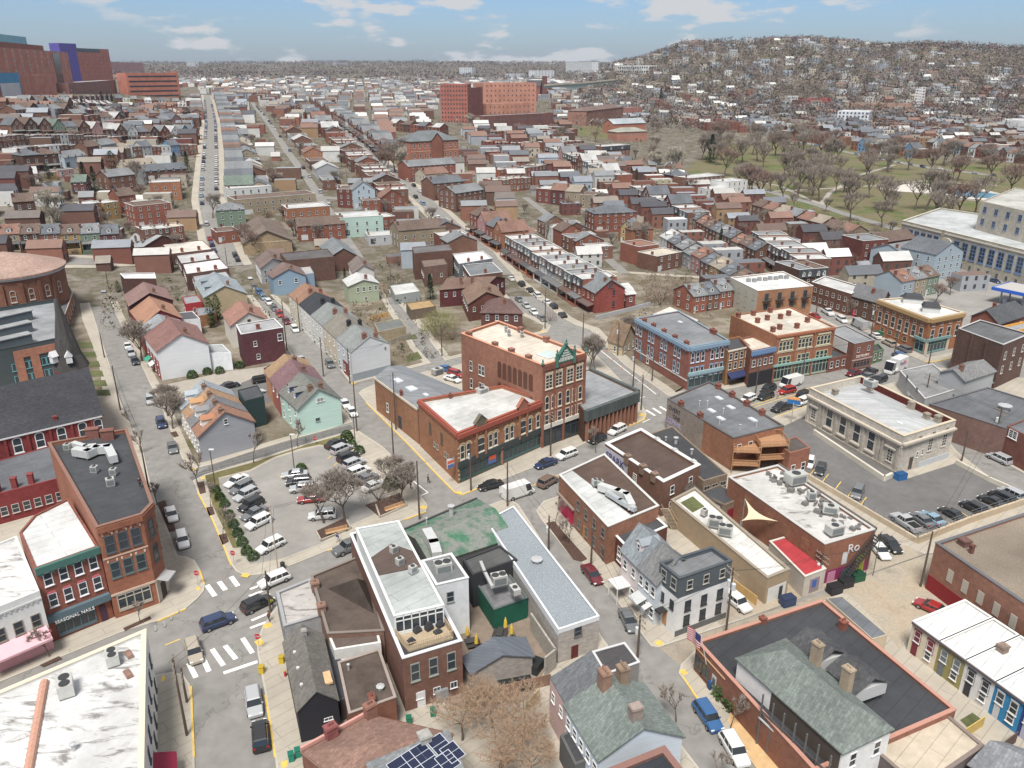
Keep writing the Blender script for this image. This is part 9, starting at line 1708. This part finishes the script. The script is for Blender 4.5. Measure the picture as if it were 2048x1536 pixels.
BIN=lambda c:(('body','b',(.6,.65,.95),0,c),('lid','b',(.66,.72,.08),.95,tuple(x*.7 for x in c)))
DMP=lambda c:(('body','b',(2.,1.3,1.2),0,c),('lid','b',(2.05,1.35,.08),1.2,tuple(x*.6 for x in c)))
for n_,lb,ct,u,v,pt,rz in (('litter_bin','dark litter bin on the pavement below the parking lot','bin',566,1137,(('body','l',[(.32,0),(.36,1.)],0,(.04,.04,.04)),('lid','l',[(.38,0),(.2,.15)],1.,(.02,.02,.02))),0),('newspaper_box','yellow box on the pavement beside the black-walled house','box',564,1325,BIN((.55,.4,.04)),0),('newspaper_box','yellow box at the kerb near the black-walled house','box',524,1345,BIN((.55,.4,.04)),0),('fire_hydrant','red and yellow fire hydrant beside the black-walled house','hydrant',571,1352,(('body','l',[(.16,0),(.16,.55),(.2,.6),(.05,.8)],0,(.4,.03,.03)),('cap','l',[(.12,0),(.02,.1)],.8,(.5,.35,.04))),0),('wheelie_bin','left green wheeled bin at the bottom pavement','bin',583,1520,BIN((.02,.2,.13)),20),('wheelie_bin','right green wheeled bin at the bottom pavement','bin',596,1512,BIN((.02,.2,.13)),20),('wheelie_bin','green wheeled bin behind the brown brick terrace building, left one','bin',818,1447,BIN((.02,.17,.1)),10),('wheelie_bin','green wheeled bin behind the brown brick terrace building, right one','bin',866,1430,BIN((.02,.17,.1)),10),
 ('dumpster','blue dumpster at the near corner of the limestone building','dumpster',1800,958,DMP((.03,.12,.3)),20),('dumpster','black dumpster before the mural wall, left one','dumpster',1668,1184,DMP((.03,.03,.035)),20),('dumpster','black dumpster before the mural wall, middle one','dumpster',1690,1172,DMP((.03,.03,.035)),20),('dumpster','dark green dumpster before the mural wall, right one','dumpster',1713,1160,DMP((.02,.09,.05)),20),('dumpster','navy dumpster beside the tan building','dumpster',1574,1208,DMP((.04,.06,.12)),20),('dumpster','black dumpster beside the block garage','dumpster',1047,1376,DMP((.03,.035,.035)),15),('dumpster','black dumpster in the courtyard gap','dumpster',1072,1340,DMP((.03,.035,.035)),60),('dumpster','dark dumpster left of the one by the block garage','dumpster',1014,1382,DMP((.03,.035,.035)),15),('dumpster','green container row beside the orange corner building','container',1757,672,DMP((.02,.16,.1)),-60),('mailbox','blue mailbox before the flag building','mailbox',1420,1378,(('body','b',(.6,.55,.9),.25,(.03,.07,.17)),('lid','l',[(.3,0),(.2,.2),(.02,.26)],1.13,(.03,.07,.17)),('leg','b',(.4,.4,.25),0,(.03,.05,.1))),-67)): simple(n_,lb,ct,u,v,pt,0,rz)
for k,(u,v) in enumerate(((935,1280),(953,1297),(1011,1264),(1023,1277))): simple('patio_umbrella','closed yellow patio umbrella in the courtyard, %s from the left'%ordn(k),'umbrella',u,v,(('canopy','l',[(.28,0),(.2,.9),(.04,1.5)],.9,(.6,.42,.06)),('pole','l',[(.04,0),(.04,.95)],0,(.3,.25,.2)),('base','l',[(.3,0),(.25,.12)],0,(.1,.1,.1))),0,0,'closed umbrellas in the courtyard')
for k,(u,v) in enumerate(((945,1290),(965,1305),(1000,1272),(1030,1290))):
 simple('picnic_table','dark picnic table in the courtyard, %s from the left'%ordn(k),'table',u,v,(('table_top','b',(1.8,.8,.08),.72,(.05,.05,.05)),('bench_seat','b',(1.8,1.9,.05),.42,(.05,.045,.04)),('leg','b',(.2,.7,.72),0,(.05,.05,.05))),0,20+30*k)
def bench(a,b_,label):
 p,q=at(*a,.13),at(*b_,.13); d=q-p; an=math.atan2(d.y,d.x); c=(p+q)/2; o=thing('bench',label,'bench',(c.x,c.y,.13)); m=MB(); m.box((c.x,c.y,.5),(d.length,.5,.1),an); m.build('seat',WOOD,o,(.42,.27,.15)); m=MB(); n_=Vector((-d.y,d.x)).normalized(); m.box((c.x+n_.x*.3,c.y+n_.y*.3,.6),(d.length,.08,.5),an); m.build('backrest',WOOD,o,(.40,.25,.14))
 for t in(.08,.36,.64,.92): w=p+d*t; m=MB(); m.box((w.x,w.y,.13),(.12,.45,.4),an); m.build('leg',PNT,o,(.1,.1,.1))
bench((652,1072),(696,1061),'long slatted wooden bench at the left planter of the parking lot'); bench((771,1026),(809,1013),'long slatted wooden bench at the triangular right planter')
def wallrun(name,label,cat,pts,h,w=.3,m_=STUC,col=(.5,.45,.37),rail=0,z0=0):
 P=[at(u,v,.1) for u,v in pts]; o=thing(name,label,cat,P[0]); m=MB()
 for a,b_ in zip(P,P[1:]):
  d=b_-a; m.box(((a.x+b_.x)/2,(a.y+b_.y)/2,z0),(d.length+(w*.5 if not rail else 0),w,h),math.atan2(d.y,d.x))
 m.build('panel' if cat=='fence' else 'wall',m_,o,col)
 if rail:
  m=MB(); k=MB()
  for a,b_ in zip(P,P[1:]):
   n=int((b_-a).length/2.4)+1
   for i in range(n+1): c=a.lerp(b_,i/n); m.tube((c.x,c.y,h),(c.x,c.y,h+rail),.04,k=4)
   for z in(h+rail,h+rail*.5): k.tube((a.x,a.y,z),(b_.x,b_.y,z),.03,k=4)
  m.build('post',MET,o,(.25,.25,.25)); k.build('rail',MET,o,(.25,.25,.25))
for a in (('retaining_wall','long white-capped retaining wall along the limestone building','wall',[(1628,868),(1768,962),(1782,955)],1.1,.5,STUC,(.52,.49,.42)),('retaining_wall','beige retaining wall with chain-link fence around the front of the lot','wall',[(1612,955),(1725,1022),(1832,1086)],1.1,.4,STUC,(.45,.38,.29),1.1),('retaining_wall','beige wall with railing along the front edge of the lot','wall',[(1834,1087),(1940,1045),(2062,1004)],1.3,.4,STUC,(.45,.37,.27),1.1),('low_wall','pale low wall along the far side street','wall',[(1912,928),(1976,962),(2070,1004)],1.,.35,STUC,(.52,.48,.4)),('wooden_fence','bright new timber fence beside the white car','fence',[(1466,1178),(1512,1212)],1.7,.1,WOOD,(.5,.33,.14)),('block_wall','grey block wall of the courtyard passage','wall',[(1062,1262),(1110,1335),(1090,1352)],3.,.25,BLOCK,(.38,.35,.31)),('wooden_fence','brown timber fence between garage yard and thicket','fence',[(1000,1395),(1100,1370),(1120,1420)],1.8,.1,WOOD,(.22,.14,.1)),('wooden_fence','pale timber fence panel inside the thicket','fence',[(1052,1428),(1078,1400)],1.8,.1,WOOD,(.45,.35,.2)),('wooden_fence','weathered fence behind the white row gardens','fence',[(782,690),(822,676)],1.7,.1,WOOD,(.3,.27,.22)),('wooden_fence','orange timber fence in the gardens','fence',[(740,642),(778,634)],1.7,.1,WOOD,(.45,.28,.12)),('metal_fence','long chain-link fence along the alley above the lot','fence',[(395,948),(512,918),(612,884),(680,866)],.1,.1,STUC,(.3,.3,.28),1.1),('wooden_fence','sunflower-painted yellow fence of the blue row house','fence',[(1925,1478),(1965,1452)],1.5,.1,WOOD,(.5,.36,.12)),('wooden_fence','dark fence below the navy row house','fence',[(1985,1520),(2030,1485)],1.7,.1,WOOD,(.1,.07,.06)),('planter_kerb','low concrete edging round the left planter','kerb wall',[(632,1064),(642,1083),(702,1058),(690,1036)],.45,.25,CONC,(.4,.4,.4)),('planter_kerb','low concrete edging round the triangular right planter','kerb wall',[(752,1012),(760,1036),(814,1012),(800,986)],.45,.25,CONC,(.4,.4,.4)),('garden_wall','grey garden wall at the foot of the bright red end house','wall',[(1192,640),(1262,622),(1300,612)],1.4,.3,STUC,(.36,.37,.38))): wallrun(*a)
# flag, sail, tavern sign, outdoor stair
p=xy(FL.pos(3,.87,.3)); o=thing('flag','american flag on a slanted pole over the brick front','flag',(p.x,p.y,FL.h)); m=MB(); n_=FL.edge(3)[4]; d=FL.edge(3)[2]; T_=Vector((p.x+n_.x*1.2,p.y+n_.y*1.2,FL.h+3.4)); m.tube((p.x,p.y,FL.h-1.2),tuple(T_),.05,k=6); m.build('flagpole',PNT,o,(.6,.6,.6))
for k in range(13):
 m=MB(); z=T_.z-.1-k*.15; f=lambda x:(T_.x+d.x*x+n_.x*.12*math.sin(x*3),T_.y+d.y*x+n_.y*.12*math.sin(x*3)); x0=1.1 if k<7 else 0
 for i in range(6):
  xa,xb=x0+(2.6-x0)*i/6,x0+(2.6-x0)*(i+1)/6; A_,B_=f(xa),f(xb); m.add([(A_[0],A_[1],z-xa*.12),(B_[0],B_[1],z-xb*.12),(B_[0],B_[1],z-.15-xb*.12),(A_[0],A_[1],z-.15-xa*.12)],[(0,1,2,3)])
 m.build('stripe',PNT,o,(.50,.03,.04) if k%2==0 else (.62,.62,.62))
m=MB(); A_,B_=f(0),f(1.1); z=T_.z-.1; m.add([(A_[0],A_[1],z),(B_[0],B_[1],z-.13),(B_[0],B_[1],z-1.18),(A_[0],A_[1],z-1.05)],[(0,1,2,3)]); m.build('canton',PNT,o,(.04,.05,.16))
V3=[at(1490,997,7),at(1558,1043,5.5),at(1482,1042,5.5)]; o=thing('shade_sail','triangular cream shade sail strung beside the worn roof building','shade sail',V3[0]); m=MB(); C_=(V3[0]+V3[1]+V3[2])/3-Vector((0,0,.6)); n=8;
for i in range(3):
 a,b_=V3[i],V3[(i+1)%3]
 E_=[a.lerp(b_,k/n)+(C_-(a+b_)/2)*.45*math.sin(math.pi*k/n) for k in range(n+1)]
 for k in range(n): m.add([tuple(E_[k]),tuple(E_[k+1]),tuple(C_)],[(0,1,2)])
m.build('canvas',mat('canvas_mat',(.58,.48,.33),amt=.08),o)
for i in range(3): m=MB(); m.tube((V3[i].x,V3[i].y,0),tuple(V3[i]),.08,k=6); m.build('post',MET,o,(.3,.3,.3))
o=simple('pole_sign','oval orange and blue sign on a pole by the lot entrance','sign',1582,846,(('post','l',[(.1,0),(.1,4.6)],0,(.4,.36,.3)),),0); p=at(1582,846); m=MB(); m.box((p.x,p.y,4.4),(2.8,.35,1.),R(-25),taper=.9); m.build('sign_panel',PNT,o,(.03,.14,.35)); m=MB(); m.box((p.x,p.y,5.4),(2.6,.4,.5),R(-25),taper=.7); m.build('sign_panel',PNT,o,(.6,.28,.1))
a,b_=at(1329,1018,4.),at(1352,1058,.2); o=thing('outdoor_stair','timber outdoor stair climbing behind the half-white restaurant roof','stair',(b_.x,b_.y,0)); m=MB()
for s_ in(-.6,.6): m.tube((a.x+s_,a.y,4.9),(b_.x+s_,b_.y,1.),.06,k=4); m.tube((a.x+s_,a.y,4.),(b_.x+s_,b_.y,.1),.12,k=4)
m.build('rail',WOOD,o,(.42,.32,.2)); m=MB()
for i in range(16): c=a.lerp(b_,i/15); m.box((c.x,c.y,c.z),(1.2,.3,.06))
m.build('tread',WOOD,o,(.3,.24,.18))
# people
def person(u,v,jc,tc,ang,label,hair=(.05,.035,.02),h0=0.13,step=.25):
 p=at(u,v,h0); o=thing('person',label,'person',p,None,ang)
 def skin(name,verts,edges,rad,col,root=0):
  me=bpy.data.meshes.new(name); me.from_pydata(verts,edges,[]); me.materials.append(PNT); b_=bpy.data.objects.new(name,me); COL.objects.link(b_); b_.parent=o; b_.color=(*col,1)
  b_.modifiers.new('skin','SKIN'); b_.modifiers.new('sub','SUBSURF').levels=1; b_.modifiers['sub'].render_levels=1
  for i,r in enumerate(rad): me.skin_vertices[0].data[i].radius=(r,r*.8);
  me.skin_vertices[0].data[root].use_root=True
 s=step
 skin('body',[(0,0,.95),(0,0,1.2),(0,0,1.42),(0,0,1.52),(0,.02,1.66),(0,.02,1.74),(.19,0,1.4),(.25,.05,1.13),(.24,.16,.9),(.24,.2,.83),(-.19,0,1.4),(-.25,-.03,1.13),(-.24,-.08,.9),(-.24,-.1,.83),(.1,0,.9),(.11,s*.5,.5),(.11,s*.7,.08),(.11,s*.7+.15,.04),(-.1,0,.9),(-.11,-s*.3,.5),(-.11,-s,.1),(-.11,-s+.14,.04),(0,.115,1.64)],[(0,1),(1,2),(2,3),(3,4),(4,5),(2,6),(6,7),(7,8),(8,9),(2,10),(10,11),(11,12),(12,13),(0,14),(14,15),(15,16),(16,17),(0,18),(18,19),(19,20),(20,21),(4,22)],[.14,.15,.15,.055,.1,.07,.07,.05,.04,.045,.07,.05,.04,.045,.09,.065,.045,.04,.09,.065,.045,.04,.02],(.42,.27,.2))
 skin('jacket',[(0,0,.92),(0,0,1.2),(0,0,1.42),(.2,0,1.41),(.26,.05,1.13),(.245,.15,.92),(-.2,0,1.41),(-.26,-.03,1.13),(-.245,-.075,.92)],[(0,1),(1,2),(2,3),(3,4),(4,5),(2,6),(6,7),(7,8)],[.18,.19,.18,.095,.075,.06,.095,.075,.06],jc)
 skin('trousers',[(0,0,.95),(.1,0,.88),(.11,s*.5,.5),(.11,s*.68,.13),(-.1,0,.88),(-.11,-s*.3,.5),(-.11,-s*.96,.15)],[(0,1),(1,2),(2,3),(0,4),(4,5),(5,6)],[.16,.11,.085,.065,.11,.085,.065],tc)
 m=MB(); P0=Vector(p); m.lathe((p.x,p.y-.01,p.z+1.66),[(.11,0),(.12,.05),(.1,.12),(.03,.16)],10); c=m.build('hair',PNT,o,hair)
for a in ((676,1085,(.03,.04,.16),(.5,.5,.5),2.4,'person in navy top and white trousers walking past the long bench'),(544,1216,(.45,.62,.05),(.05,.05,.08),0,'person in a bright hi-vis vest crossing beside the black car'),(539,1243,(.22,.07,.05),(.05,.05,.06),1,'person in a dark red jacket at the crosswalk by the corner building'),(857,966,(.06,.07,.09),(.04,.04,.05),2,'person in dark clothes in the road beside the corner brick building'),(822,978,(.20,.08,.1),(.06,.06,.07),1,'person in a maroon jacket beside the white street marking'),(1555,797,(.6,.25,.28),(.3,.3,.35),0,'person in pink standing behind the bright red car')): person(*a)
person(281,975,(.05,.05,.05),(.04,.04,.04),1,'person in black standing on the black roof of the left corner building',h0=hb-.45)
for k,(u,v) in enumerate(((312,1262),(330,1254),(343,1240),(357,1226),(1213,706),(1225,722),(1245,738),(1262,750),(1282,765),(1300,776),(1318,790))): simple('traffic_bollard','white flexible post by the shop kerb, %s from the left'%ordn(k) if k<4 else 'orange and white channelizer post beside the third street lane, %s from the far end'%ordn(k-4),'bollard',u,v,(('post','l',[(.05,0),(.05,.9)],0,(.6,.6,.58) if k<4 else (.55,.16,.05)),('foot','l',[(.18,0),(.1,.06)],0,(.1,.1,.1))),.01,0,'flexible posts by the shops' if k<4 else 'lane posts on the third street')
# ================================================================ HAZE
m=MB(); m.box((0,3700,-1.5),(9000,7800,190)); o=m.build('haze',[bpy.data.materials.new('haze_mat')]); tag(o,kind='stuff'); hm_=o.data.materials[0]; hm_.use_nodes=True; N=hm_.node_tree.nodes; N.clear(); pv_=N.new('ShaderNodeVolumePrincipled'); DV(pv_,'Color',(.72,.82,.97,1),'Density',.00004,'Anisotropy',.2); out=N.new('ShaderNodeOutputMaterial'); hm_.node_tree.links.new(pv_.outputs[0],out.inputs['Volume'])
